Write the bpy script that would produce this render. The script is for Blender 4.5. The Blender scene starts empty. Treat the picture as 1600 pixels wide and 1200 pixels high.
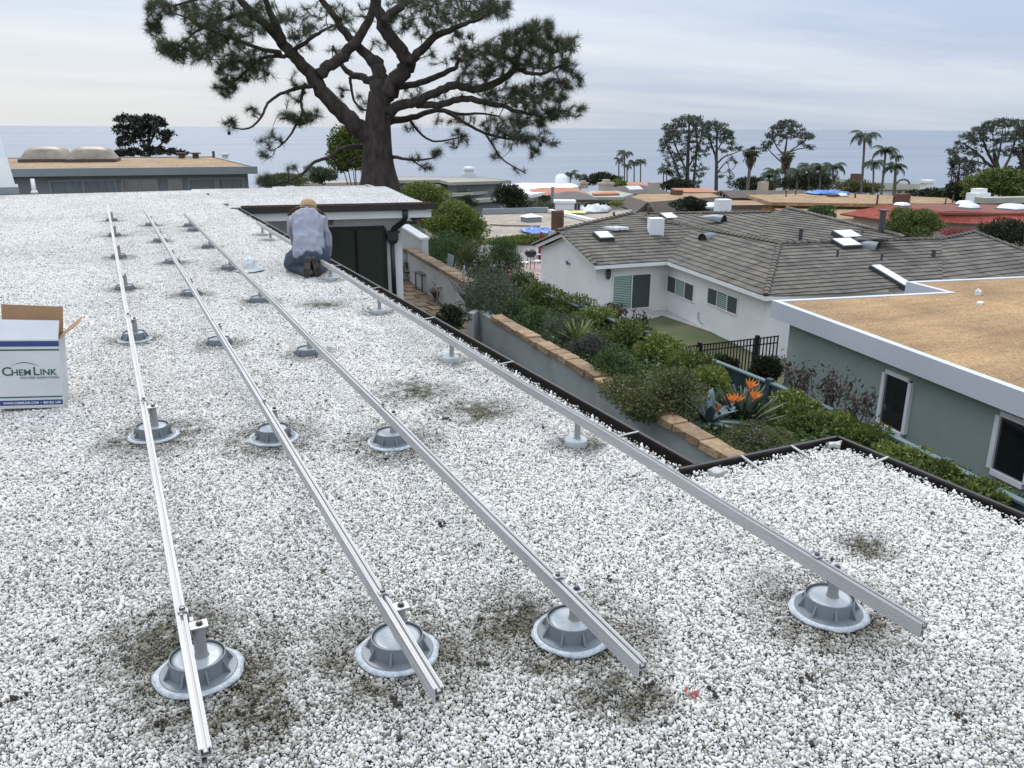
import bpy, bmesh, math, random
import numpy as np
from mathutils import Vector, Matrix
random.seed(7); rng = np.random.default_rng(7)
SC = bpy.context.scene; COL = SC.collection
R = math.radians

# ------------------------------------------------------------------ camera, sky, sun, exposure
F = 1300.0; PITCH = R(17.2); TH = R(25.9); ROLL = R(0.3); HC = 1.6
fw = Vector((math.sin(TH)*math.cos(PITCH), math.cos(TH)*math.cos(PITCH), -math.sin(PITCH)))
rt = Vector((math.cos(TH), -math.sin(TH), 0)); up = rt.cross(fw)
cx_ = rt*math.cos(ROLL)+up*math.sin(ROLL); cy_ = up*math.cos(ROLL)-rt*math.sin(ROLL)
cam = bpy.data.cameras.new('camera'); cam.sensor_width = 36; cam.lens = 36*F/1600
cam.clip_start = 0.05; cam.clip_end = 60000
camo = bpy.data.objects.new('camera', cam); COL.objects.link(camo); SC.camera = camo
camo.matrix_world = Matrix(((cx_.x, cy_.x, -fw.x, 0), (cx_.y, cy_.y, -fw.y, 0), (cx_.z, cy_.z, -fw.z, HC), (0, 0, 0, 1)))

SUN_EL, SUN_AZ = R(46), R(4)           # azimuth measured from +Y towards +X
W = bpy.data.worlds.new('World'); SC.world = W; W.use_nodes = True
nt = W.node_tree; N = nt.nodes; L = nt.links; N.clear()
def nd(t, **k):
    n = N.new(t)
    for a, b in k.items(): setattr(n, a, b)
    return n
def mth(op, a, b=None, c=None, clamp=False):
    n = nd('ShaderNodeMath', operation=op); n.use_clamp = clamp
    for i, x in enumerate((a, b, c)):
        if x is None: continue
        if isinstance(x, (int, float)): n.inputs[i].default_value = x
        else: L.new(x, n.inputs[i])
    return n.outputs[0]
def mixc(f, a, b):
    n = nd('ShaderNodeMix', data_type='RGBA')
    for i, x in ((0, f), (6, a), (7, b)):
        if isinstance(x, (int, float)): n.inputs[i].default_value = x
        elif isinstance(x, tuple): n.inputs[i].default_value = (*x, 1)
        else: L.new(x, n.inputs[i])
    return n.outputs[2]
out = nd('ShaderNodeOutputWorld'); bg = nd('ShaderNodeBackground'); bg.inputs[1].default_value = 0.1
sky = nd('ShaderNodeTexSky', sky_type='NISHITA'); sky.sun_disc = False
sky.sun_elevation = SUN_EL; sky.sun_rotation = SUN_AZ
tc = nd('ShaderNodeTexCoord'); sx = nd('ShaderNodeSeparateXYZ'); L.new(tc.outputs['Generated'], sx.inputs[0])
X, Y, Z = sx.outputs
zz = mth('ADD', mth('MAXIMUM', Z, 0.0), 0.07)
cv = nd('ShaderNodeCombineXYZ'); L.new(mth('DIVIDE', X, zz), cv.inputs[0]); L.new(mth('DIVIDE', Y, zz), cv.inputs[1])
nz = nd('ShaderNodeTexNoise'); nz.inputs['Scale'].default_value = 0.33; nz.inputs['Detail'].default_value = 6; nz.inputs['Roughness'].default_value = 0.55
mp = nd('ShaderNodeMapping'); mp.inputs['Rotation'].default_value = (0, 0, R(-20)); mp.inputs['Scale'].default_value = (0.6, 1.5, 1); mp.inputs['Location'].default_value = (3.1, 7.3, 0)
L.new(cv.outputs[0], mp.inputs[0]); L.new(mp.outputs[0], nz.inputs['Vector'])
cl = mth('MULTIPLY_ADD', nz.outputs[0], 3.4, -1.2, clamp=True)
cloud = mixc(cl, (4.25, 5.0, 6.45), (6.55, 7.0, 7.6))
# brighter, creamier band low over the sea on the sun's side
hz = mth('SUBTRACT', 1.0, mth('DIVIDE', mth('MAXIMUM', Z, 0.0), 0.13), clamp=True)
dotn = nd('ShaderNodeVectorMath', operation='DOT_PRODUCT'); L.new(tc.outputs['Generated'], dotn.inputs[0]); dotn.inputs[1].default_value = (math.sin(R(-14)), math.cos(R(-14)), 0)
side = mth('MULTIPLY_ADD', dotn.outputs['Value'], 2.2, -1.2, clamp=True)
glow = mth('MULTIPLY', mth('POWER', hz, 0.8), side)
cloud = mixc(mth('MULTIPLY', glow, 0.9), cloud, (7.9, 7.9, 7.75))
low = mth('MULTIPLY', mth('POWER', hz, 2.0), mth('SUBTRACT', 1.0, side))
cloud = mixc(mth('MULTIPLY', low, 0.6), cloud, (5.2, 5.85, 6.95))
fin = mixc(0.96, sky.outputs[0], cloud)
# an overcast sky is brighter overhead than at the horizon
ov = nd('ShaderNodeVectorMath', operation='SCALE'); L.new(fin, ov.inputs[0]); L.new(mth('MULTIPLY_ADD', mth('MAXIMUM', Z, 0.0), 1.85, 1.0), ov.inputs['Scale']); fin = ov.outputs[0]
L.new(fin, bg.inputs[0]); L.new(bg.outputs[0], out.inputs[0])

sun = bpy.data.lights.new('sun', 'SUN'); sun.energy = 1.5; sun.angle = R(14); sun.color = (1, 0.96, 0.9)
suno = bpy.data.objects.new('sun', sun); COL.objects.link(suno)
sv = Vector((math.sin(SUN_AZ)*math.cos(SUN_EL), math.cos(SUN_AZ)*math.cos(SUN_EL), math.sin(SUN_EL)))
suno.rotation_euler = sv.to_track_quat('Z', 'Y').to_euler(); suno.location = sv*50+Vector((0, 0, 20))
vs = SC.view_settings; vs.view_transform = 'Standard'; vs.look = 'None'; vs.gamma = 1; vs.use_curve_mapping = False; vs.exposure = 0.07

# ------------------------------------------------------------------ pixel -> place helpers (1600 x 1200 picture)
CAMP = Vector((0, 0, HC))
def ray(px, py):
    return fw+cx_*((px-800)/F)+cy_*((600-py)/F)
def at(px, py, z):
    d = ray(px, py); return CAMP+d*((z-HC)/d.z)
def atf(px, py, f):                      # f = horizontal distance ahead of the camera
    d = ray(px, py); h = d.x*math.sin(TH)+d.y*math.cos(TH); return CAMP+d*(f/h)
def hit(px, py, p0, n):
    d = ray(px, py); return CAMP+d*((p0-CAMP).dot(n)/d.dot(n))
def fwd(p): return p[0]*math.sin(TH)+p[1]*math.cos(TH)
def depth(p): return (Vector(p)-CAMP).dot(fw)
def terr(x, y):
    f = x*math.sin(TH)+y*math.cos(TH)
    xs = [-50, 14, 24, 60, 100, 150, 250, 330, 400, 900]; zs = [-5.0, -5.0, -7.2, -7.6, -8.3, -11.5, -21, -31, -44, -60]
    return float(np.interp(f, xs, zs))

# ------------------------------------------------------------------ materials
def mat(name, col, rough=0.8, var=0.0, vscale=6.0, col2=None, bump=0.0, bscale=40.0, metal=0.0, spec=0.5, stretch=None, detail=4, objvar=0):
    m = bpy.data.materials.new(name); m.use_nodes = True
    t = m.node_tree; b = t.nodes['Principled BSDF']
    b.inputs['Roughness'].default_value = rough; b.inputs['Metallic'].default_value = metal; b.inputs['Specular IOR Level'].default_value = spec
    b.inputs['Base Color'].default_value = (*col, 1)
    g = t.nodes.new('ShaderNodeNewGeometry'); vec = g.outputs['Position']
    if stretch:
        mp = t.nodes.new('ShaderNodeMapping'); mp.inputs['Scale'].default_value = stretch; t.links.new(vec, mp.inputs[0]); vec = mp.outputs[0]
    if var > 0 or col2:
        n = t.nodes.new('ShaderNodeTexNoise'); n.inputs['Scale'].default_value = vscale; n.inputs['Detail'].default_value = detail; n.inputs['Roughness'].default_value = 0.62
        t.links.new(vec, n.inputs['Vector'])
        rp = t.nodes.new('ShaderNodeValToRGB'); rp.color_ramp.elements[0].position = 0.32; rp.color_ramp.elements[1].position = 0.68
        a = col2 if col2 else tuple(c*(1-var) for c in col); c2 = col if col2 else tuple(min(1, c*(1+var*.6)) for c in col)
        rp.color_ramp.elements[0].color = (*a, 1); rp.color_ramp.elements[1].color = (*c2, 1)
        t.links.new(n.outputs[0], rp.inputs[0]); t.links.new(rp.outputs[0], b.inputs['Base Color'])
        if objvar:
            oi = t.nodes.new('ShaderNodeObjectInfo'); hs = t.nodes.new('ShaderNodeHueSaturation'); mr = t.nodes.new('ShaderNodeMapRange'); mr.inputs[3].default_value = 1-objvar; mr.inputs[4].default_value = 1+objvar*.6
            t.links.new(oi.outputs['Random'], mr.inputs[0]); t.links.new(mr.outputs[0], hs.inputs['Value']); t.links.new(rp.outputs[0], hs.inputs['Color']); t.links.new(hs.outputs[0], b.inputs['Base Color'])
    if bump > 0:
        n2 = t.nodes.new('ShaderNodeTexNoise'); n2.inputs['Scale'].default_value = bscale; n2.inputs['Detail'].default_value = 5
        t.links.new(vec, n2.inputs['Vector'])
        bp = t.nodes.new('ShaderNodeBump'); bp.inputs['Strength'].default_value = bump; bp.inputs['Distance'].default_value = 0.02
        t.links.new(n2.outputs[0], bp.inputs['Height']); t.links.new(bp.outputs[0], b.inputs['Normal'])
    return m
def leafmat(name, dark, light, rough=0.55, trans=0.25):
    m = bpy.data.materials.new(name); m.use_nodes = True; t = m.node_tree; b = t.nodes['Principled BSDF']
    g = t.nodes.new('ShaderNodeNewGeometry'); rp = t.nodes.new('ShaderNodeValToRGB')
    rp.color_ramp.elements[0].color = (*dark, 1); rp.color_ramp.elements[1].color = (*light, 1)
    t.links.new(g.outputs['Random Per Island'], rp.inputs[0]); t.links.new(rp.outputs[0], b.inputs['Base Color'])
    b.inputs['Roughness'].default_value = rough; b.inputs['Specular IOR Level'].default_value = 0.3
    tr = t.nodes.new('ShaderNodeBsdfTranslucent'); t.links.new(rp.outputs[0], tr.inputs[0])
    mx = t.nodes.new('ShaderNodeMixShader'); mx.inputs[0].default_value = trans
    o = t.nodes['Material Output']; t.links.new(b.outputs[0], mx.inputs[1]); t.links.new(tr.outputs[0], mx.inputs[2]); t.links.new(mx.outputs[0], o.inputs[0])
    return m
def glassmat(name, col, rough=0.05):
    m = mat(name, col, rough, spec=0.9); m.node_tree.nodes['Principled BSDF'].inputs['IOR'].default_value = 1.85; return m
M = {}
M['roofing'] = mat('dark_roofing', (0.11, 0.105, 0.095), 0.9, 0.4, 30)
M['alu'] = mat('mill_aluminium', (0.47, 0.47, 0.465), 0.6, 0.12, 3, metal=0.5, bump=0.02, bscale=200, stretch=(20, 0.6, 20))
M['alu_dull'] = mat('dull_aluminium', (0.45, 0.45, 0.44), 0.5, 0.15, 40, metal=0.9)
M['steel'] = mat('dark_steel_bolt', (0.12, 0.12, 0.125), 0.4, metal=0.8)
M['curb'] = mat('grey_plastic_curb', (0.165, 0.185, 0.20), 0.42, 0.14, 14, bump=0.05, bscale=150)
M['post_grey'] = mat('grey_post', (0.27, 0.275, 0.27), 0.5, 0.12, 20)
M['pourable'] = mat('pale_grey_sealer', (0.44, 0.465, 0.475), 0.25, 0.1, 18, bump=0.06, bscale=30)
M['sealant'] = mat('white_sealant', (0.50, 0.535, 0.555), 0.45, 0.25, 40, bump=0.5, bscale=90)
M['gutter'] = mat('dark_brown_gutter', (0.030, 0.024, 0.021), 0.42, 0.3, 9)
M['gutter_red'] = mat('red_brown_edge', (0.13, 0.048, 0.034), 0.5, 0.3, 6)
M['white_paint'] = mat('white_paint', (0.80, 0.80, 0.78), 0.6, 0.06, 1.5, bump=0.04)
M['strap'] = mat('pale_metal_strap', (0.43, 0.42, 0.39), 0.45, 0.15, 20)
M['stucco_white'] = mat('white_stucco', (0.80, 0.79, 0.775), 0.9, 0.07, 0.9, bump=0.3, bscale=45)
M['stucco_grey'] = mat('pale_grey_stucco', (0.50, 0.50, 0.49), 0.9, 0.12, 1.2, bump=0.25, bscale=40)
M['stucco_green'] = mat('sage_green_stucco', (0.30, 0.355, 0.31), 0.9, 0.09, 0.8, bump=0.3, bscale=50)
M['fascia_grey'] = mat('pale_grey_fascia', (0.56, 0.575, 0.60), 0.55, 0.05, 0.7)
M['fascia_mid'] = mat('mid_grey_fascia', (0.24, 0.27, 0.28), 0.6, 0.1, 0.8)
M['olive_roof'] = mat('olive_grey_roof', (0.33, 0.31, 0.25), 0.95, col2=(0.26, 0.25, 0.21), vscale=0.4, detail=8)
M['greygreen_roof'] = mat('grey_green_roof', (0.36, 0.37, 0.31), 0.95, 0.15, 0.5)
M['white_roof'] = mat('white_membrane_roof', (0.76, 0.77, 0.78), 0.8, 0.08, 0.5)
M['brown_trim'] = mat('brown_trim', (0.085, 0.060, 0.047), 0.7, 0.25, 2)
M['brown_shingle'] = mat('brown_shingle', (0.105, 0.082, 0.068), 0.9, 0.3, 3, bump=0.3, bscale=6)
M['grey_shingle'] = mat('grey_shingle', (0.125, 0.112, 0.105), 0.9, 0.25, 2.5, bump=0.3, bscale=6)
M['grey_wall'] = mat('grey_wall', (0.20, 0.215, 0.22), 0.85, 0.12, 0.9)
M['beige_wall'] = mat('beige_wall', (0.42, 0.36, 0.30), 0.9, 0.1, 0.8)
M['orange_wall'] = mat('ochre_wall', (0.42, 0.24, 0.11), 0.9, 0.1, 0.8)
M['terracotta_wall'] = mat('terracotta_wall', (0.25, 0.10, 0.055), 0.9, 0.15, 0.8)
M['dome'] = mat('white_skylight_dome', (0.72, 0.74, 0.76), 0.2, spec=0.6)
M['dome_dirty'] = mat('dirty_skylight_dome', (0.25, 0.20, 0.15), 0.45, 0.3, 2, spec=0.4)
M['black_frame'] = mat('black_frame', (0.012, 0.012, 0.013), 0.4)
M['glass_dark'] = glassmat('dark_window_glass', (0.012, 0.014, 0.015))
M['glass_green'] = glassmat('greenish_window_glass', (0.085, 0.135, 0.115), 0.08)
M['glass_screen'] = mat('insect_screen', (0.055, 0.070, 0.068), 0.6)
M['blind'] = mat('pale_blind', (0.35, 0.46, 0.42), 0.6)
M['curtain'] = mat('grey_curtain', (0.17, 0.19, 0.20), 0.8, 0.35, 5, stretch=(6, 6, 0.2))
M['copper_dark'] = mat('dark_downspout', (0.028, 0.031, 0.028), 0.5, 0.2, 10)
M['stone'] = mat('sandstone_cap', (0.38, 0.265, 0.155), 0.9, col2=(0.20, 0.125, 0.07), vscale=11, bump=0.8, bscale=30, objvar=.35, detail=8)
M['stone_far'] = mat('weathered_stone_cap', (0.29, 0.21, 0.14), 0.9, col2=(0.17, 0.12, 0.08), vscale=7, bump=0.5, bscale=25, objvar=.3)
M['flag'] = mat('flagstone', (0.27, 0.20, 0.125), 0.9, col2=(0.18, 0.135, 0.085), vscale=3, bump=0.4, bscale=25, objvar=.3)
M['mortar'] = mat('mortar', (0.20, 0.17, 0.13), 0.95, 0.2, 10)
M['fence'] = mat('blue_green_fence', (0.042, 0.070, 0.072), 0.75, 0.25, 6, bump=0.2, bscale=30, stretch=(1, 1, 0.15), objvar=.25)
M['fence_top'] = mat('weathered_fence_cap', (0.115, 0.16, 0.165), 0.75, 0.2, 8)
M['soil'] = mat('garden_soil', (0.045, 0.034, 0.024), 0.95, 0.35, 8, bump=0.6, bscale=20)
M['lawn'] = mat('patchy_lawn', (0.045, 0.074, 0.020), 0.95, col2=(0.115, 0.095, 0.048), vscale=.55, bump=0.7, bscale=30, detail=10)
M['dark_grass'] = mat('dark_grass', (0.028, 0.042, 0.016), 0.95, 0.5, 14, bump=0.8, bscale=60)
M['terrain'] = mat('hillside', (0.085, 0.085, 0.045), 0.95, col2=(0.15, 0.125, 0.085), vscale=0.12, detail=10, bump=0.5, bscale=2)
M['concrete'] = mat('concrete_walk', (0.46, 0.44, 0.41), 0.9, 0.12, 2)
M['pink_paving'] = mat('pink_paving', (0.42, 0.30, 0.26), 0.9, 0.15, 3)
M['yard_wall'] = mat('grey_retaining_wall', (0.33, 0.345, 0.335), 0.85, 0.16, 1.6, bump=0.12, bscale=8)
M['iron'] = mat('black_iron', (0.012, 0.011, 0.010), 0.5)
M['tarp'] = mat('blue_tarp', (0.045, 0.17, 0.52), 0.4, 0.3, 2.5, bump=0.7, bscale=3)
M['plastic_sheet'] = mat('clear_plastic_sheet', (0.55, 0.57, 0.57), 0.3, 0.3, 1.5, bump=0.6, bscale=4)
M['yellow_sheet'] = mat('yellow_sheet', (0.62, 0.58, 0.22), 0.6, 0.2, 2)
M['brick'] = mat('old_brick', (0.17, 0.085, 0.05), 0.95, col2=(0.085, 0.05, 0.035), vscale=7, bump=0.5, bscale=14)
M['white_brick'] = mat('painted_brick', (0.78, 0.78, 0.79), 0.8, 0.05, 3, bump=0.2, bscale=12)
M['cardboard'] = mat('brown_cardboard', (0.36, 0.215, 0.115), 0.9, 0.1, 12)
M['carton'] = mat('white_carton', (0.56, 0.565, 0.57), 0.6, 0.07, 5)
M['print_blue'] = mat('blue_print', (0.022, 0.045, 0.165), 0.5)
M['print_green'] = mat('green_print', (0.012, 0.085, 0.052), 0.5)
M['print_grey'] = mat('dark_grey_print', (0.06, 0.06, 0.065), 0.5)
M['print_white'] = mat('white_print', (0.7, 0.7, 0.7), 0.5)
M['tape'] = mat('clear_tape', (0.56, 0.565, 0.57), 0.15)
M['shirt'] = mat('grey_cotton', (0.285, 0.295, 0.345), 0.95, 0.08, 7, bump=0.15, bscale=60)
M['print_red'] = mat('faded_red_print', (0.45, 0.25, 0.28), 0.95)
M['print_faded'] = mat('faded_dark_print', (0.20, 0.22, 0.27), 0.95)
M['jeans'] = mat('blue_denim', (0.052, 0.072, 0.108), 0.95, 0.3, 9, bump=0.2, bscale=90)
M['skin'] = mat('skin', (0.33, 0.19, 0.12), 0.6, 0.1, 20)
M['hair'] = mat('dark_hair', (0.015, 0.012, 0.01), 0.6)
M['straw'] = mat('straw', (0.46, 0.31, 0.15), 0.85, 0.25, 60, bump=0.4, bscale=160)
M['straw_under'] = mat('straw_brim', (0.20, 0.13, 0.065), 0.85, 0.3, 60, bump=0.4, bscale=160)
M['boot'] = mat('dark_boot', (0.022, 0.021, 0.022), 0.6, 0.3, 20)
M['sole'] = mat('boot_sole', (0.10, 0.085, 0.072), 0.8, 0.3, 25, bump=0.4, bscale=80)
M['bark'] = mat('pine_bark', (0.075, 0.058, 0.048), 0.95, col2=(0.022, 0.017, 0.015), vscale=7, bump=1.0, bscale=9, stretch=(1, 1, 0.35), detail=8)
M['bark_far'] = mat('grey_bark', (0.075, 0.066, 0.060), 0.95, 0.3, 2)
M['palm_trunk'] = mat('palm_trunk', (0.15, 0.13, 0.115), 0.95, 0.25, 3, stretch=(0.3, 0.3, 4))
M['dead_frond'] = leafmat('dead_frond', (0.10, 0.072, 0.045), (0.20, 0.145, 0.09))
M['needle'] = leafmat('pine_needle', (0.026, 0.038, 0.018), (0.112, 0.124, 0.060), trans=0.22)
M['needle_far'] = leafmat('far_pine_needle', (0.038, 0.054, 0.040), (0.115, 0.138, 0.090), trans=0.25)  # distance haze mixed into the colour: paler and greyer than the near needles
M['needle_black'] = leafmat('dark_pine_needle', (0.008, 0.013, 0.010), (0.026, 0.036, 0.022), trans=0.1)
M['frond'] = leafmat('palm_frond', (0.028, 0.050, 0.026), (0.075, 0.11, 0.05))
for k, d, l in (('hedge', (0.026, 0.045, 0.010), (0.135, 0.165, 0.040)), ('bright', (0.050, 0.080, 0.014), (0.19, 0.22, 0.055)),
                ('green', (0.024, 0.046, 0.014), (0.085, 0.125, 0.040)), ('grey', (0.030, 0.042, 0.026), (0.105, 0.125, 0.075)),
                ('olive', (0.036, 0.044, 0.016), (0.135, 0.140, 0.055)), ('purple', (0.028, 0.032, 0.026), (0.090, 0.090, 0.072)),
                ('dark', (0.010, 0.016, 0.008), (0.045, 0.056, 0.026)), ('blue', (0.026, 0.042, 0.030), (0.085, 0.115, 0.075)),
                ('bronze', (0.030, 0.024, 0.018), (0.11, 0.080, 0.062)), ('red', (0.16, 0.035, 0.030), (0.42, 0.10, 0.09)),
                ('yellowgreen', (0.09, 0.12, 0.02), (0.25, 0.28, 0.08))):
    q_ = 1.0 if k in ('red', 'bronze', 'dark') else 1.32
    M[k] = leafmat(k+'_leaf', tuple(v*q_ for v in d), tuple(v*q_ for v in l))
M['agave'] = mat('agave_leaf', (0.075, 0.115, 0.125), 0.5, 0.25, 5)
M['strap_leaf'] = mat('bird_of_paradise_leaf', (0.040, 0.066, 0.036), 0.5, 0.3, 6)
M['orange_flower'] = mat('orange_petal', (0.85, 0.22, 0.015), 0.5)
M['flower_beak'] = mat('flower_beak', (0.30, 0.09, 0.07), 0.6)
M['grey_stem'] = mat('grey_stem', (0.11, 0.095, 0.08), 0.9, 0.2, 8)

def gravel_roof(name, c, speck):
    m = bpy.data.materials.new(name); m.use_nodes = True; t = m.node_tree; b = t.nodes['Principled BSDF']; b.inputs['Roughness'].default_value = .95; g = t.nodes.new('ShaderNodeNewGeometry'); fac = []
    for sc_, st, d_ in ((.55, (1, 1, 1), 9), (1.3, (.35, 2.2, 1), 6), (speck, (1, 1, 1), 3)):
        mp = t.nodes.new('ShaderNodeMapping'); mp.inputs['Scale'].default_value = st; mp.inputs['Rotation'].default_value = (0, 0, .2); t.links.new(g.outputs['Position'], mp.inputs[0])
        n = t.nodes.new('ShaderNodeTexNoise'); n.inputs['Scale'].default_value = sc_; n.inputs['Detail'].default_value = d_; n.inputs['Roughness'].default_value = .65; t.links.new(mp.outputs[0], n.inputs['Vector']); fac.append(n.outputs[0])
    cur = None
    for f_, lo, hi in ((fac[0], .70, 1.12), (fac[1], .80, 1.10), (fac[2], .55, 1.35)):
        mr = t.nodes.new('ShaderNodeMapRange'); mr.inputs[1].default_value = .33; mr.inputs[2].default_value = .66; mr.inputs[3].default_value = lo; mr.inputs[4].default_value = hi; t.links.new(f_, mr.inputs[0])
        if cur is None: cur = mr.outputs[0]
        else:
            mm = t.nodes.new('ShaderNodeMath'); mm.operation = 'MULTIPLY'; t.links.new(cur, mm.inputs[0]); t.links.new(mr.outputs[0], mm.inputs[1]); cur = mm.outputs[0]
    vm = t.nodes.new('ShaderNodeVectorMath'); vm.operation = 'SCALE'; vm.inputs[0].default_value = c; t.links.new(cur, vm.inputs['Scale']); t.links.new(vm.outputs[0], b.inputs['Base Color'])
    bp = t.nodes.new('ShaderNodeBump'); bp.inputs['Strength'].default_value = .8; bp.inputs['Distance'].default_value = .02; t.links.new(fac[2], bp.inputs['Height']); t.links.new(bp.outputs[0], b.inputs['Normal']); return m
M['tan_gravel'] = gravel_roof('tan_roof_gravel', (0.395, 0.248, 0.120), 30)
M['tan_gravel_far'] = gravel_roof('tan_gravel_far', (0.37, 0.24, 0.13), 7)
M['beige_roof'] = gravel_roof('beige_flat_roof', (0.39, 0.33, 0.265), 8)

# ------------------------------------------------------------------ mesh helpers
class MB:
    def __init__(s): s.v = []; s.f = []
    def add(s, vs, fs):
        o = len(s.v); s.v += [tuple(x) for x in vs]; s.f += [tuple(i+o for i in f) for f in fs]; return s
    def box(s, x0, y0, z0, x1, y1, z1, T=None):
        vs = [Vector(p) for p in ((x0, y0, z0), (x1, y0, z0), (x1, y1, z0), (x0, y1, z0), (x0, y0, z1), (x1, y0, z1), (x1, y1, z1), (x0, y1, z1))]
        if T is not None: vs = [T @ p for p in vs]
        return s.add(vs, [(0, 3, 2, 1), (4, 5, 6, 7), (0, 1, 5, 4), (1, 2, 6, 5), (2, 3, 7, 6), (3, 0, 4, 7)])
    def prism(s, poly, z0, z1):
        a = sum(poly[i][0]*poly[(i+1) % len(poly)][1]-poly[(i+1) % len(poly)][0]*poly[i][1] for i in range(len(poly)))
        if a < 0: poly = poly[::-1]
        n = len(poly)
        vs = [(p[0], p[1], z0) for p in poly]+[(p[0], p[1], z1) for p in poly]
        return s.add(vs, [tuple(range(n))[::-1], tuple(range(n, 2*n))]+[(i, (i+1) % n, (i+1) % n+n, i+n) for i in range(n)])
    def beam(s, p, q, w, h, up=Vector((0, 0, 1))):          # bar from p to q, w sideways, h along up, centred
        p, q = Vector(p), Vector(q); d = (q-p).normalized(); sd = d.cross(up)
        if sd.length < 1e-4: sd = d.cross(Vector((1, 0, 0)))
        sd.normalize(); u = sd.cross(d).normalized()
        vs = [p+sd*a*w/2+u*b*h/2 for a, b in ((-1, -1), (1, -1), (1, 1), (-1, 1))]+[q+sd*a*w/2+u*b*h/2 for a, b in ((-1, -1), (1, -1), (1, 1), (-1, 1))]
        return s.add(vs, [(0, 1, 2, 3), (7, 6, 5, 4), (0, 4, 5, 1), (1, 5, 6, 2), (2, 6, 7, 3), (3, 7, 4, 0)])
    def tube(s, pts, rad, n=7, cap=True):
        pts = [Vector(p) for p in pts]; m = len(pts)
        if isinstance(rad, (int, float)): rad = [rad]*m
        vs = []; ref = None
        for i, p in enumerate(pts):
            d = (pts[min(i+1, m-1)]-pts[max(i-1, 0)])
            d = d.normalized() if d.length > 1e-9 else Vector((0, 0, 1))
            if ref is None: ref = Vector((1, 0, 0)) if abs(d.x) < 0.8 else Vector((0, 1, 0))
            u = d.cross(ref).normalized(); w = d.cross(u).normalized(); ref = -w if False else ref-d*ref.dot(d)
            if ref.length < 1e-3: ref = Vector((0, 1, 0))
            ref.normalize()
            for k in range(n):
                a = 2*math.pi*k/n; vs.append(p+(u*math.cos(a)+w*math.sin(a))*rad[i])
        fs = [(i*n+k, (i+1)*n+k, (i+1)*n+(k+1) % n, i*n+(k+1) % n) for i in range(m-1) for k in range(n)]
        if cap: fs += [tuple(range(n)), tuple(range((m-1)*n, m*n))[::-1]]
        return s.add(vs, fs)
    def lathe(s, prof, n=24, c=(0, 0, 0), jit=None):
        vs = []; fs = []; m = len(prof)
        for i, (r, z) in enumerate(prof):
            for k in range(n):
                a = 2*math.pi*k/n; rr = r*(1+(jit(i, k) if jit else 0)); vs.append((c[0]+rr*math.cos(a), c[1]+rr*math.sin(a), c[2]+z))
        for i in range(m-1):
            for k in range(n): fs.append((i*n+k, i*n+(k+1) % n, (i+1)*n+(k+1) % n, (i+1)*n+k))
        if prof[0][0] > 1e-6: fs.append(tuple(range(n))[::-1])
        if prof[-1][0] > 1e-6: fs.append(tuple(range((m-1)*n, m*n)))
        return s.add(vs, fs)
    def mesh(s, name, m, smooth=False):
        me = bpy.data.meshes.new(name); me.from_pydata(s.v, [], s.f); me.update()
        if m: me.materials.append(m)
        if smooth: me.shade_smooth() if hasattr(me, 'shade_smooth') else None
        return me
    def build(s, name, m, parent=None, smooth=False, bevel=0, label=None):
        return link(name, s.mesh(name, m, smooth), parent, bevel, label)
def link(name, me, parent=None, bevel=0, label=None):
    o = bpy.data.objects.new(name, me); COL.objects.link(o)
    if parent is not None:
        o.parent = parent; o.matrix_parent_inverse = Matrix.Translation(-parent.location) if parent.type == 'EMPTY' and parent.rotation_euler.z == 0 else parent.matrix_basis.inverted()
    if bevel:
        b = o.modifiers.new('bevel', 'BEVEL'); b.width = bevel; b.segments = 2; b.limit_method = 'ANGLE'
    if label: o['label'] = label
    return o
def npmesh(name, V, Fc, m, smooth=False):
    V = np.asarray(V, np.float32); Fc = np.asarray(Fc, np.int32); k = Fc.shape[1]
    me = bpy.data.meshes.new(name); me.vertices.add(len(V)); me.vertices.foreach_set('co', V.ravel())
    me.loops.add(Fc.size); me.loops.foreach_set('vertex_index', Fc.ravel())
    me.polygons.add(len(Fc)); me.polygons.foreach_set('loop_start', np.arange(0, Fc.size, k, dtype=np.int32))
    me.update(calc_edges=True); me.validate()
    if m: me.materials.append(m)
    if smooth: me.shade_smooth()
    return me
def thing(name, label, cat, loc=(0, 0, 0), group=None):
    o = bpy.data.objects.new(name, None); COL.objects.link(o); o.location = loc; o.empty_display_size = 0.2
    o['label'] = label; o['category'] = cat
    if group: o['group'] = group
    return o
def tag(o, label, cat, group=None):
    o['label'] = label; o['category'] = cat
    if group: o['group'] = group
    return o
def struct(o): o['kind'] = 'structure'; return o
def stuff(o): o['kind'] = 'stuff'; return o
def inset(poly, d):
    """move every edge of a plan polygon inwards by d (number or list)"""
    n = len(poly); P = [Vector((p[0], p[1])) for p in poly]
    a = sum(P[i].x*P[(i+1) % n].y-P[(i+1) % n].x*P[i].y for i in range(n)); sg = 1 if a > 0 else -1
    Ls = []
    for i in range(n):
        e = (P[(i+1) % n]-P[i]).normalized(); nn = Vector((-e.y, e.x))*sg; dd = d[i] if isinstance(d, (list, tuple)) else d
        Ls.append((P[i]+nn*dd, e))
    res = []
    for i in range(n):
        p, e = Ls[i-1]; q, g = Ls[i]; den = e.x*g.y-e.y*g.x
        if abs(den) < 1e-6: res.append((q.x, q.y)); continue
        t = ((q-p).x*g.y-(q-p).y*g.x)/den; r = p+e*t; res.append((r.x, r.y))
    return res
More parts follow.
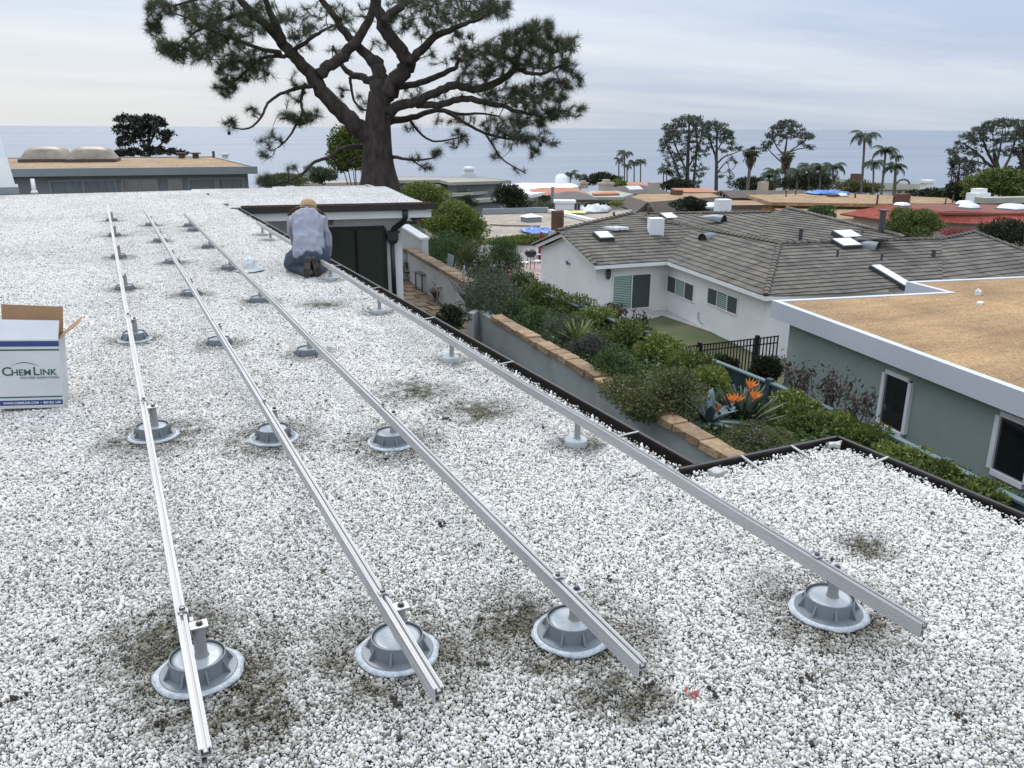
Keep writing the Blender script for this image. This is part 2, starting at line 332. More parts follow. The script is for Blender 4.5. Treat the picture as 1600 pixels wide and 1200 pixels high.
# ------------------------------------------------------------------ ground, sea
def grid_terrain():
    fs = np.concatenate([np.linspace(-40, 60, 26), np.linspace(66, 330, 34), np.linspace(345, 900, 14)])
    ls = np.concatenate([np.linspace(-900, -130, 12), np.linspace(-120, 120, 41), np.linspace(130, 900, 12)])
    V = []
    for f in fs:
        for l in ls:
            x = f*math.sin(TH)+l*math.cos(TH); y = f*math.cos(TH)-l*math.sin(TH)
            V.append((x, y, terr(x, y)))
    n = len(ls); Fc = [(i*n+j, i*n+j+1, (i+1)*n+j+1, (i+1)*n+j) for i in range(len(fs)-1) for j in range(n-1)]
    return npmesh('hillside', V, Fc, M['terrain'], True)
struct(link('hillside_ground', grid_terrain()))
def sea():
    m = bpy.data.materials.new('sea_water'); m.use_nodes = True; t = m.node_tree; b = t.nodes['Principled BSDF']
    b.inputs['Base Color'].default_value = (0.165, 0.195, 0.24, 1); b.inputs['Roughness'].default_value = 0.42; b.inputs['IOR'].default_value = 1.33
    g = t.nodes.new('ShaderNodeNewGeometry')
    mp = t.nodes.new('ShaderNodeMapping'); mp.inputs['Rotation'].default_value = (0, 0, R(18)); mp.inputs['Scale'].default_value = (0.0006, 0.0040, 1); t.links.new(g.outputs['Position'], mp.inputs[0])
    n = t.nodes.new('ShaderNodeTexNoise'); n.inputs['Scale'].default_value = 1.0; n.inputs['Detail'].default_value = 6; n.inputs['Roughness'].default_value = 0.6; t.links.new(mp.outputs[0], n.inputs['Vector'])
    rp = t.nodes.new('ShaderNodeMapRange'); rp.inputs[1].default_value = 0.36; rp.inputs[2].default_value = 0.66; rp.inputs[3].default_value = 0.52; rp.inputs[4].default_value = 0.30
    t.links.new(n.outputs[0], rp.inputs[0]); t.links.new(rp.outputs[0], b.inputs['Roughness'])
    n2 = t.nodes.new('ShaderNodeTexNoise'); n2.inputs['Scale'].default_value = 0.12; n2.inputs['Detail'].default_value = 4; t.links.new(g.outputs['Position'], n2.inputs['Vector'])
    bp = t.nodes.new('ShaderNodeBump'); bp.inputs['Strength'].default_value = 0.5; bp.inputs['Distance'].default_value = 0.5; t.links.new(n2.outputs[0], bp.inputs['Height']); t.links.new(bp.outputs[0], b.inputs['Normal'])
    r = 24000; vs = [(math.cos(a)*r, math.sin(a)*r, -40) for a in np.linspace(0, 2*math.pi, 129)[:-1]]
    mb = MB(); mb.add(vs, [tuple(range(128))]); return mb.mesh('sea', m)
struct(link('sea', sea()))

# side yard below the eave, planting bed, patio
XR = 2.47                                     # outer rim of the gutter along the long eave
mb = MB(); mb.box(1.9, -2, -2.95, 6.9, 16.2, -2.8); struct(mb.build('side_yard_grass', M['dark_grass']))
def zb(x): return -2.32-0.24*(min(max(x, 6.4), 10.2)-6.6)
mb = MB(); V = []; xs = np.linspace(6.5, 10.25, 9); ys = np.linspace(-2, 24, 40)
def bed_x0(y): return float(np.interp(y, [-2, 7.3, 15.4, 15.9, 16.0, 18.4, 24.4], [6.08, 6.66, 7.2, 7.25, 7.7, 8.0, 8.65]))
for y in ys:
    for x in xs: xx = bed_x0(y)+(x-6.5)/3.75*(10.25-bed_x0(y)); V.append((xx, y, zb(xx)+rng.normal(0, .03)-0.05))
struct(link('planting_bed', npmesh('planting_bed', V, [(i*9+j, i*9+j+1, (i+1)*9+j+1, (i+1)*9+j) for i in range(39) for j in range(8)], M['soil'], True)))
PZ = -2.8
pt = MB(); pt.prism([(6.45, 16.25), (7.2, 16.25), (8.6, 25.5), (5.5, 25.5)], PZ-.2, PZ); patio = struct(pt.build('patio', M['mortar']))
k = 0
for iy in range(17):
    for ix in range(5):
        x0 = 6.48+ix*0.40+(0.2 if iy % 2 else 0); y0 = 16.5+iy*0.52
        xmax = 6.9+(y0-16.25)*0.15
        if x0 > xmax+.1: continue
        poly = [(x0+rng.uniform(-.05, .05)+dx, y0+rng.uniform(-.06, .06)+dy) for dx, dy in ((.02, .03), (.37, .03), (.38, .48), (.02, .49))]
        mb = MB(); mb.prism(poly, PZ-.01, PZ+0.02+rng.uniform(0, .018)); mb.build('flagstone', M['flag'], patio)

# ------------------------------------------------------------------ own house under the gravel roof
house = thing('flat_roof_house', 'white flat roofed house covered in pale gravel with brown gutters', 'house', (0, 10, -2.8))
WA, WB = Vector((2.5, 17.61, 0)), Vector((6.34, 17.0, 0))       # near eave of the back wing
WC = Vector((6.93, 23.75, 0)); WD = Vector((-14, 22.5, 0))
roofpoly = [(-14, -2.5), (3.30, -2.5), (3.30, 2.90), (2.40, 2.90), (2.40, 17.73), (6.28, 17.14), (6.86, 23.7), (-14, 22.5)]
mb = MB(); mb.prism(roofpoly, -0.105, -0.012); mb.build('roof_deck', M['roofing'], house)
mb = MB(); mb.prism([(-13.5, -2), (2.0, -2), (2.0, 18.7), (5.93, 18.15), (6.35, 23.1), (-13.5, 22)], -2.9, -0.11); mb.build('wall', M['stucco_white'], house)
# gutters: open channel with an outer rim
def gutter(name, p, q, outward, w=0.115, h=0.11, m=None, ztop=0.015):
    p, q = Vector(p), Vector(q); m = m or M['gutter']; o = Vector(outward); g = MB()
    def strip(off0, off1, z0, z1):
        a, b = p-o*off0, q-o*off0; c, d = q-o*off1, p-o*off1
        g.prism([(a.x, a.y), (b.x, b.y), (c.x, c.y), (d.x, d.y)], z0, z1)
    strip(0, 0.006, ztop-h, ztop); strip(-0.006, 0.014, ztop-0.004, ztop+0.010)        # outer wall and rolled rim
    strip(0.0062, w-.006, ztop-h, ztop-h+0.006); strip(w-.0058, w, ztop-h, ztop-0.02)
    gt = g.build(name, m, house)
    return gt
def straps(gt, p, q, outward, n, w=0.13, first=0.08):
    p, q = Vector(p), Vector(q); o = Vector(outward)
    for i in range(n):
        t = first+(1-first)*i/n; a = p+(q-p)*t; d = (q-p).normalized(); s = MB()
        s.beam(a-o*0.002+Vector((0, 0, .024)), a-o*(w+.03)+d*rng.uniform(-.02, .02)+Vector((0, 0, .014)), 0.013, 0.005)
        s.build('hanger_strap', M['strap'], gt)
ga = gutter('gutter', (XR, 3.0, 0), (XR, 17.55, 0), (1, 0, 0)); straps(ga, (XR, 3.0, 0), (XR, 17.5, 0), (1, 0, 0), 9, first=.035)
gb = gutter('gutter', (XR-.11, 3.0, 0), (3.40, 3.0, 0), (0, 1, 0)); straps(gb, (XR+.05, 3.0, 0), (3.40, 3.0, 0), (0, 1, 0), 2, first=.25)
gc = gutter('gutter', (3.40, 3.0, 0), (3.40, -2.5, 0), (1, 0, 0)); straps(gc, (3.40, 3.0, 0), (3.40, -2.5, 0), (1, 0, 0), 6, first=.06)
wn = Vector((WB.y-WA.y, -(WB.x-WA.x), 0)).normalized(); wn = wn if wn.y < 0 else -wn
gd = gutter('gutter', WA+Vector((-.05, 0, 0)), WB+Vector((.12, -.02, 0)), wn, m=M['gutter'])
mb = MB()
for i, (x0, x1, zt) in enumerate(((0, .5, 0), (.5, 1.0, 0.0))):
    a = WA+(WB-WA)*x0-wn*.118; b = WA+(WB-WA)*x1-wn*.118
    mb.beam(a+Vector((0, 0, .012)), b+Vector((0, 0, .012)), 0.02, 0.075)
mb.build('edge_metal', M['gutter_red'], house)
for a, b, o in ((Vector((2.36, 3, 0)), Vector((2.36, 17.5, 0)), Vector((1, 0, 0))),):
    mb = MB(); mb.beam(a+Vector((-.03, 0, -.21)), b+Vector((-.03, 0, -.21)), .03, .22); mb.build('fascia', M['white_paint'], house)
# back wing: fascia board, beam ends, wall face, glazed doors, downspout
wd = (WB-WA).normalized()
def wing(px, py, off): return hit(px, py, WA-wn*off, wn)
mb = MB(); mb.beam(WA-wn*.13+Vector((0, 0, -.195)), WB-wn*.13+Vector((0, 0, -.195)), .05, .155); mb.build('fascia', M['white_paint'], house)
# sloping soffit joists
for t in (.08, .45, .93):
    a = WA+(WB-WA)*t; mb = MB(); mb.beam(a-wn*.16+Vector((0, 0, -.33)), a-wn*.78+Vector((0, 0, -.33)), .13, .11); mb.build('beam_end', M['brown_trim'], house)
wa = wing(455, 400, .62); wb2 = wing(628.5, 400, .62); wa.z = wb2.z = 0
mb = MB(); mb.prism([(p.x, p.y) for p in (wa, wb2, wb2-wn*.3, wa-wn*.3)], -2.9, -.30); mb.build('wing_wall', M['stucco_white'], house)
def door(x0, x1, x2, ytop):
    zt = wing(x1, ytop, .6).z; fr = MB(); gl = []
    A, B, C = (wing(x, 400, .6) for x in (x0, x1, x2))
    for P, Q in ((A, B), (B, C)):
        for p in (P, Q): fr.beam(Vector((p.x, p.y, -2.75)), Vector((p.x, p.y, zt)), .075 if p is not B else .06, .075, up=wn)
        gl.append((P, Q))
    fr.beam(Vector((A.x, A.y, zt)), Vector((C.x, C.y, zt)), .09, .09); fr.beam(Vector((A.x, A.y, -2.7)), Vector((C.x, C.y, -2.7)), .09, .09)
    d = fr.build('glass_door', M['black_frame'], house)
    for P, Q in gl:
        g = MB(); g.beam(Vector((P.x, P.y, (zt-2.7)/2))+wd*.03, Vector((Q.x, Q.y, (zt-2.7)/2))-wd*.03, .012, zt+2.7-.06); g.build('pane', M['glass_dark'], d)
door(498, 557, 602, 357)
dp = [wing(633, 329, .06), wing(633, 340, .12), wing(630, 347, .3), wing(616, 357, .5), wing(612, 366, .52)]
mb = MB(); mb.tube(dp, .062, 10); mb.tube([wing(612.5, 374, .52), wing(616.5, 462, .52)], .052, 10); mb.build('downspout', M['copper_dark'], house, True)
c = wing(613, 368, .5); T = Matrix.Translation(c) @ Matrix.Rotation(math.atan2(wd.y, wd.x), 4, 'Z')
mb = MB(); mb.box(-.15, -.1, .055, .15, .1, .10, T); b0 = [(-.12, -.09), (.12, -.09), (.12, .09), (-.12, .09)]
mb.add([T @ Vector((x, y, .0548)) for x, y in b0]+[T @ Vector((x*.95, y, -.09)) for x, y in b0]+[T @ Vector((x*.6, y*.6, -.17)) for x, y in b0],
       [(0, 1, 2, 3), (0, 4, 5, 1), (1, 5, 6, 2), (2, 6, 7, 3), (3, 7, 4, 0), (4, 8, 9, 5), (5, 9, 10, 6), (6, 10, 11, 7), (7, 11, 8, 4), (11, 10, 9, 8)])
mb.build('leader_head', M['copper_dark'], house)
# torn membrane patches in the gutter corners
for p in ((3.30, 2.93, .0), (2.50, 2.90, .0)):
    mb = MB(); n = 11; vs = [(p[0]+math.cos(a)*.05*rng.uniform(.5, 1.2), p[1]+math.sin(a)*.035*rng.uniform(.5, 1.2), .022+rng.uniform(0, .012)) for a in np.linspace(0, 2*math.pi, n+1)[:-1]]
    mb.add(vs+[(v[0], v[1], v[2]-.02) for v in vs], [tuple(range(n))]+[(i, (i+1) % n, (i+1) % n+n, i+n) for i in range(n)]); mb.build('membrane_patch', M['strap'], house)

# ------------------------------------------------------------------ gravel on the roof
MOUNT = {}
rows = {1: (0.085, [2.35, 4.58, 6.89, 9.19, 11.49, 13.82, 16.09], .0025), 2: (0.663, [2.19, 4.28, 6.50, 8.60, 10.79, 12.92, 15.08], .0018),
        3: (1.203, [2.04, 3.95, 5.93, 8.02, 10.05, 12.02, 14.06, 14.74], .0038), 4: (2.069, [1.78, 3.53, 5.32, 7.07, 8.88, 12.46, 13.12], .0055)}
def rx(k, y): return rows[k][0]+rows[k][2]*y
def pebble_material():
    m = bpy.data.materials.new('white_pebble'); m.use_nodes = True; t = m.node_tree; b = t.nodes['Principled BSDF']; nn = t.nodes.new; lk = t.links.new
    g = nn('ShaderNodeNewGeometry')
    rp = nn('ShaderNodeValToRGB'); cr = rp.color_ramp
    st = [(0, (0.07, 0.066, 0.058)), (.04, (0.25, 0.235, 0.205)), (.13, (0.45, 0.42, 0.36)), (.32, (0.66, 0.635, 0.59)), (.55, (0.79, 0.768, 0.722)), (1, (0.91, 0.89, 0.85))]
    while len(cr.elements) < len(st): cr.elements.new(.5)
    for e, (p, c) in zip(cr.elements, st): e.position = p; e.color = (*c, 1)
    lk(g.outputs['Random Per Island'], rp.inputs[0])
    # algae and dirt round the mounts and in patches
    def mth(op, a, b_=None, clamp=False):
        n = nn('ShaderNodeMath'); n.operation = op; n.use_clamp = clamp
        for i, x in enumerate((a, b_)):
            if x is None: continue
            if isinstance(x, (int, float)): n.inputs[i].default_value = x
            else: lk(x, n.inputs[i])
        return n.outputs[0]
    nz = nn('ShaderNodeTexNoise'); nz.inputs['Scale'].default_value = 5.0; nz.inputs['Detail'].default_value = 5; nz.inputs['Roughness'].default_value = .65; lk(g.outputs['Position'], nz.inputs['Vector'])
    mind = None
    spots = [(rx(k, y), y, (1.0 if y < 5 else 1.35) if k < 4 or y < 3 else 1.7) for k in rows for y in rows[k][1]]+[(1.82, 4.25, 1.2), (1.62, 4.75, 1.0), (2.58, 2.06, 2.3), (1.75, 7.6, 1.3), (1.2, 1.72, 1.8), (0.02, 2.55, 1.2), (0.2, 2.12, 1.3), (1.06, 2.2, 1.3)]
    for x, y, s in spots:
        sb = nn('ShaderNodeVectorMath'); sb.operation = 'DISTANCE'; lk(g.outputs['Position'], sb.inputs[0]); sb.inputs[1].default_value = (x, y, 0.01)
        d = sb.outputs['Value'] if s == 1.0 else mth('MULTIPLY', sb.outputs['Value'], s)
        mind = d if mind is None else mth('MINIMUM', mind, d)
    stain = mth('SUBTRACT', 1.0, mth('DIVIDE', mind, 0.37), True)
    stain = mth('POWER', stain, 1.05)
    n3 = nn('ShaderNodeTexNoise'); n3.inputs['Scale'].default_value = 16.0; n3.inputs['Detail'].default_value = 4; lk(g.outputs['Position'], n3.inputs['Vector'])
    stain = mth('MULTIPLY', stain, mth('MULTIPLY', mth('SUBTRACT', mth('MULTIPLY', mth('ADD', nz.outputs[0], n3.outputs[0]), 0.5), 0.33, True), 6.0), True)
    big = nn('ShaderNodeTexNoise'); big.inputs['Scale'].default_value = 0.55; big.inputs['Detail'].default_value = 5; lk(g.outputs['Position'], big.inputs['Vector'])
    sx = nn('ShaderNodeSeparateXYZ'); lk(g.outputs['Position'], sx.inputs[0])
    gr = mth('MULTIPLY', mth('SUBTRACT', mth('MULTIPLY', mth('ADD', big.outputs[0], nz.outputs[0]), 0.5), 0.455, True), 2.4, True)
    nearf = mth('SUBTRACT', 1.0, mth('MULTIPLY', mth('ADD', mth('MULTIPLY', sx.outputs[0], 1.1), sx.outputs[1]), 0.16), True)
    gr = mth('ADD', gr, mth('MULTIPLY', nearf, 0.40), True)
    tot = mth('ADD', mth('MULTIPLY', stain, 0.97), mth('MULTIPLY', gr, 0.55), True)
    mx = nn('ShaderNodeMix'); mx.data_type = 'RGBA'; mx.blend_type = 'MULTIPLY'; lk(tot, mx.inputs[0]); lk(rp.outputs[0], mx.inputs[6]); mx.inputs[7].default_value = (0.215, 0.205, 0.16, 1)
    lk(mx.outputs[2], b.inputs['Base Color']); b.inputs['Roughness'].default_value = .75; b.inputs['Specular IOR Level'].default_value = .3
    return m
M['pebble'] = pebble_material()
def icosphere(sub):
    bm = bmesh.new(); bmesh.ops.create_icosphere(bm, subdivisions=sub, radius=1); bm.verts.ensure_lookup_table()
    v = np.array([x.co[:] for x in bm.verts]); f = np.array([[x.index for x in q.verts] for q in bm.faces]); bm.free(); return v, f
ICO2 = icosphere(2); ICO1 = icosphere(1)
def pebble_patch(name, w, h, seed, dens=1.0, falloff=False, top=0.30):
    r = np.random.default_rng(seed); s = 0.0080; pts = []
    ny = int(h/(s*.866)); nx = int(w/s)
    for j in range(ny):
        for i in range(nx):
            x = (i+.5*(j % 2))*w/nx-w/2; y = (j+.5)*h/ny-h/2
            if falloff and r.random() > np.interp((y+h/2)/h, [0, .25, 1], [1, .85, 0.0])**1.3: continue
            pts.append((x+r.normal(0, .0019), y+r.normal(0, .0019), r.normal(0.001, .0012)))
    npt = len(pts)
    for _ in range(int(npt*top)):
        x, y = r.uniform(-w/2, w/2), r.uniform(-h/2, h/2)
        if falloff and r.random() > np.interp((y+h/2)/h, [0, .3, 1], [1, .5, 0]): continue
        pts.append((x, y, .0052+abs(r.normal(0, .0014))))
    pts = np.array(pts); n = len(pts); v, f = ICO1
    rad = np.clip(r.lognormal(math.log(.0046), .33, n), .0024, .0115)
    sc = np.stack([rad*r.uniform(.85, 1.3, n), rad*r.uniform(.75, 1.05, n), rad*r.uniform(.62, .85, n)], 1)
    q = r.normal(size=(n, 4)); q /= np.linalg.norm(q, axis=1)[:, None]; a, b, c, d = q.T
    Rm = np.stack([np.stack([1-2*(c*c+d*d), 2*(b*c-a*d), 2*(b*d+a*c)], -1), np.stack([2*(b*c+a*d), 1-2*(b*b+d*d), 2*(c*d-a*b)], -1), np.stack([2*(b*d-a*c), 2*(c*d+a*b), 1-2*(b*b+c*c)], -1)], 1)
    loc = v[None]*sc[:, None, :]; loc *= (1+r.normal(0, .12, (n, len(v), 1)))
    V = np.einsum('nij,nkj->nki', Rm, loc)+pts[:, None, :]
    Fc = (f[None]+np.arange(n)[:, None, None]*len(v)).reshape(-1, 3)
    return bpy.data.objects.new(name, npmesh(name, V.reshape(-1, 3), Fc, M['pebble'], False))
TS = 0.5
patches = [pebble_patch('pebbles', TS, TS, 11), pebble_patch('pebbles', TS, TS, 12), pebble_patch('pebbles', TS, TS, 13), pebble_patch('pebbles', TS, .13, 14, falloff=True)]
pts = []; ks = []; rots = []
def tiles(o, u, nu, nv, skip=None):
    o = Vector(o); u = Vector(u).normalized(); v = Vector((-u.y, u.x, 0)); a0 = math.atan2(u.y, u.x)
    for i in range(nu):
        for j in range(nv):
            p = o+u*(i+.5)*TS+v*(j+.5)*TS
            if skip and skip(p): continue
            pts.append(p); ks.append(random.randrange(3)); rots.append((0, 0, a0+random.randrange(4)*math.pi/2))
def edge(p, q, outward):
    p, q = Vector(p), Vector(q); n = max(1, round((q-p).length/TS)); o = Vector(outward); a = math.atan2(o.y, o.x)-math.pi/2
    for i in range(n): pts.append(p+(q-p)*((i+.5)/n)+o*.06); ks.append(3); rots.append((0, 0, a))
tiles((-9.7, 0.0, 0), (1, 0, 0), 24, 41)                     # main roof x -9.7..2.3, y 0..20.5
tiles((2.3, 2.86-3.0, 0), (1, 0, 0), 2, 6)                   # step to the right
edge((2.3, 3.0, 0), (2.3, 17.5, 0), (1, 0, 0)); edge((2.3, 2.86, 0), (3.3, 2.86, 0), (0, 1, 0)); edge((3.27, 2.86, 0), (3.27, 0, 0), (1, 0, 0))
w0 = WA-wn*.20+wd*(-1.75)
tiles(w0, wd, 11, 14, lambda p: p.x > 2.3 and (p.x-6.35)*7-(p.y-17)*.6 > 0 or p.y > 23.1+.063*p.x or p.x < 2.2 or (p.x < 2.45 and p.y < 17.9))
tiles((-9.7, 20.5, 0), (1, 0, 0), 24, 6, lambda p: p.y > 23.1+.063*p.x)
edge(WA-wn*.19, WB-wn*.19, wn); edge(Vector((6.24, 17.2, 0)), Vector((6.80, 23.6, 0)), (1, -.07, 0))
me = bpy.data.meshes.new('roof_gravel'); me.from_pydata(pts, [], [])
at_k = me.attributes.new('kind_index', 'INT', 'POINT'); at_k.data.foreach_set('value', ks)
at_r = me.attributes.new('turn', 'FLOAT_VECTOR', 'POINT'); at_r.data.foreach_set('vector', np.array(rots, np.float32).ravel())
grv = stuff(link('roof_gravel', me))
ng = bpy.data.node_groups.new('scatter_gravel', 'GeometryNodeTree')
ng.interface.new_socket('Geometry', in_out='INPUT', socket_type='NodeSocketGeometry'); ng.interface.new_socket('Geometry', in_out='OUTPUT', socket_type='NodeSocketGeometry')
gi = ng.nodes.new('NodeGroupInput'); go = ng.nodes.new('NodeGroupOutput'); iop = ng.nodes.new('GeometryNodeInstanceOnPoints'); g2i = ng.nodes.new('GeometryNodeGeometryToInstance')
for p in reversed(patches):
    oi = ng.nodes.new('GeometryNodeObjectInfo'); oi.inputs['Object'].default_value = p; ng.links.new(oi.outputs['Geometry'], g2i.inputs[0])
na = ng.nodes.new('GeometryNodeInputNamedAttribute'); na.data_type = 'INT'; na.inputs[0].default_value = 'kind_index'
nr = ng.nodes.new('GeometryNodeInputNamedAttribute'); nr.data_type = 'FLOAT_VECTOR'; nr.inputs[0].default_value = 'turn'
ng.links.new(gi.outputs[0], iop.inputs['Points']); ng.links.new(g2i.outputs[0], iop.inputs['Instance']); iop.inputs['Pick Instance'].default_value = True
ng.links.new(na.outputs['Attribute'], iop.inputs['Instance Index']); ng.links.new(nr.outputs['Attribute'], iop.inputs['Rotation']); ng.links.new(iop.outputs[0], go.inputs[0])
md = grv.modifiers.new('scatter', 'NODES'); md.node_group = ng
# a few dark clods of dirt and leaf litter on the stones
mb = MB()
for px, py in ((757, 1040), (1297, 880), (20, 1095), (690, 820), (1010, 1070), (1120, 1080), (1255, 1060), (560, 705), (380, 1110), (955, 905), (700, 655), (250, 1130), (620, 1100), (1500, 1120)):
    p = at(px, py, .012)
    for _ in range(5):
        c = p+Vector((rng.normal(0, .014), rng.normal(0, .014), rng.uniform(0, .006))); r_ = rng.uniform(.004, .009)
        mb.add([c+Vector(x)*r_*rng.uniform(.7, 1.3) for x in ICO1[0]], [tuple(x) for x in ICO1[1]])
stuff(mb.build('dirt_clods', M['soil']))

p = at(1080, 1082, .012); mb = MB()
for q in range(4): c = p+Vector((rng.normal(0, .012), rng.normal(0, .008), rng.uniform(0, .004))); mb.box(-.011, -.004, -.001, .011, .004, .001, Matrix.Translation(c) @ Matrix.Rotation(rng.uniform(0, 3), 4, 'Z') @ Matrix.Rotation(.3, 4, 'X'))
tag(mb.build('red_scrap', mat('red_scrap', (.32, .05, .05), .6)), 'tiny scraps of red plastic on the gravel near the third rail end', 'scrap')
# ------------------------------------------------------------------ solar mounts and rails
ORD = {1: 'leftmost', 2: 'second', 3: 'third', 4: 'rightmost'}
def make_mount():
    t = thing('roof_mount', 'x', 'roof mount', (0, 0, 0), 'grey solar mounts under the rails')
    jr = np.random.default_rng(3); ph = jr.uniform(0, 6, 5)
    jit = lambda i, k: 0.008*math.sin(k*2*math.pi/48*7+ph[0])+.018*math.sin(k*2*math.pi/48*5+ph[1]+i)+.02*math.sin(k*2*math.pi/48*2+ph[2])+jr.normal(0, .010)
    mb = MB(); mb.lathe([(.098, .004), (.128, .008), (.131, .014), (.118, .0215), (.100, .020)], 48, jit=lambda i, k: jit(i, k) if i in (1, 2, 3) else 0); mb.build('sealant_ring', M['sealant'], t, True)
    mb = MB(); mb.lathe([(.112, .013), (.113, .022), (.111, .024), (.084, .0262), (.0, .0263)], 40); mb.build('flange', M['curb'], t)
    mb = MB(); mb.lathe([(.0855, .0264), (.0815, .072), (.0785, .0725), (.0782, .060)], 40)
    ring = mb.build('curb_ring', M['curb'], t)
    for i in range(8):
        a = 2*math.pi*(i+.3)/8; r_ = MB(); Tm = Matrix.Rotation(a, 4, 'Z')
        r_.add([Tm @ Vector(p) for p in ((.084, -.003, .0265), (.103, -.003, .0265), (.079, -.003, .070), (.084, .003, .0265), (.103, .003, .0265), (.079, .003, .070))], [(0, 1, 2), (5, 4, 3), (0, 3, 4, 1), (1, 4, 5, 2), (2, 5, 3, 0)]); r_.build('rib', M['curb'], ring)
    mb = MB(); mb.lathe([(.0783, .0655), (.06, .066), (.0, .0665)], 32); mb.build('sealer_fill', M['pourable'], t, True)
    mb = MB(); mb.lathe([(.026, .062), (.021, .069), (.0185, .078), (.0170, .168), (.0, .168)], 20, (.012, 0, 0)); mb.build('post', M['post_grey'], t)
    L_ = MB(); L_.box(-.0125, -.022, .1685, .040, .022, .1745); L_.box(-.0125, -.022, .1452, -.0075, .022, .1683); br = L_.build('bracket', M['alu_dull'], t, bevel=.001)
    bo = MB(); bo.lathe([(.0125, .1747), (.0125, .1765), (.0, .1766)], 16, (.016, 0, 0)); bo.lathe([(.0085, .1767), (.0085, .1835), (.006, .185), (.0, .185)], 6, (.016, 0, 0)); bo.build('bolt', M['steel'], br)
    cl = MB(); cl.box(-.038, .042, .1992, -.012, .068, .2040); cl.box(-.0124, .042, .165, -.0075, .068, .1990); cl.box(-.0124, .042, .1600, .004, .068, .1648); c_ = cl.build('rail_clamp', M['alu'], t, bevel=.0008)
    cb = MB(); cb.lathe([(.009, 0), (.009, .008), (0, .009)], 6, (-.024, .055, .2041)); cb.build('clamp_bolt', M['steel'], c_)
    return t
def make_low_mount():
    t = thing('roof_mount', 'x', 'roof mount', (0, 0, 0), 'grey solar mounts under the rails')
    mb = MB(); mb.lathe([(.062, .004), (.060, .034), (.055, .038), (.0, .0385)], 28); mb.build('base_disc', M['pourable'], t)
    mb = MB(); mb.lathe([(.022, .0386), (.016, .046), (.0150, .168), (.0, .168)], 16, (.008, 0, 0)); mb.build('post', M['post_grey'], t)
    L_ = MB(); L_.box(-.0125, -.018, .1685, .030, .018, .1735); L_.build('bracket', M['alu_dull'], t, bevel=.001)
    return t
def copy_tree(o, parent=None):
    c = o.copy(); COL.objects.link(c)
    if parent is not None: c.parent = parent
    for ch in list(o.children): copy_tree(ch, c)
    return c
mount0 = make_mount(); used = False
def drop(o, names):
    for ch in list(o.children):
        if ch.name.split('.')[0] in names:
            for g in list(ch.children): bpy.data.objects.remove(g)
            bpy.data.objects.remove(ch)
low0 = make_low_mount(); low_used = False
place = ['nearest the camera', 'second from the near end', 'third from the near end', 'fourth from the near end', 'fifth from the near end', 'sixth from the near end', 'seventh from the near end', 'farthest of its row']
for k in rows:
    ys_ = rows[k][1]
    for i, y in enumerate(ys_):
        if k == 4 and i > 0: o = low0 if not low_used else copy_tree(low0); low_used = True
        else: o = mount0 if not used else copy_tree(mount0); used = True
        bury = (k == 1 and i > 2) or (k in (2, 3) and i > 1)
        if bury: drop(o, ('sealant_ring', 'flange', 'bolt'))
        o.location = (rx(k, y), y, -.020 if bury else rng.uniform(-.003, .002)); o.rotation_euler = (0, 0, 0)
        for ch in o.children:
            if ch.name.startswith(('sealant', 'flange', 'curb')): ch.rotation_euler = (0, 0, rng.uniform(0, 6.28))
        pos = 'at the far end' if i == len(ys_)-1 else place[i]
        o['label'] = f'{"small pale disc" if k == 4 and i > 0 else "round grey"} mount with post under the {ORD[k]} rail, {pos}'
def make_rail(k, y0, y1, label):
    zt = .197; zb_ = .150; w = .028; r_ = MB(); P = Vector((rx(k, y0)-.0285, y0, 0)); Q = Vector((rx(k, y1)-.0285, y1, 0)); n = 26
    # a thin-walled section: list of rectangles (x0,x1,z0,z1)
    S = [(-w/2, -w/2+.003, zb_, zt), (w/2-.003, w/2, zb_+.020, zt-.001), (-w/2+.0031, w/2-.0031, zb_+.022, zb_+.0245), (-w/2+.0031, w/2-.011, zb_, zb_+.003), (w/2-.0138, w/2-.0112, zb_+.0032, zb_+.0218),
         (-w/2+.0031, -.0044, zt-.0035, zt-.0005), (.0044, w/2-.0032, zt-.0035, zt-.0008), (-.0062, -.0046, zt-.013, zt-.0037), (.0046, .0062, zt-.013, zt-.0037), (-.0045, .0045, zt-.013, zt-.0110),
         (-w/2-.0016, -w/2-.0001, zb_+.020, zb_+.0225), (-w/2-.0016, -w/2-.0001, zt-.005, zt-.0003), (-w/2-.0016, -w/2-.0001, zb_+.0003, zb_+.0035),
         (-w/2+.0040, -w/2+.0056, zt-.0004, zt+.0014), (w/2-.0058, w/2-.0042, zt-.0007, zt+.0011)]
    for x0, x1, z0, z1 in S:
        vs = []; fs = []
        for i in range(n+1):
            p = P+(Q-P)*(i/n); dz = 0.004*math.sin(i*1.1+k)*min(1, i/3)
            vs += [(p.x+x0, p.y, z0+dz), (p.x+x1, p.y, z0+dz), (p.x+x1, p.y, z1+dz), (p.x+x0, p.y, z1+dz)]
        for i in range(n):
            for j in range(4): fs.append((i*4+j, i*4+(j+1) % 4, (i+1)*4+(j+1) % 4, (i+1)*4+j))
        fs += [(0, 3, 2, 1), (n*4, n*4+1, n*4+2, n*4+3)]; r_.add(vs, fs)
    o = r_.build('solar_rail', M['alu'])
    tag(o, label, 'rail', 'aluminium solar rails along the roof'); return o
RY = {1: (1.77, 17.4), 2: (1.74, 16.2), 3: (1.60, 15.1), 4: (1.40, 13.3)}
make_rail(1, *RY[1], 'leftmost of the four long aluminium rails, passing right of the carton')
make_rail(2, *RY[2], 'second aluminium rail from the left across the gravel roof')
make_rail(3, *RY[3], 'third aluminium rail from the left across the gravel roof')
make_rail(4, *RY[4], 'rightmost aluminium rail, nearest the brown gutter and the kneeling man')

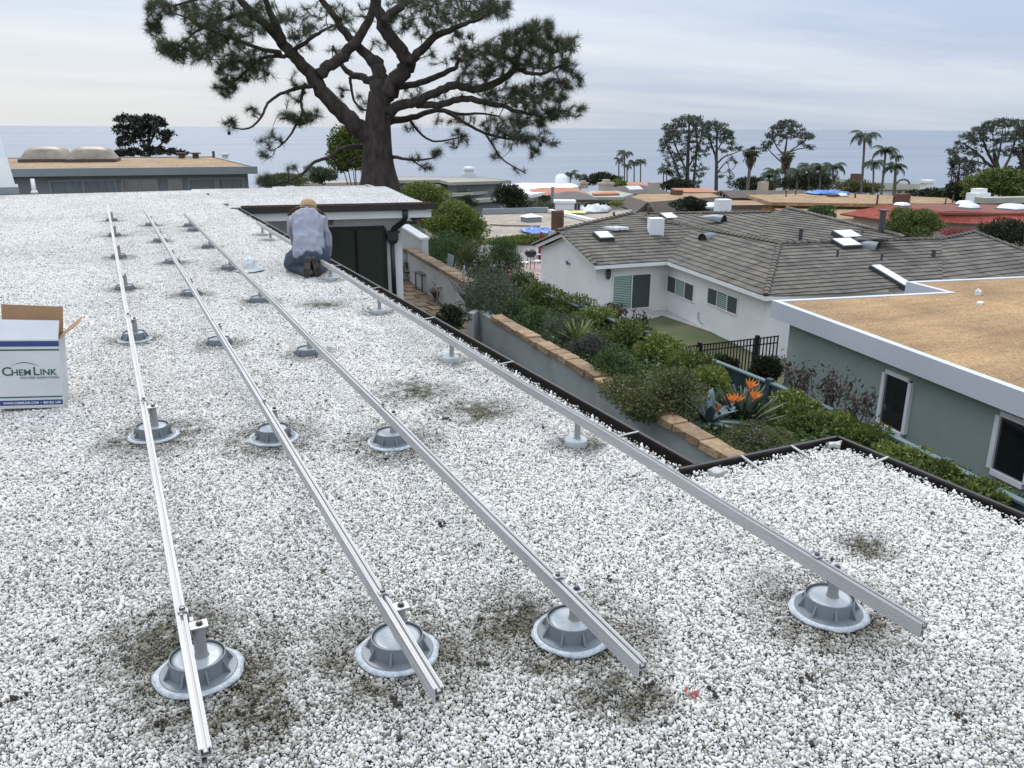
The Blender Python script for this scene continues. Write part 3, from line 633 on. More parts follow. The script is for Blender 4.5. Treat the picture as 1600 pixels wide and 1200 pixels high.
# ------------------------------------------------------------------ carton
bx = thing('open_carton', 'white carton with blue and green stripes standing open on the gravel', 'box', (0, 0, 0))
BR = at(99, 636, .01); rd = Vector((BR.x, BR.y, 0)).normalized(); ux = Vector((rd.y, -rd.x, 0)); ux = (Matrix.Rotation(R(-10), 3, 'Z') @ ux); BL = BR-ux*.330+Vector((0, 0, .024)); uy = Vector((-ux.y, ux.x, 0)); uy = uy if uy.y > 0 else -uy
wid = (BR-BL).length; BL = BL+Vector((0, 0, 0)); hgt = .40; dep = .22
tilt = 0.055
bx.location = BL
def bp(a, b, c):   # a along the front, b backwards, c up; the carton leans back a little
    return BL+ux*(a+c*.07)+uy*(b+c*tilt)+Vector((0, 0, c-a*.075))
def panel(name, q, m, th=.004, nrm=None, parent=None, label=None):
    q = [Vector(p) for p in q]; n_ = (q[1]-q[0]).cross(q[3]-q[0]).normalized() if nrm is None else nrm
    mb = MB(); mb.add(q+[p-n_*th for p in q], [(0, 1, 2, 3), (7, 6, 5, 4), (0, 4, 5, 1), (1, 5, 6, 2), (2, 6, 7, 3), (3, 7, 4, 0)]); return mb.build(name, m, parent or bx, label=label)
front = panel('front_panel', [bp(0, 0, 0), bp(wid, 0, 0), bp(wid, 0, hgt), bp(0, 0, hgt)], M['carton'])
panel('side_panel', [bp(wid, 0.004, 0), bp(wid, dep, 0), bp(wid, dep, hgt), bp(wid, .004, hgt)], M['carton'])
panel('side_panel', [bp(.004, 0.004, 0), bp(.004, dep, 0), bp(.004, dep, hgt), bp(.004, .004, hgt)], M['carton'])
panel('back_panel', [bp(0.004, dep, 0), bp(wid-.004, dep, 0), bp(wid-.004, dep, hgt), bp(0.004, dep, hgt)], M['cardboard'])
panel('bottom_panel', [bp(0.004, .004, 0.006), bp(wid-.004, .004, 0.006), bp(wid-.004, dep-.004, .006), bp(0.004, dep-.004, .006)], M['cardboard'])
def flap(name, a, b, c, d, m_in, m_out):
    f = panel(name, [a, b, c, d], m_out); f.data.materials.append(m_in); f.data.polygons[1].material_index = 1; return f
flap('front_flap', bp(.006, 0, hgt+.001), bp(wid-.004, 0, hgt+.001), bp(wid-.004, .085, hgt+.095), bp(.008, .085, hgt+.100), M['cardboard'], M['carton'])
flap('back_flap', bp(wid-.006, dep, hgt+.001), bp(.006, dep, hgt+.001), bp(.006, dep+.03, hgt+.155), bp(wid-.002, dep+.02, hgt+.145), M['cardboard'], M['carton'])
flap('side_flap', bp(wid, .01, hgt+.001), bp(wid, dep-.01, hgt+.001), bp(wid+.105, dep-.02, hgt+.095), bp(wid+.105, .03, hgt+.088), M['cardboard'], M['cardboard'])
flap('side_flap', bp(0, dep-.01, hgt+.001), bp(0, .01, hgt+.001), bp(-.045, .04, hgt+.10), bp(-.045, dep-.03, hgt+.115), M['cardboard'], M['cardboard'])
fn = -(uy-Vector((0, 0, tilt))).normalized()
def stripe(name, c0, c1, m, off=.0008):
    panel(name, [bp(.0015, 0, c0)+fn*off, bp(wid-.0015, 0, c0)+fn*off, bp(wid-.0015, 0, c1)+fn*off, bp(.0015, 0, c1)+fn*off], m, .0006, fn, front)
stripe('blue_stripe', hgt-.038, hgt-.006, M['print_blue']); stripe('green_stripe', hgt-.062, hgt-.053, M['print_green'])
stripe('green_stripe', .062, .070, M['print_green']); stripe('blue_stripe', .018, .048, M['print_blue'])
FT = Matrix((( *(ux+Vector((0, 0, 0))).normalized(), 0), (0, 0, 0, 0), (0, 0, 0, 0), (0, 0, 0, 1)))
def lettering(txt, size, a, c, m, sx=1.0, off=.0016, shear=0.0, bold=0.0, space=1.0):
    cu = bpy.data.curves.new('t', 'FONT'); cu.body = txt; cu.size = size; cu.shear = shear; cu.offset = bold; cu.extrude = .0004; cu.space_character = space
    to = bpy.data.objects.new('t', cu); COL.objects.link(to); dg = bpy.context.evaluated_depsgraph_get(); me = bpy.data.meshes.new_from_object(to.evaluated_get(dg))
    bpy.data.objects.remove(to); bpy.data.curves.remove(cu)
    upv = (Vector((0, 0, 1))+uy*tilt+ux*.07); uxs = ux-Vector((0, 0, .075))
    for v in me.vertices:
        p = bp(a, 0, c)+fn*off+uxs*(v.co.x*sx)+upv*v.co.y+fn*v.co.z; v.co = p
    me.materials.clear(); me.materials.append(m); return link('lettering', me, front)
b1 = .0009
lettering('C', .070, .030, .195, M['print_green'], 1.05, bold=b1)
lettering('HEM', .050, .077, .195, M['print_green'], 1.02, bold=b1)
lettering('L', .070, .186, .195, M['print_green'], 1.0, bold=b1)
lettering('INK', .050, .222, .195, M['print_green'], 1.02, bold=b1)
lettering('POLYMER INNOVATION', .0185, .120, .174, M['print_grey'], .97, shear=.2)
lettering('WWW.CHEMLINK.COM  \u2022  800 826 1681', .0185, .026, .0262, M['print_white'], .90, off=.0024, bold=.0004)
sw = MB(); sp = []
for i in range(17):
    t_ = i/16; sp.append((.075+.150*t_, .246+.024*math.sin(math.pi*t_**.9), .0042*math.sin(math.pi*t_)+.0004))
vs = [bp(a, 0, c+s*h)+fn*.0016 for a, c, h in sp for s in (-.5, .5)]
sw.add(vs, [(i*2, i*2+2, i*2+3, i*2+1) for i in range(16)]); sw.build('swoosh', M['print_green'], front)

# ------------------------------------------------------------------ white housing at the left edge, small vent, plastic scrap
p0 = at(0, 302, 0); 
hs = thing('roof_skylight_housing', 'tall white curved housing with dark flashing at the left edge of the roof', 'skylight', (p0.x-.5, p0.y+.4, 0))
prof = []; e0 = at(26, 303, 0); ey = Vector((e0.x, e0.y, 0)).normalized(); ex = Vector((ey.y, -ey.x, 0))
def hp(a, z, d=0): return e0+ex*a+ey*d+Vector((0, 0, z))
mb = MB(); out_ = [(0.0, .0), (-.05, .25)]; mb.prism([(hp(x, 0, d).x, hp(x, 0, d).y) for x, d in ((.06, 0), (-1.2, 0), (-1.2, 1.2), (.06, 1.2))], 0, .16); mb.build('flashing', M['fascia_mid'], hs)
def loft(secs, name, m, parent):
    mb = MB(); n = len(secs[0]); vs = [p for s in secs for p in s]; fs = [(i*n+k, i*n+(k+1) % n, (i+1)*n+(k+1) % n, (i+1)*n+k) for i in range(len(secs)-1) for k in range(n)]
    fs += [tuple(range(n))[::-1], tuple(range((len(secs)-1)*n, len(secs)*n))]; mb.add(vs, fs); return mb.build(name, m, parent)
def rect(x1, d0, d1, z): return [hp(x1, z, d0), hp(x1, z, d1), hp(-1.2, z, d1), hp(-1.2, z, d0)]
loft([rect(.0, .03, 1.17, .16), rect(-.07, .05, 1.15, .78), rect(-.075, .05, 1.15, .80)], 'lower_housing', M['white_paint'], hs)
loft([rect(-.085, .08, 1.12, .8005), rect(-.11, .1, 1.1, 1.1), rect(-.145, .13, 1.07, 1.40), rect(-.19, .18, 1.0, 1.70), rect(-.235, .24, .95, 1.86), rect(-.33, .3, .9, 1.97), rect(-.5, .4, .8, 2.02)], 'curved_cover', M['dome'], hs)
vp = at(54, 302, 0); mb = MB(); mb.tube([vp, vp+Vector((0, 0, .18)), vp+Vector((0, 0, .34))], [.06, .048, .045], 12); mb.lathe([(.09, .0), (.07, .05), (.05, .08)], 12, vp)
tag(mb.build('vent_pipe', M['white_paint'], None, True), 'short white vent pipe on the gravel near the back edge', 'vent pipe')
vp = at(391, 425, 0); mb = MB(); n = 9; vs = []
for i, (r_, z_) in enumerate(((.16, .012), (.12, .04), (.075, .10), (.06, .15), (.015, .16))):
    for k in range(n):
        a = 2*math.pi*k/n; q_ = r_*rng.uniform(.7, 1.25); vs.append((vp.x+math.cos(a)*q_, vp.y+math.sin(a)*q_, z_+rng.uniform(-.008, .012)))
mb.add(vs, [(i*n+k, i*n+(k+1) % n, (i+1)*n+(k+1) % n, (i+1)*n+k) for i in range(4) for k in range(n)]+[tuple(range(4*n, 5*n))])
tag(mb.build('plastic_scrap', M['plastic_sheet']), 'crumpled scrap of pale plastic lying beside the third rail', 'plastic')

# ------------------------------------------------------------------ kneeling worker
def remesh(name, balls, m, vox=.012, smooth=8, fold=0.0, cut=None, seed=0, foldscale=9.0):
    V = []; Fc = []; v, f = ICO2; o = 0
    for (p, r_) in balls:
        r3 = np.array(r_ if isinstance(r_, (tuple, list)) else (r_,)*3); V.append(v*r3+np.array(p)); Fc.append(f+o); o += len(v)
    me = npmesh('tmp', np.concatenate(V), np.concatenate(Fc), None); ob = bpy.data.objects.new('tmp', me); COL.objects.link(ob)
    rm = ob.modifiers.new('r', 'REMESH'); rm.mode = 'VOXEL'; rm.voxel_size = vox
    sm = ob.modifiers.new('s', 'SMOOTH'); sm.factor = .5; sm.iterations = smooth
    dg = bpy.context.evaluated_depsgraph_get(); dg.update(); r = bpy.data.meshes.new_from_object(ob.evaluated_get(dg)); bpy.data.objects.remove(ob); r.name = name
    if fold or cut:
        from mathutils import noise
        bm = bmesh.new(); bm.from_mesh(r); bm.normal_update()
        if cut:
            dl = [q for q in bm.verts if cut(q.co)]; bmesh.ops.delete(bm, geom=dl, context='VERTS')
        if fold:
            for q in bm.verts:
                c = q.co; s_ = noise.noise(Vector((c.x*foldscale, c.y*foldscale*.55+seed, c.z*foldscale*.55)))+.5*noise.noise(Vector((c.x*foldscale*2.2, c.y*foldscale*1.3, c.z*foldscale*1.1+seed)))
                q.co = c+q.normal*(-abs(s_)*fold+fold*.25)
        bm.to_mesh(r); bm.free()
    r.materials.clear(); r.materials.append(m); r.shade_smooth(); return r
def chain(pts, n=7):
    """capsule chain through (x,y,z,r[,rx ry rz scale]) points"""
    res = []
    for a, b in zip(pts[:-1], pts[1:]):
        for i in range(n):
            t = i/n; p = [a[j]*(1-t)+b[j]*t for j in range(3)]; ra, rb = a[3], b[3]
            if isinstance(ra, tuple): r_ = tuple(ra[j]*(1-t)+rb[j]*t for j in range(3))
            else: r_ = ra*(1-t)+rb*t
            res.append((p, r_))
    res.append((pts[-1][:3], pts[-1][3])); return res
pp = at(487, 436, 0)
person = thing('person', 'man in a grey shirt, jeans and straw hat kneeling over the roof edge', 'person', (0, 0, 0))
# local frame: +y = the way he faces
torso = [(0, .02, .27, (.165, .13, .13)), (0, .10, .38, (.165, .12, .14)), (0, .21, .52, (.18, .115, .145)), (0.0, .31, .63, (.185, .10, .13)), (.0, .37, .68, (.11, .08, .08))]
head = [(.0, .40, .68, .062), (.005, .47, .69, .068), (.01, .53, .695, .090), (.012, .555, .68, .092)]
armL = [(-.165, .34, .60, .066), (-.185, .44, .46, .052), (-.185, .54, .34, .046), (-.15, .64, .22, .040), (-.10, .72, .13, .030)]
armR = [(.17, .32, .60, .068), (.215, .32, .45, .054), (.225, .30, .32, .048), (.205, .38, .19, .040), (.17, .48, .09, .030)]
legL = [(-.10, .05, .24, .115), (-.19, .22, .17, .100), (-.245, .36, .085, .072), (-.16, .18, .075, .062), (-.06, -.05, .065, .050), (-.045, -.10, .06, .045)]
legR = [(.10, .05, .24, .115), (.15, .24, .20, .098), (.17, .40, .085, .070), (.14, .18, .072, .060), (.085, -.03, .065, .048), (.08, -.08, .06, .045)]
def fingers(w, d, side):
    b = []; d = Vector(d).normalized(); sd = d.cross(Vector((0, 0, 1))).normalized(); dn = sd.cross(d)
    w = Vector(w); b += chain([(*(w), (.028)), (*(w+d*.05), .027), (*(w+d*.085), .026)], 4)
    for i, ln in enumerate((.062, .072, .068, .052)):
        s_ = w+d*.085+sd*(.034-.0225*i); k1 = s_+d*ln*.5-dn*.006*(-1); k2 = k1+d*ln*.38-Vector((0, 0, .016)); k3 = k2+d*ln*.2-Vector((0, 0, .02))
        b += chain([(*s_, .0105), (*k1, .0098), (*k2, .009), (*k3, .008)], 5)
    th = w+d*.03+sd*side*.032; b += chain([(*th, .013), (*(th+sd*side*.028+d*.028), .011), (*(th+sd*side*.03+d*.058-Vector((0, 0, .01))), .009)], 5); return b
body = chain(torso)+chain(head)+chain(armL)+chain(armR)+chain(legL)+chain(legR)+fingers(armL[-1][:3], (.35, .9, -.35), 1)+fingers(armR[-1][:3], (-.2, .95, -.2), -1)
body += chain([(.012, .63, .675, .017), (.012, .655, .66, .014)], 3)+[((-.085, .535, .68), (.012, .022, .03)), ((.108, .535, .68), (.012, .022, .03)), ((.012, .625, .64), (.035, .012, .008))]
body = [(p, tuple(x*.88 for x in r_) if isinstance(r_, tuple) else (r_*.94 if r_ > .035 else r_)) for p, r_ in body]
bo = link('body', remesh('body', body, M['skin'], .0085, 3), person)
for ex_ in (-.03, .055):
    mb = MB(); mb.lathe([(.0, -.011), (.009, -.006), (.011, 0), (.009, .006), (0, .011)], 10, (ex_, .635, .70)); mb.build('eye', M['print_white'], bo, True)
grow = lambda L_, k, a=0: [(p[0], p[1], p[2], tuple(x+k for x in p[3]) if isinstance(p[3], tuple) else p[3]+k) for p in L_]
sh = chain(grow([(0, .02, .285, (.182, .108, .07)), (0.0, .06, .345, (.182, .120, .12)), (0.0, .115, .41, (.180, .123, .14))]+torso[1:4], .016), 8)+chain(grow([(.0, .37, .675, (.105, .07, .075))], .012)+grow([(.0, .385, .69, (.085, .05, .06))], .01), 3)
sh += chain(grow([(.0, .31, .63, .10)]+armL[:4], .017), 6)+chain(grow([(.0, .31, .63, .10)]+armR[:4], .017), 6)
# hem hanging behind
sh += chain([(-.13, -.075, .275, (.055, .025, .05)), (0, -.082, .29, (.07, .025, .05)), (.12, -.072, .285, (.055, .025, .05))], 8)
sh += chain([(-.165, -.04, .25, (.04, .06, .055)), (-.175, .05, .30, (.03, .06, .07))], 5)
link('shirt', remesh('shirt', sh, M['shirt'], .010, 5, fold=.042, seed=3, foldscale=7.5), person)
for i, (x, z, w_, m_) in enumerate(((.03, .735, .05, 'print_red'), (-.06, .728, .03, 'print_faded'), (.10, .722, .04, 'print_faded'))):
    pass
shm = person.children[-1].data; pv = []; pf = []
from mathutils import noise as _ns
for p_ in shm.polygons:
    c = p_.center
    if p_.normal.y < .2 and -.10 < c.x < .11 and .60 < c.z+.9*c.x*c.x < .655 and _ns.noise(c*55) > .12:
        b_ = len(pv); pv += [shm.vertices[i].co+p_.normal*.0025 for i in p_.vertices]; pf.append(tuple(range(b_, b_+len(p_.vertices))))
if pf:
    mb = MB(); mb.add(pv, pf); mb.build('faded_print', mat('washed_print', (.275, .295, .345), .95), person.children[-1])
jn = chain(grow([(0, .0, .235, (.175, .125, .115)), (0, .05, .27, (.165, .125, .12)), (0, .09, .36, (.150, .11, .11))], .012), 5)+chain(grow(legL[:5], .016), 7)+chain(grow(legR[:5], .016), 7)
link('jeans', remesh('jeans', jn, M['jeans'], .011, 4, fold=.012, seed=9, foldscale=11), person)
def boot(x, y, yaw, roll):
    T = Matrix.Translation((x, y, 0)) @ Matrix.Rotation(yaw, 4, 'Z') @ Matrix.Rotation(roll, 4, 'Y')
    # foot stands on its toes: heel up, sole facing back (-y)
    ln = [(0, .03, .035, (.048, .045, .034)), (0, .035, .09, (.052, .042, .05)), (0, .05, .15, (.044, .045, .05)), (0, .07, .21, (.040, .05, .045))]
    up_ = [(0, .08, .20, (.043, .05, .048)), (0, .16, .135, (.052, .055, .052)), (0, .24, .105, (.056, .058, .056))]
    me = remesh('boot', chain(ln, 6)+chain(up_, 6), M['boot'], .008, 4); me.transform(T); b = link('boot', me, person)
    outl = [(-.030, .004), (-.046, .035), (-.050, .075), (-.042, .115), (-.034, .15), (-.037, .19), (-.036, .225), (-.022, .248), (0, .255), (.022, .248), (.036, .225), (.037, .19), (.034, .15), (.043, .115), (.052, .075), (.046, .035), (.030, .004), (0, -.004)]
    mb = MB(); n = len(outl)
    yb = lambda z: -.012-.010*math.sin(z*9)+.03*max(0, (z-.12))*.6
    vs = [T @ Vector((a, yb(z), z+.008)) for a, z in outl]+[T @ Vector((a*.96, yb(z)+.024, z+.008)) for a, z in outl]
    mb.add(vs, [tuple(range(n))[::-1], tuple(range(n, 2*n))]+[(i, (i+1) % n, (i+1) % n+n, i+n) for i in range(n)])
    so = mb.build('sole', M['sole'], b)
    tr = MB()
    for z in (.025, .05, .075, .10, .195, .22): tr.box(-.036, yb(z)-.006, z, .036, yb(z)+.004, z+.011, T)
    tr.box(-.037, yb(.17)-.009, .155, .037, yb(.17)+.006, .235, T) if False else None
    tr.build('tread', M['boot'], so)
boot(-.055, -.205, R(-8), R(10)); boot(.105, -.13, R(24), R(-16))
Th = Matrix.Translation((.012, .555, .690)) @ Matrix.Rotation(R(-24), 4, 'X') @ Matrix.Rotation(R(6), 4, 'Y')
br_ = []; 
for i, r_ in enumerate(np.linspace(.098, .245, 7)): br_.append((r_, .045-.0-.004*i-.030*(i/6)**2))
mb = MB(); mb.lathe(br_+[(b[0], b[1]-.005) for b in br_[::-1]], 40, jit=lambda i, k: .02*math.sin(k*2*math.pi/40*2+.6))
mb.v = [tuple(Th @ (Vector(v)+Vector((0, 0, -.55*max(0, abs(v[0])-.10)**1.3)))) for v in mb.v]; hat = mb.build('straw_hat', M['straw_under'], person, True)
mb = MB(); mb.lathe([(.103, .040), (.101, .075), (.096, .115), (.085, .145), (.06, .158), (.02, .152), (0, .15)], 28); mb.v = [tuple(Th @ Vector(v)) for v in mb.v]; mb.build('crown', M['straw'], hat, True)
mb = MB(); mb.lathe([(.1045, .044), (.1040, .066)], 28); mb.v = [tuple(Th @ Vector(v)) for v in mb.v]; mb.build('hat_band', M['brown_trim'], hat, True)
for ch in person.children: pass
person.location = (pp.x+.03, pp.y+.18, 0.012); person.rotation_euler = (0, 0, R(-13)); person.scale = (.90, .90, .92)
# ------------------------------------------------------------------ neighbouring buildings
def sample_poly(poly, i): return Vector((poly[i][0], poly[i][1], 0)), Vector((poly[(i+1) % len(poly)][0], poly[(i+1) % len(poly)][1], 0))
def add_window(parent, P, Q, t0, t1, z0, z1, frame, glass, fr=.05, proud=.03, mull=0, split=None):
    """window on the wall from P to Q (plan); returns the frame object with its pane below it"""
    d = (Q-P); a = P+d*t0; b = P+d*t1; e = d.normalized(); n_ = Vector((e.y, -e.x, 0))
    if n_.dot(Vector((0, 0, 0))-P) < 0: n_ = -n_
    a, b = a+n_*proud/2, b+n_*proud/2; w = MB()
    for z in (z0+fr/2, z1-fr/2): w.beam(Vector((a.x, a.y, z)), Vector((b.x, b.y, z)), proud+.04, fr)
    for p in (a+e*fr/2, b-e*fr/2): w.beam(Vector((p.x, p.y, z0+fr)), Vector((p.x, p.y, z1-fr)), fr, proud+.036, up=n_)
    for k in range(mull):
        p = a+(b-a)*((k+1)/(mull+1)); w.beam(Vector((p.x, p.y, z0+fr)), Vector((p.x, p.y, z1-fr)), fr*.8, proud+.03, up=n_)
    wo = w.build('window', frame, parent)
    gs = glass if isinstance(glass, (list, tuple)) else [glass]*(mull+1)
    for k, g in enumerate(gs):
        p = a+(b-a)*(k/len(gs)); q = a+(b-a)*((k+1)/len(gs)); s = MB(); zc = (z0+z1)/2
        s.beam(Vector((p.x, p.y, zc))+e*fr*.45, Vector((q.x, q.y, zc))-e*fr*.45, .012, z1-z0-fr*1.2); s.build('pane', g, wo)
    return wo
def flat_house(name, label, cat, poly, zr, zg, fas, ov, roof, fascia, wall, wins=(), frame=None, glass=None, lip=.03, group=None, skip_wall=False):
    poly = [Vector(p) for p in poly]; c = sum(poly, Vector())/len(poly)
    h = thing(name, label, cat, (c.x, c.y, zg), group); pl = [(p.x, p.y) for p in poly]
    ip = inset(pl, .14)
    mb = MB(); mb.prism(ip, zr-fas*.6, zr-lip); mb.build('roof', M[roof], h)
    mb = MB(); n = len(pl)
    for i in range(n):
        j = (i+1) % n; a = [(pl[i][0], pl[i][1]), (pl[j][0], pl[j][1]), ip[j], ip[i]]; mb.prism(a, zr-fas, zr)
    mb.build('fascia', M[fascia], h)
    wp = inset(pl, ov)
    mb = MB(); mb.prism(wp, zg-.5, zr-fas-.002); mb.build('wall', M[wall], h)
    for (i, t0, t1, z0, z1, *r) in wins:
        P, Q = sample_poly(wp, i); add_window(h, P, Q, t0, t1, z0, z1, M[r[0] if r else (frame or 'white_paint')], [M[x] for x in r[1]] if len(r) > 1 else M[glass or 'glass_dark'], mull=(len(r[1])-1 if len(r) > 1 else 0))
    h['_'] = 0; del h['_']
    return h, wp
def dome(parent, p, sx_, sy_, hgt, m='dome', rot=0, curb='fascia_mid'):
    T = Matrix.Translation(p) @ Matrix.Rotation(rot, 4, 'Z'); mb = MB(); mb.box(-sx_/2, -sy_/2, -.05, sx_/2, sy_/2, .10, T); c = mb.build('skylight', M[curb], parent)
    n = 10; vs = []
    for i in range(n+1):
        for j in range(n+1):
            u, v = i/n*2-1, j/n*2-1; vs.append(T @ Vector((u*sx_*.47, v*sy_*.47, .102+hgt*((1-u**4)*(1-v**4))**.6)))
    mb = MB(); mb.add(vs, [(i*(n+1)+j, (i+1)*(n+1)+j, (i+1)*(n+1)+j+1, i*(n+1)+j+1) for i in range(n) for j in range(n)]); mb.build('dome', M[m], c, True)
def pipe(parent, p, h=.35, r=.05, m='brown_trim', cap=False, name='vent_pipe'):
    mb = MB(); mb.tube([p-Vector((0, 0, .1)), p+Vector((0, 0, h))], r, 8)
    if cap: mb.tube([p+Vector((0, 0, h+.001)), p+Vector((0, 0, h+.07))], r*1.7, 8)
    return mb.build(name, M[m], parent)
def bricks_chimney(parent, c, w, d, z0, z1, m, rot=0, course=.075, cap=None, holes=False, name='chimney'):
    T = Matrix.Translation((c.x, c.y, 0)) @ Matrix.Rotation(rot, 4, 'Z'); mb = MB(); mb.box(-w/2+.012, -d/2+.012, z0, w/2-.012, d/2-.012, z1-.01, T); o = mb.build(name, M[m], parent)
    br = MB(); nz_ = int((z1-z0)/course)
    for k in range(nz_):
        za = z0+k*course; nb = max(2, round(w/.22))
        for i in range(nb):
            x0 = -w/2+w*i/nb; off = rng.uniform(-.004, .004)
            br.box(x0+.004, -d/2+off, za+.004, x0+w/nb-.004, d/2+off, za+course-.005, T)
    stuff(br.build('brickwork', M[m], o))
    if cap:
        cp = MB(); cp.box(-w/2-.05, -d/2-.05, z1, w/2+.05, d/2+.05, z1+.07, T); cp.build('chimney_cap', M[cap], o)
    return o

# --- sage green house, right
ZG = -1.9
g0, g1 = at(1206, 469, ZG), at(1600, 613, ZG); gd_ = (g1-g0).normalized(); gq = Vector((-gd_.y, gd_.x, 0)); gq = gq if gq.x > 0 else -gq
g1b = g0+gd_*13; s1 = at(1460, 451, ZG); s1 = g0+gq*(s1-g0).dot(gq); s2 = at(1410, 440, ZG); s2 = s1-gd_*abs((s2-s1).dot(gd_)); s3 = s2+gq*9
gh, gw = flat_house('green_house', 'sage green house with pale fascia and flat tan gravel roof', 'house', [g1b, g0, s1, s2, s3, s3+gd_*14.5], ZG, -4.7, .36, .30, 'tan_gravel', 'fascia_grey', 'stucco_green', lip=.02)
mb = MB(); q_ = [(p.x, p.y) for p in (g1b, g0, s1, s2, s3)]; i2 = inset(q_, .10)
def gwin(px0, py0, px1, py1, hh):
    P, Q = sample_poly(gw, 0); wn_ = Vector((-(Q-P).y, (Q-P).x, 0)).normalized()
    a, b = hit(px0, py0, P, wn_), hit(px1, py1, P, wn_); L_ = (Q-P).length
    ta, tb = (a-P).dot((Q-P).normalized())/L_, (b-P).dot((Q-P).normalized())/L_
    return ta, tb, a.z
ta, tb, zt = gwin(1389, 576, 1426, 586, 0); zb1 = hit(1381, 668, sample_poly(gw, 0)[0], Vector((gq.x, gq.y, 0))).z
P, Q = sample_poly(gw, 0); w1 = add_window(gh, P, Q, ta, tb, zb1, zt, M['white_paint'], M['glass_dark'], fr=.075, proud=.05)
ta, tb, zt = gwin(1570, 641, 1622, 660, 0); zb1 = hit(1556, 742, P, Vector((gq.x, gq.y, 0))).z
w2 = add_window(gh, P, Q, ta, tb, zb1, zt, M['white_paint'], M['glass_dark'], fr=.085, proud=.05)
for px, py, m_ in ((1528, 459, 'white_paint'), (1531, 474, 'white_paint')):
    p = at(px, py, ZG); mb = MB(); T = Matrix.Translation(p) @ Matrix.Rotation(.4, 4, 'Z'); mb.box(-.09, -.05, -.02, .09, .05, .07 if py < 465 else .03, T)
    if py < 465: mb.box(-.12, -.012, .0702, .02, .012, .11, T)
    mb.build('roof_vent', M['white_paint'], gh)
pt_ = MB(); pt_.prism([(p.x, p.y) for p in (g0-gq*1.2-gd_*1.5, g0+gq*14-gd_*6, g0+gq*14+gd_*16, g0-gq*1.2+gd_*16)], -5.3, -4.7); struct(pt_.build('side_path', M['soil']))

# --- green board fence
fpx = [(845, 455), (935, 490), (1010, 521), (1083, 549), (1215, 601), (1310, 643), (1380, 672), (1480, 722), (1600, 783), (1700, 834)]
fz = -2.6; fp = [at(x, y, fz) for x, y in fpx]
fence = thing('board_fence', 'blue green board fence between the planting bed and the neighbours', 'fence', (fp[4].x, fp[4].y, -4.4))
bm_ = MB(); bm_.box(-.0675, -.012, -1.75, .0675, .012, 0); board_me = bm_.mesh('board', M['fence'])
for a, b in zip(fp[:-1], fp[1:]):
    L_ = (b-a).length; n = max(1, round(L_/.142)); e = (b-a).normalized(); ang = math.atan2(e.y, e.x)
    for i in range(n):
        p = a+(b-a)*((i+.5)/n); o = link('board', board_me, fence); o.location = p+Vector((0, 0, -.052+rng.uniform(-.004, .004)))+Vector((-e.y, e.x, 0))*rng.uniform(-.005, .005); o.rotation_euler = (0, 0, ang)
    mb = MB(); mb.beam(a+Vector((0, 0, -.02)), b+Vector((0, 0, -.02)), .10, .035); mb.build('top_rail', M['fence_top'], fence)
    mb = MB(); nn_ = Vector((-e.y, e.x, 0)); mb.beam(a+Vector((0, 0, -1.2))+nn_*.035*(1 if nn_.x > 0 else -1), b+Vector((0, 0, -1.2))+nn_*.035*(1 if nn_.x > 0 else -1), .04, .09); mb.build('back_rail', M['fence'], fence)
for x, y in ((910, 480), (1010, 521), (1083, 549), (1203, 596), (1480, 722), (1310, 643)):
    p = at(x, y, fz); mb = MB(); mb.box(p.x-.06, p.y-.055, -4.5, p.x+.05, p.y+.055, fz+.05); mb.build('post', M['fence'], fence)
mb = MB(); mb.beam(fp[0]+Vector((0, .02, 0)), fp[0]+Vector((0, 4, -.2)), .10, .04); 
# --- black iron fence beyond it
i0, i1 = atf(1060, 540, 21.5), atf(1216, 526, 18.2); zt0 = -2.95
def ip_(t): p = i0+(i1-i0)*t; return Vector((p.x, p.y, zt0))
i0.z = i1.z = 0
ifn = thing('iron_fence', 'black iron picket fence beside the green house', 'fence', (i1.x, i1.y, -4.3))
tl = [hit(x, y, i0, Vector((i1.y-i0.y, -(i1.x-i0.x), 0))) for x, y in ((1048, 536), (1066, 532), (1068, 541), (1190, 527), (1216, 524))]
def ztop(t): return tl[2].z+(tl[4].z-tl[2].z)*t
for k, (dz) in enumerate((-.02, -.17)):
    mb = MB(); mb.beam(Vector((tl[2].x, tl[2].y, tl[2].z+dz)), Vector((tl[4].x, tl[4].y, tl[4].z+dz)), .035, .03); mb.build('rail', M['iron'], ifn)
mb = MB(); mb.beam(Vector((tl[0].x, tl[0].y, tl[0].z)), Vector((tl[1].x, tl[1].y, tl[1].z)), .035, .03); mb.build('rail', M['iron'], ifn)
mb = MB(); mb.beam(Vector((tl[2].x, tl[2].y, tl[2].z-1.25)), Vector((tl[4].x, tl[4].y, tl[4].z-1.25)), .035, .03); mb.build('rail', M['iron'], ifn)
npk = int((tl[4]-tl[2]).length/.112)
for i in range(npk+1):
    t = i/npk; p = tl[2]+(tl[4]-tl[2])*t; big = i in (0, int(npk*.22), int(npk*.82)); w_ = .04 if big else .011; mb = MB(); mb.box(p.x-w_, p.y-w_, p.z-1.4, p.x+w_, p.y+w_, p.z+(.06 if big else -.0)); mb.build('post' if big else 'picket', M['iron'], ifn)

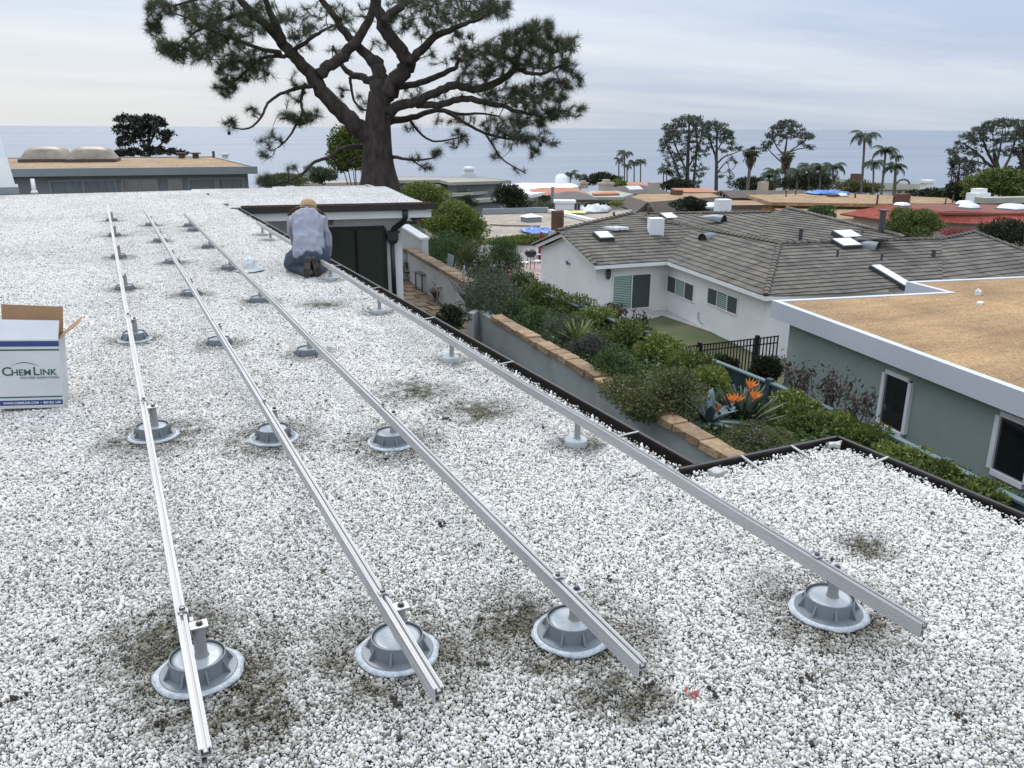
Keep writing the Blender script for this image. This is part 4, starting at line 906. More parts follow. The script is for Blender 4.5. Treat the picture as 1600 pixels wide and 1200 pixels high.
# --- white house with grey tiled roof
ZE = -4.6; ZGW = -7.15
def tile_mat():
    m = bpy.data.materials.new('grey_roof_tile'); m.use_nodes = True; t = m.node_tree; b = t.nodes['Principled BSDF']; nn = t.nodes.new; lk = t.links.new
    uv = nn('ShaderNodeUVMap'); fl = nn('ShaderNodeVectorMath'); fl.operation = 'FLOOR'; lk(uv.outputs[0], fl.inputs[0]); wn_ = nn('ShaderNodeTexWhiteNoise'); lk(fl.outputs[0], wn_.inputs[0])
    g = nn('ShaderNodeNewGeometry'); nz_ = nn('ShaderNodeTexNoise'); nz_.inputs['Scale'].default_value = 1.1; nz_.inputs['Detail'].default_value = 8; lk(g.outputs['Position'], nz_.inputs['Vector'])
    ad = nn('ShaderNodeMath'); ad.operation = 'MULTIPLY_ADD'; lk(wn_.outputs[0], ad.inputs[0]); ad.inputs[1].default_value = .35; lk(nz_.outputs[0], ad.inputs[2])
    rp = nn('ShaderNodeValToRGB'); rp.color_ramp.elements[0].position = .3; rp.color_ramp.elements[1].position = .95; rp.color_ramp.elements[0].color = (.062, .054, .046, 1); rp.color_ramp.elements[1].color = (.165, .148, .122, 1); lk(ad.outputs[0], rp.inputs[0]); lk(rp.outputs[0], b.inputs['Base Color']); b.inputs['Roughness'].default_value = .9
    n2 = nn('ShaderNodeTexNoise'); n2.inputs['Scale'].default_value = 14; lk(g.outputs['Position'], n2.inputs['Vector']); bp_ = nn('ShaderNodeBump'); bp_.inputs['Strength'].default_value = .4; bp_.inputs['Distance'].default_value = .02; lk(n2.outputs[0], bp_.inputs['Height']); lk(bp_.outputs[0], b.inputs['Normal'])
    return m
M['tile'] = tile_mat()
def clip(poly, n, d, keep):
    res = []
    for i in range(len(poly)):
        a, b = poly[i], poly[(i+1) % len(poly)]; sa, sb = (a.dot(n)-d)*keep, (b.dot(n)-d)*keep
        if sa >= 0: res.append(a)
        if (sa > 0 and sb < 0) or (sa < 0 and sb > 0): res.append(a+(b-a)*(sa/(sa-sb)))
    return res
def tile_plane(parent, pts, course=.36, lift=.029, m='tile', tile_w=.33):
    """roof plane of overlapping tile courses; pts = coplanar 3-D polygon"""
    n_ = (pts[1]-pts[0]).cross(pts[2]-pts[0]).normalized(); n_ = n_ if n_.z > 0 else -n_
    up_ = Vector((0, 0, 1)); s = (up_-n_*up_.dot(n_)).normalized(); al = s.cross(n_).normalized()
    lo = min(p.dot(s) for p in pts); hi = max(p.dot(s) for p in pts); k = 0
    while lo+k*course < hi-.02:
        a, b = lo+k*course, lo+(k+1)*course; q = clip(clip(pts, s, a, 1), s, b, -1); k += 1
        if len(q) < 3: continue
        # cut the course along the eave into tiles so each one sits a little differently
        u0 = min(p.dot(al) for p in q); u1 = max(p.dot(al) for p in q); nt_ = max(1, int((u1-u0)/tile_w)); off = (k % 2)*.5
        mb = MB(); uvs = []
        if (u1-u0) < .15: continue
        for j in range(-1, nt_+2):
            c = clip(clip(q, al, u0+(j+off)*tile_w+.004, 1), al, u0+(j+1+off)*tile_w-.004, -1)
            if len(c) < 3: continue
            jz = rng.uniform(0, .014); js = rng.uniform(-.02, .012)
            top = [p+n_*(.006+(lift+jz)*(1-(p.dot(s)-a)/course))+s*(js if p.dot(s)-a < .01 else 0) for p in c]; m_ = len(c); base = [p-n_*.02 for p in c]
            mb.add(top+base, [tuple(range(m_))]+[(i, i+m_, (i+1) % m_+m_, (i+1) % m_) for i in range(m_)])
            uvs += [(j+.5, k+.5)]*(m_+4*m_)
        if not mb.f: continue
        me = mb.mesh('tile_course', M[m]); uvl = me.uv_layers.new(name='UVMap'); 
        uvl.data.foreach_set('uv', np.array(uvs, np.float32).ravel()); link('tile_course', me, parent)
capm = MB(); ns = 5
vs = []
for t_, r_ in ((0, .135), (1, .105)):
    for i in range(ns):
        a = math.pi*i/(ns-1); vs.append((t_*.42, math.cos(a)*r_, math.sin(a)*r_*.62-.02+(.03 if t_ == 0 else 0)))
capm.add(vs, [(i, i+ns, i+1+ns, i+1) for i in range(ns-1)]+[tuple(range(ns))[::-1]]); cap_me = capm.mesh('ridge_tile', M['tile'])
cap_me.uv_layers.new(name='UVMap')
def ridge(parent, p, q):
    L_ = (q-p).length; n = max(1, int(L_/.36)); d = (q-p).normalized()
    M3 = Matrix.Identity(3); y_ = Vector((0, 0, 1)).cross(d).normalized(); z_ = d.cross(y_); M3 = Matrix((d, y_, z_)).transposed()
    for i in range(n):
        o = link('ridge_tile', cap_me, parent); o.matrix_basis = Matrix.Translation(p+d*(i*L_/n)+Vector((0, 0, .05+rng.uniform(0, .01)))) @ M3.to_4x4()
A_, B_, C_, Lf = at(930, 415, ZE), at(1042, 408, ZE), at(1196, 463, ZE), at(832, 384, ZE)
ax = (B_-A_); ax.z = 0; ax.normalize()
# apex of the front gable: on the vertical plane through A and the left eave
gn = Vector(((Lf-A_).y, -(Lf-A_).x, 0)).normalized(); G_ = hit(877, 364, A_, gn)
n1 = (B_-A_).cross(G_-A_).normalized()
def onp(p0, n_): return lambda x, y: hit(x, y, p0, n_)
P1 = onp(A_, n1); H_ = P1(1082, 356); Gx = P1(877, 364)
wh = thing('white_house', 'white house with large grey tiled roof, sliding door and white chimney', 'house', (26, 34, ZGW))
tile_plane(wh, [A_, B_, H_, Gx])
# wing plane towards us
n2 = (C_-B_).cross(H_-B_).normalized(); P2 = onp(B_, n2); T_ = P2(1218, 381)
tile_plane(wh, [B_, C_, T_, H_])
# long plane facing us on the right, ridge level from T
ER = C_+(at(1480, 433, ZE)-C_); dirx = Vector((1, -.10, 0)).normalized()
n3 = dirx.cross(T_-C_).normalized(); P3 = onp(T_, n3)
V1, V0 = P3(1472, 374), P3(1472, 440)
pl3 = [C_, P3(1330, 458), V0, V1, T_]
tile_plane(wh, pl3)
V0b = V0; E5 = P3(1522, 363); n4 = None
e4 = P3(1600, 392); V4 = V0+Vector((4.5, .5, .1)); n4 = (V4-V0).cross(V1-V0).normalized(); P4 = onp(V1, n4)
tile_plane(wh, [V0, P4(1640, 440), P4(1640, 408), P4(1522, 363), V1])
# back planes between the ridges
zt = T_.z; mid = (H_+T_)/2
rb0, rb1 = atf(992, 334, 52), atf(1204, 333, 50)
n5 = ((T_-H_)).cross(rb1-H_).normalized(); n5 = None
def plane3(a, b, c): n_ = (b-a).cross(c-a).normalized(); return onp(a, n_), n_
bk0 = H_+Vector((.2, .8, -.55)); bk1 = T_+Vector((-.3, .9, -.6)); 
rbm = atf(1110, 330.5, 51); P5, n5 = plane3(bk0, bk1, rbm)
if n5.z < 0: n5 = -n5
tile_plane(wh, [P5(1000, 336), P5(1075, 361), P5(1180, 377), P5(1187, 371), P5(1204, 332.5), P5(1110, 330.5), P5(1010, 333)])
v0, v1 = P5(1187, 372), P5(1204, 333); P6, n6 = plane3(v0, v1, v0+Vector((2.4, .0, .42)))
tile_plane(wh, [v0, P6(1178, 378), P6(1222, 384), P6(1412, 371), P6(1332, 346), P6(1230, 325), v1])
# back left plane running down to the left
h0 = P1(900, 366); P7, n7 = plane3(P1(905, 363.5), P1(1075, 357), atf(992, 334, 47))
tile_plane(wh, [P7(882, 365), P7(1075, 358), P7(1040, 345), P7(992, 333), P7(900, 352), P7(868, 362)])
# the slope that falls away behind the front gable
bl = MB(); bk = Lf+ax*9; bl.add([Lf+Vector((0, 0, -.02)), Gx+Vector((0, 0, -.02)), Gx+ax*5-Vector((0, 0, .02)), Lf+ax*5-Vector((0, 0, .02))], [(0, 1, 2, 3)]); 
tile_plane(wh, [Lf, Lf+ax*4.0, Gx+ax*4.0, Gx])
for a, b in ((C_, T_), (T_, H_), (P5(1204, 333), P5(1000, 334.5)), (P6(1230, 326), P6(1412, 371)), (T_, V1), (V1, P4(1522, 363)), (P4(1522, 363), P4(1640, 408)), (P7(870, 361), P7(992, 333)), (P1(1082, 356), P1(1000, 336)), (A_, Gx), (Lf, Gx)): ridge(wh, a, b)
mb = MB(); mb.add([V0+n3*.03, V0+n3*.03+Vector((.12, 0, 0)), V1+n3*.03+Vector((.12, 0, 0)), V1+n3*.03], [(0, 1, 2, 3)])
# walls
o1 = (A_-G_); e1 = Vector((Lf.x-A_.x, Lf.y-A_.y, 0)).normalized()
gx = ax*.30
wA = A_+gx+e1*.45; wL = Lf+gx-e1*.45; wB = B_+Vector((.45, .4, 0))+ax*.0; cdir = (C_-B_); cdir.z = 0; cdir.normalize(); wC = C_+Vector((.45, .35, 0)); wB = wB
wB.y = wA.y+(wB.x-wA.x)*(ax.y/ax.x)
wallz = ZE-.10
pl = [(wA.x, wA.y), (wB.x, wB.y), (wC.x, wC.y), (wC.x+14, wC.y-1.4), (wC.x+16, wL.y), (wL.x, wL.y)]
mb = MB(); mb.prism(pl, ZGW-.6, wallz)
wapex = G_+gx+Vector((0, 0, -.16)); m_ = (wA+wL)/2
mb.add([Vector((wA.x, wA.y, wallz-.001)), Vector((wL.x, wL.y, wallz-.001)), Vector((wapex.x, wapex.y, wapex.z)), Vector((wA.x, wA.y, wallz-.001))+ax*3, Vector((wL.x, wL.y, wallz-.001))+ax*3, wapex+ax*3], [(0, 1, 2), (5, 4, 3), (0, 2, 5, 3), (1, 4, 5, 2)])
mb.build('wall', M['stucco_white'], wh)
for a, b in ((A_, B_), (B_, C_), (C_, C_+dirx*6), (A_, G_), (Lf, G_)):
    mb = MB(); gg = ax*.03 if b is G_ else Vector((0, 0, 0)); mb.beam(a+Vector((0, 0, -.10))+gg, b+Vector((0, 0, -.10))+gg, .04, .17); mb.build('fascia', M['white_paint'], wh)
# openings
Pa, Pb, Pc = Vector((wA.x, wA.y, 0)), Vector((wB.x, wB.y, 0)), Vector((wC.x, wC.y, 0))
def wpos(P, Q, px, py):
    n_ = Vector(((Q-P).y, -(Q-P).x, 0)).normalized(); h = hit(px, py, P, n_); return (h-P).dot((Q-P).normalized())/(Q-P).length, h.z
def blinds(parent, P, Q, z0, z1):
    e = (Q-P).normalized(); n_ = Vector((e.y, -e.x, 0)); n_ = n_ if n_.dot(-P) > 0 else -n_; mb = MB(); z = z0+.12
    while z < z1-.1: mb.beam(P+e*.07+n_*.024+Vector((0, 0, z)), Q-e*.07+n_*.024+Vector((0, 0, z)), .006, .042); z += .085
    stuff(mb.build('blind', M['blind'], parent))
t0, z1_ = wpos(Pa, Pb, 957, 430); t1, _ = wpos(Pa, Pb, 1018, 427); _, z0_ = wpos(Pa, Pb, 957, 486)
dw_ = add_window(wh, Pa, Pb, t0, t1, z0_, z1_, M['white_paint'], [M['glass_green'], M['glass_screen']], fr=.06, mull=1); dw_.name = 'sliding_door'; blinds(dw_, Pa+(Pb-Pa)*t0, Pa+(Pb-Pa)*((t0+t1)/2), z0_, z1_)
for (xa, ya, xb, yb_, yl) in ((1044, 431, 1086, 442, 456), (1107, 449, 1155, 463, 475)):
    t0, z1_ = wpos(Pb, Pc, xa, ya); t1, z1b = wpos(Pb, Pc, xb, yb_); _, z0_ = wpos(Pb, Pc, xa, yl); z1_ = (z1_+z1b)/2
    add_window(wh, Pb, Pc, t0, t1, z0_, z1_, M['white_paint'], [M['glass_screen'], M['glass_green'], M['glass_screen']], fr=.055, mull=2); blinds(wh.children[-1], Pb+(Pc-Pb)*(t0+(t1-t0)/3), Pb+(Pc-Pb)*(t0+(t1-t0)*2/3), z0_, z1_)
def lamp(P, Q, px, py):
    t, z = wpos(P, Q, px, py); n_ = Vector(((Q-P).y, -(Q-P).x, 0)).normalized(); n_ = n_ if n_.dot(-P) > 0 else -n_; p = P+(Q-P)*t+n_*.12; mb = MB()
    mb.lathe([(.03, -.28), (.10, -.20), (.12, .0), (.14, .12), (.06, .22), (.02, .28)], 8, (p.x, p.y, z)); mb.beam(Vector((p.x, p.y, z+.1)), Vector((p.x, p.y, z+.1))-n_*.13, .05, .05); mb.build('wall_lamp', M['steel'], wh)
lamp(Pa, Pb, 949, 427)
mb = MB(); p = hit(888, 410, Pa, Vector((e1.y, -e1.x, 0)).normalized()); mb.lathe([(.05, -.1), (.08, 0), (.03, .1)], 8, (p.x-.08, p.y, p.z)); mb.beam(p+Vector((-.08, .1, .05)), p+Vector((-.05, -.25, -.05)), .06, .06); mb.build('spot_light', M['curb'], wh)
mb = MB(); hs_ = [wpos(Pb, Pc, *q) for q in ((1093, 488), (1092, 497), (1095, 503), (1100, 506))]; mb.tube([Pb+(Pc-Pb)*t+Vector((-.06, 0, z)) for t, z in hs_], .02, 6); mb.build('hose', M['curb'], wh)
# roof fittings
ch = P1(1030, 372); bricks_chimney(wh, P1(1029, 368)+Vector((0, .3, 0)), 0.74, .66, ZE+.2, atf(1030, 341, fwd(P1(1029, 368))).z, 'white_brick', rot=math.atan2(ax.y, ax.x)-.30, course=.10)
for (x, y, fn_, s_) in ((943, 373, P1, .85), (1045, 342, P5, .9)):
    p = fn_(x, y); T = Matrix.Translation(p+Vector((0, 0, .1))) @ Matrix.Rotation(math.atan2(ax.y, ax.x), 4, 'Z') @ Matrix.Rotation(R(16), 4, 'X'); mb = MB(); mb.box(-s_/2, -s_/2, -.12, s_/2, s_/2, .10, T); sk = mb.build('skylight', M['steel'], wh); mb = MB(); mb.box(-s_/2+.05, -s_/2+.05, .1005, s_/2-.05, s_/2-.05, .14, T); mb.build('dome', M['dome'], sk)
for (x, y, fn_, s_, w_) in ((1323, 371, P6, .9, 1.1), (1322, 384, P3, .9, 1.1), (1392, 436, P3, 2.1, .55)):
    p = fn_(x, y); T = Matrix.Translation(p+Vector((0, 0, .08))) @ Matrix.Rotation(math.atan2(dirx.y, dirx.x)+(0.0 if s_ < 2 else .0), 4, 'Z') @ Matrix.Rotation(R(15), 4, 'X'); mb = MB(); mb.box(-w_/2, -s_/2, -.12, w_/2, s_/2, .10, T); sk = mb.build('skylight', M['steel'], wh); mb = MB(); mb.box(-w_/2+.05, -s_/2+.05, .1005, w_/2-.05, s_/2-.05, .13, T); mb.build('dome', M['dome'], sk)
for (x, y, fn_) in ((957, 359, P7), (967, 358.5, P7)):
    p = fn_(x, y); T = Matrix.Translation(p+Vector((0, 0, .07))) @ Matrix.Rotation(.25, 4, 'Z'); mb = MB(); mb.box(-.28, -.45, -.05, .28, .45, .07, T); mb.build('skylight', M['dome'], wh)
def halfvent(p, d, ln, r):
    d = Vector(d).normalized(); sd = Vector((-d.y, d.x, 0)); mb = MB(); n = 9; vs = []
    for t, q in ((0, 1), (.35, .9), (1, .12)):
        for i in range(n):
            a = math.pi*i/(n-1); vs.append(p+d*ln*t+sd*math.cos(a)*r*q+Vector((0, 0, math.sin(a)*r*1.1*q+t*ln*.10)))
    mb.add(vs, [(j*n+i, (j+1)*n+i, (j+1)*n+i+1, j*n+i+1) for j in range(2) for i in range(n-1)]); v_ = mb.build('roof_vent', M['curb'], wh, True)
    mb = MB(); mb.add([x+d*.06 for x in vs[:n]], [tuple(range(n))]); mb.build('vent_mouth', M['black_frame'], v_)
halfvent(P2(1097, 377)+Vector((0, 0, .03)), (.95, .1, 0), 1.6, .33); halfvent(P5(1131, 348)+Vector((0, 0, .03)), (-.35, 1, 0), 1.6, .35); halfvent(P3(1372, 392)+Vector((0, 0, .03)), (-.35, 1, 0), 1.5, .34)
for (x, y, fn_, h_, r_) in ((1250, 377, P6, .55, .09), (1013, 338, P5, .55, .07), (1376, 364, P6, 1.0, .14), (1308, 402, P3, .35, .05), (1347, 365, P6, .2, .04), (1377, 407, P3, .3, .05), (1458, 402, P3, .35, .09), (959, 340, P7, .3, .06)):
    pipe(wh, fn_(x, y), h_, r_, 'steel', cap=h_ > .5)
# brick chimney in front of the neighbour's roof
bc = atf(871, 350, 46.5); ct = atf(871, 329, 46.5).z; bricks_chimney(wh, bc, .52, .52, -6, ct, 'brick', course=.085)
mb = MB(); mb.box(bc.x-.4, bc.y-.3, -5.8, bc.x+.4, bc.y+.3, atf(871, 360, 46.5).z); mb.build('chimney_base', M['stucco_grey'], wh)
# lawn, walk, patio with garden furniture
def ground(name, pxs, z, m, th=.3):
    ps = [at(x, y, z) for x, y in pxs]; mb = MB(); mb.prism([(p.x, p.y) for p in ps], z-th, z); return struct(mb.build(name, m))
ground('lawn', [(950, 508), (1030, 490), (1215, 552), (1240, 640), (1060, 640)], ZGW, M['lawn'], .5)
ground('concrete_walk', [(930, 510), (1035, 483), (1220, 540), (1215, 553), (1035, 492.5), (960, 514)], ZGW+.03, M['concrete'], .3)
ground('paved_terrace', [(820, 402), (850, 399), (846, 450), (790, 420)], ZGW+.02, M['pink_paving'])
# retaining wall behind the terrace
r0, r1 = atf(735, 409, 57.5), atf(870, 412, 56); rz = atf(800, 382, 56.7).z
rw = thing('retaining_wall', 'long pale wall below the clipped hedge behind the terrace', 'wall', (r0.x, r0.y, ZGW))
mb = MB(); mb.beam(Vector((r0.x, r0.y, (rz+ZGW-1)/2)), Vector((r1.x, r1.y, (rz+ZGW-1)/2)), .3, rz-ZGW+1); mb.build('wall_body', M['stucco_white'], rw)
mb = MB(); mb.beam(Vector((r0.x, r0.y, rz+.05)), Vector((r1.x, r1.y, rz+.05)), .5, .10); mb.build('wall_cap', M['brown_trim'], rw)
def chair(name, label, p, yaw, m, wire=True, scale=1.0, group=None):
    t = thing(name, label, 'chair', (0, 0, 0), group)
    T = Matrix.Rotation(yaw, 4, 'Z') @ Matrix.Scale(scale, 4)
    for x, y in ((-.22, -.2), (.22, -.2), (-.22, .22), (.22, .22)):
        mb = MB(); mb.tube([T @ Vector((x*1.1, y*1.15, 0)), T @ Vector((x, y, .43))], .018, 6); mb.build('leg', M[m], t)
    mb = MB(); mb.box(-.25, -.23, .431, .25, .25, .458, T); mb.build('seat', M[m], t)
    mb = MB()
    if wire:
        arc = [T @ Vector((.25*math.cos(a), .27+.05*math.sin(a), .47+.47*math.sin(a)**.8)) for a in np.linspace(0.0, math.pi, 13)]; mb.tube(arc, .022, 6)
        for x in (-.12, 0, .12): mb.tube([T @ Vector((x, .27, .459)), T @ Vector((x, .315, .90 if x == 0 else .85))], .012, 5)
    else:
        mb.box(-.24, .225, .459, .24, .245, .96, T @ Matrix.Translation((0, .03, 0)) @ Matrix.Rotation(R(-9), 4, 'X') @ Matrix.Translation((0, .05, 0)))
    mb.build('backrest', M[m], t); t.location = p; return t
for i, (x, y, yw, lb) in enumerate(((818, 423, 2.2, 'white wire garden chair, leftmost on the pink terrace'), (838, 421, .3, 'white wire garden chair in front of the dark barbecue'), (840, 410, -.4, 'white wire garden chair farthest back beside the house wall'))):
    chair('garden_chair', lb, at(x, y, ZGW+.02), yw, 'white_paint', True, 1.25, 'white garden chairs on the terrace')
p = at(829, 420, ZGW+.02); bq = thing('barbecue', 'small black barbecue among white chairs on the terrace', 'barbecue', p)
mb = MB(); mb.lathe([(.0, .72), (.25, .78), (.38, .95), (.38, 1.0)], 14, p); mb.build('bowl', M['black_frame'], bq, True); mb = MB(); mb.lathe([(.385, 1.001), (.33, 1.16), (.15, 1.25), (0, 1.26)], 14, p); mb.build('lid', M['black_frame'], bq, True)
for a in (0, 2.1, 4.2): mb = MB(); mb.tube([p+Vector((.3*math.cos(a), .3*math.sin(a), 0)), p+Vector((.2*math.cos(a), .2*math.sin(a), .78))], .02, 5); mb.build('leg', M['black_frame'], bq)
p = at(845, 409, ZGW+.02); mb = MB(); mb.tube([p, p+Vector((0, 0, 1.3)), p+Vector((0, 0, 2.0))], [.16, .2, .06], 8); tag(mb.build('folded_parasol', mat('dark_red_cloth', (.22, .02, .03), .9)), 'folded dark red parasol at the white house corner', 'parasol')

# ------------------------------------------------------------------ patio wall, chairs, planter wall
pw = [at(628, 388, -1.85), at(641, 387.5, -1.85), at(735, 440, -1.85)]
pwall = thing('patio_wall', 'low white patio wall with stone cap behind the chairs', 'wall', (pw[1].x, pw[1].y, PZ))
for a, b in zip(pw[:-1], pw[1:]):
    mb = MB(); a2, b2 = Vector((a.x, a.y, (PZ-1.95)/2)), Vector((b.x, b.y, (PZ-1.95)/2)); mb.beam(a2, b2, .24, -1.95-PZ+.1); mb.build('wall_body', M['stucco_grey'], pwall)
    n = max(2, int((b-a).length/.36))
    for i in range(n):
        p, q = a+(b-a)*((i+.03)/n), a+(b-a)*((i+.97)/n); mb = MB(); o = rng.uniform(-.015, .015); mb.beam(p+Vector((0, 0, -.05+o*.4)), q+Vector((0, 0, -.05+o*.4)), .33+o, .10); mb.build('cap_stone', M['stone_far'], pwall)
q0, q1, q2 = at(735, 489, -2.25), at(768, 497, -2.25), at(1132, 716, -2.25); q3 = q2+(q2-q1).normalized()*4
qa = q1+(q1-q2).normalized()*.9
plw = thing('planter_wall', 'grey rendered retaining wall topped with sandstone blocks along the side yard', 'wall', (q2.x, q2.y, PZ))
qs = (q2-q1).normalized(); qn = Vector((-qs.y, qs.x, 0)); qn = qn if qn.x < 0 else -qn
mb = MB(); mb.beam(Vector((qa.x, qa.y, -2.68))-qn*.12, Vector((q3.x, q3.y, -2.68))-qn*.12, .22, .80); mb.build('wall_body', M['yard_wall'], plw)
L_ = (q3-q1).length; s = 0; 
while s < L_:
    ln = rng.uniform(.26, .48); a, b = q1+qs*(s+.006), q1+qs*(s+ln-.006); s += ln; bm = bmesh.new(); bmesh.ops.create_cube(bm, size=1); e = .9
    o = rng.uniform(-.02, .02); zj = rng.uniform(-.012, .02); c_ = (a+b)/2
    bmesh.ops.bevel(bm, geom=bm.edges[:]+bm.verts[:], offset=.045, segments=1, affect='EDGES')
    for v in bm.verts:
        v.co = Vector((v.co.x*(b-a).length, v.co.y*.27, v.co.z*.105))+Vector((rng.normal(0, .006), rng.normal(0, .008), rng.normal(0, .006)))
        v.co = c_+qs*v.co.x+qn*(v.co.y-.08+o)+Vector((0, 0, v.co.z+.02+zj))
    me = bpy.data.meshes.new('cap_stone'); bm.to_mesh(me); bm.free(); me.materials.append(M['stone']); link('cap_stone', me, plw)
# wall panel at the end, beside the patio
mb = MB(); mb.beam(Vector((q0.x, q0.y, -2.62)), Vector((qa.x, qa.y, -2.62))+qn*.02, .16, .72); mb.build('end_wall', M['yard_wall'], plw)
chair('patio_chair', 'grey metal chair with slab back nearest the patio wall', at(680, 452, PZ), R(-95), 'fascia_mid', False, 1.05, 'grey chairs on the patio')
chair('patio_chair', 'grey metal chair beside the potted plant, nearer the roof edge', at(697, 474, PZ), R(-110), 'fascia_mid', False, 1.05, 'grey chairs on the patio')
p = at(672, 455, PZ); tb_ = thing('patio_table', 'small dark metal table left of the chairs on the patio', 'table', p)
mb = MB(); mb.box(p.x-.36, p.y-.30, PZ+.50, p.x+.36, p.y+.30, PZ+.53); mb.build('tabletop', M['steel'], tb_)
for dx, dy in ((-.32, -.26), (.32, -.26), (-.32, .26), (.32, .26)): mb = MB(); mb.tube([(p.x+dx, p.y+dy, PZ), (p.x+dx, p.y+dy, PZ+.499)], .02, 6); mb.build('leg', M['steel'], tb_)
s0, s1_ = atf(626, 352, 26), atf(659, 373, 24.5)
sw_ = thing('sloping_garden_wall', 'short pale wall with sloping white cap beside the back wing', 'wall', (s1_.x, s1_.y, PZ))
mb = MB(); mb.add([Vector((p.x+dx, p.y, z)) for dx in (0, .2) for p, z in ((s0, s0.z-.03), (s1_, s1_.z-.03), (s1_, -3), (s0, -3))], [(0, 1, 2, 3), (7, 6, 5, 4), (0, 4, 5, 1), (1, 5, 6, 2), (2, 6, 7, 3), (3, 7, 4, 0)]); mb.build('wall_body', M['stucco_grey'], sw_)
mb = MB(); mb.beam(s0+Vector((.1, 0, 0)), s1_+Vector((.1, 0, 0)), .3, .055); mb.build('wall_cap', M['white_paint'], sw_)

# ------------------------------------------------------------------ houses farther off
def px_poly(pts, z): return [at(x, y, z) for x, y in pts]
# left neighbour behind the roof
z = -.05; a, b = at(-40, 264.5, z), at(402, 260, z); e = (b-a).normalized(); bk = Vector((-e.y, e.x, 0)); bk = bk if bk.y > 0 else -bk
far = (at(370, 244, z)-b).dot(bk)
lh, lw = flat_house('curtained_house', 'grey house with tan gravel roof, two dirty skylights and curtained windows', 'house', [a-e*6, b, b+bk*far+e*-1.5, a-e*6+bk*far], z, -2.9, .30, .35, 'tan_gravel_far', 'fascia_mid', 'grey_wall', lip=.05)
P, Q = sample_poly(lw, 0)
def lwx(x): n_ = Vector(((Q-P).y, -(Q-P).x, 0)).normalized(); h = hit(x, 285, P, n_); return (h-P).dot((Q-P).normalized())/(Q-P).length
for x0, x1, gl in ((76, 182, ['curtain', 'curtain']), (189, 247, ['glass_dark', 'glass_dark']), (262, 285, ['glass_dark']), (293, 338, ['curtain']), (339, 381, ['curtain'])):
    add_window(lh, P, Q, lwx(x0), lwx(x1), -2.6, -.50, M['fascia_mid'], [M[g] for g in gl], fr=.07, mull=len(gl)-1)
for x in (76, 147): dome(lh, at(x, 250.5, z), 2.15, 2.6, .55, 'dome_dirty', rot=math.atan2(e.y, e.x), curb='brown_trim')
for x, y, h_ in ((284, 246, .18), (306, 246, .18), (334, 245, .3), (352, 246.5, .15)): pipe(lh, at(x, y, z), h_, .16 if h_ < .2 else .07, 'brown_trim' if x < 340 else 'dome', cap=h_ < .2)
# olive flat roofed house with three roof levels behind the round bush
z1_ = -5.2; h2, w2_ = flat_house('olive_roof_house', 'low grey house with olive flat roof and round chimney, right of the pine trunk', 'house', px_poly([(600, 282), (686, 281), (703, 285), (799, 282), (755, 276.5), (600, 276)], -3.6), -3.6, -6.9, .28, .8, 'olive_roof', 'olive_roof', 'grey_wall',
    wins=[(0, .1, .3, -5.6, -4.2, 'grey_wall', ['glass_dark', 'glass_dark']), (0, .5, .62, -5.6, -4.2, 'grey_wall', ['glass_dark']), (0, .78, .95, -5.6, -4.3, 'grey_wall', ['glass_dark', 'glass_dark']), (2, .05, .35, -5.4, -4.3, 'grey_wall', ['glass_dark', 'glass_dark'])])
p = at(733, 276.5, -3.6); mb = MB(); mb.lathe([(.75, -.1), (.75, .35), (.5, .42), (.5, .75), (.7, .8), (.6, 1.0), (.2, 1.1)], 12, p); mb.build('round_chimney', M['fascia_grey'], h2)
for k, (z, poly, lb, dm) in enumerate(((-4.6, [(640, 293), (700, 303), (765, 298), (745, 291), (680, 286)], 'middle flat roofed annex with white skylight domes below the olive roof', [(664, 292.5), (679, 296.5), (728, 294.5)]), (-5.2, [(690, 309), (705, 315), (790, 309), (786, 302), (720, 303)], 'lowest grey green roofed annex with one small skylight', [(712, 304.5)]))):
    hh, ww = flat_house('annex', lb, 'house', px_poly(poly, z), z, -7.2, .3, .5, 'greygreen_roof', 'greygreen_roof', 'grey_wall')
    for i, (x, y) in enumerate(dm): dome(hh, at(x, y, z), 1.7 if x != 728 else 3.4, 1.7, .5 if x != 712 else .25, 'dome')
    if k == 0:
        a, b = at(643, 291.5, -4.3), at(668, 297, -4.3); mb = MB(); mb.beam(a, b, .6, .35); mb.build('pale_parapet', M['white_paint'], hh)
# wide beige flat roof with blue tarp
z = -5.85; hb, wb_ = flat_house('beige_roof_house', 'house with wide beige flat roof, lone skylight and blue tarp', 'house', px_poly([(740, 372), (900, 372), (1010, 345), (985, 327), (856, 330), (752, 333)], z), z, -8, .35, .4, 'beige_roof', 'fascia_mid', 'beige_wall', lip=.06)
a, b = at(754, 334, z), at(856, 331, z); mb = MB(); mb.beam(a+Vector((0, 0, .2)), b+Vector((0, 0, .2)), .3, .45); mb.build('parapet', M['fascia_mid'], hb)
a, b = at(858, 331, z), at(926, 347, z); mb = MB(); mb.beam(a+Vector((0, 0, .12)), b+Vector((0, 0, .12)), .45, .25); mb.build('roof_ridge', M['white_paint'], hb)
p = at(830, 345, z); mb = MB()
for dx in (-.6, .6):
    for dy in (-.6, .6): mb.box(p.x+dx-.04, p.y+dy-.04, z-.05, p.x+dx+.04, p.y+dy+.04, z+.35)
mb.box(p.x-.55, p.y-.55, z-.05, p.x+.55, p.y+.55, z+.349); sk = mb.build('skylight', M['fascia_mid'], hb)
mb = MB(); mb.add([p+Vector(v) for v in ((-.8, -.7, .352), (.8, -.7, .352), (.8, .7, .352), (-.8, .7, .352), (0, 0, .62))], [(0, 1, 4), (1, 2, 4), (2, 3, 4), (3, 0, 4), (3, 2, 1, 0)]); mb.build('dome', M['dome'], sk)
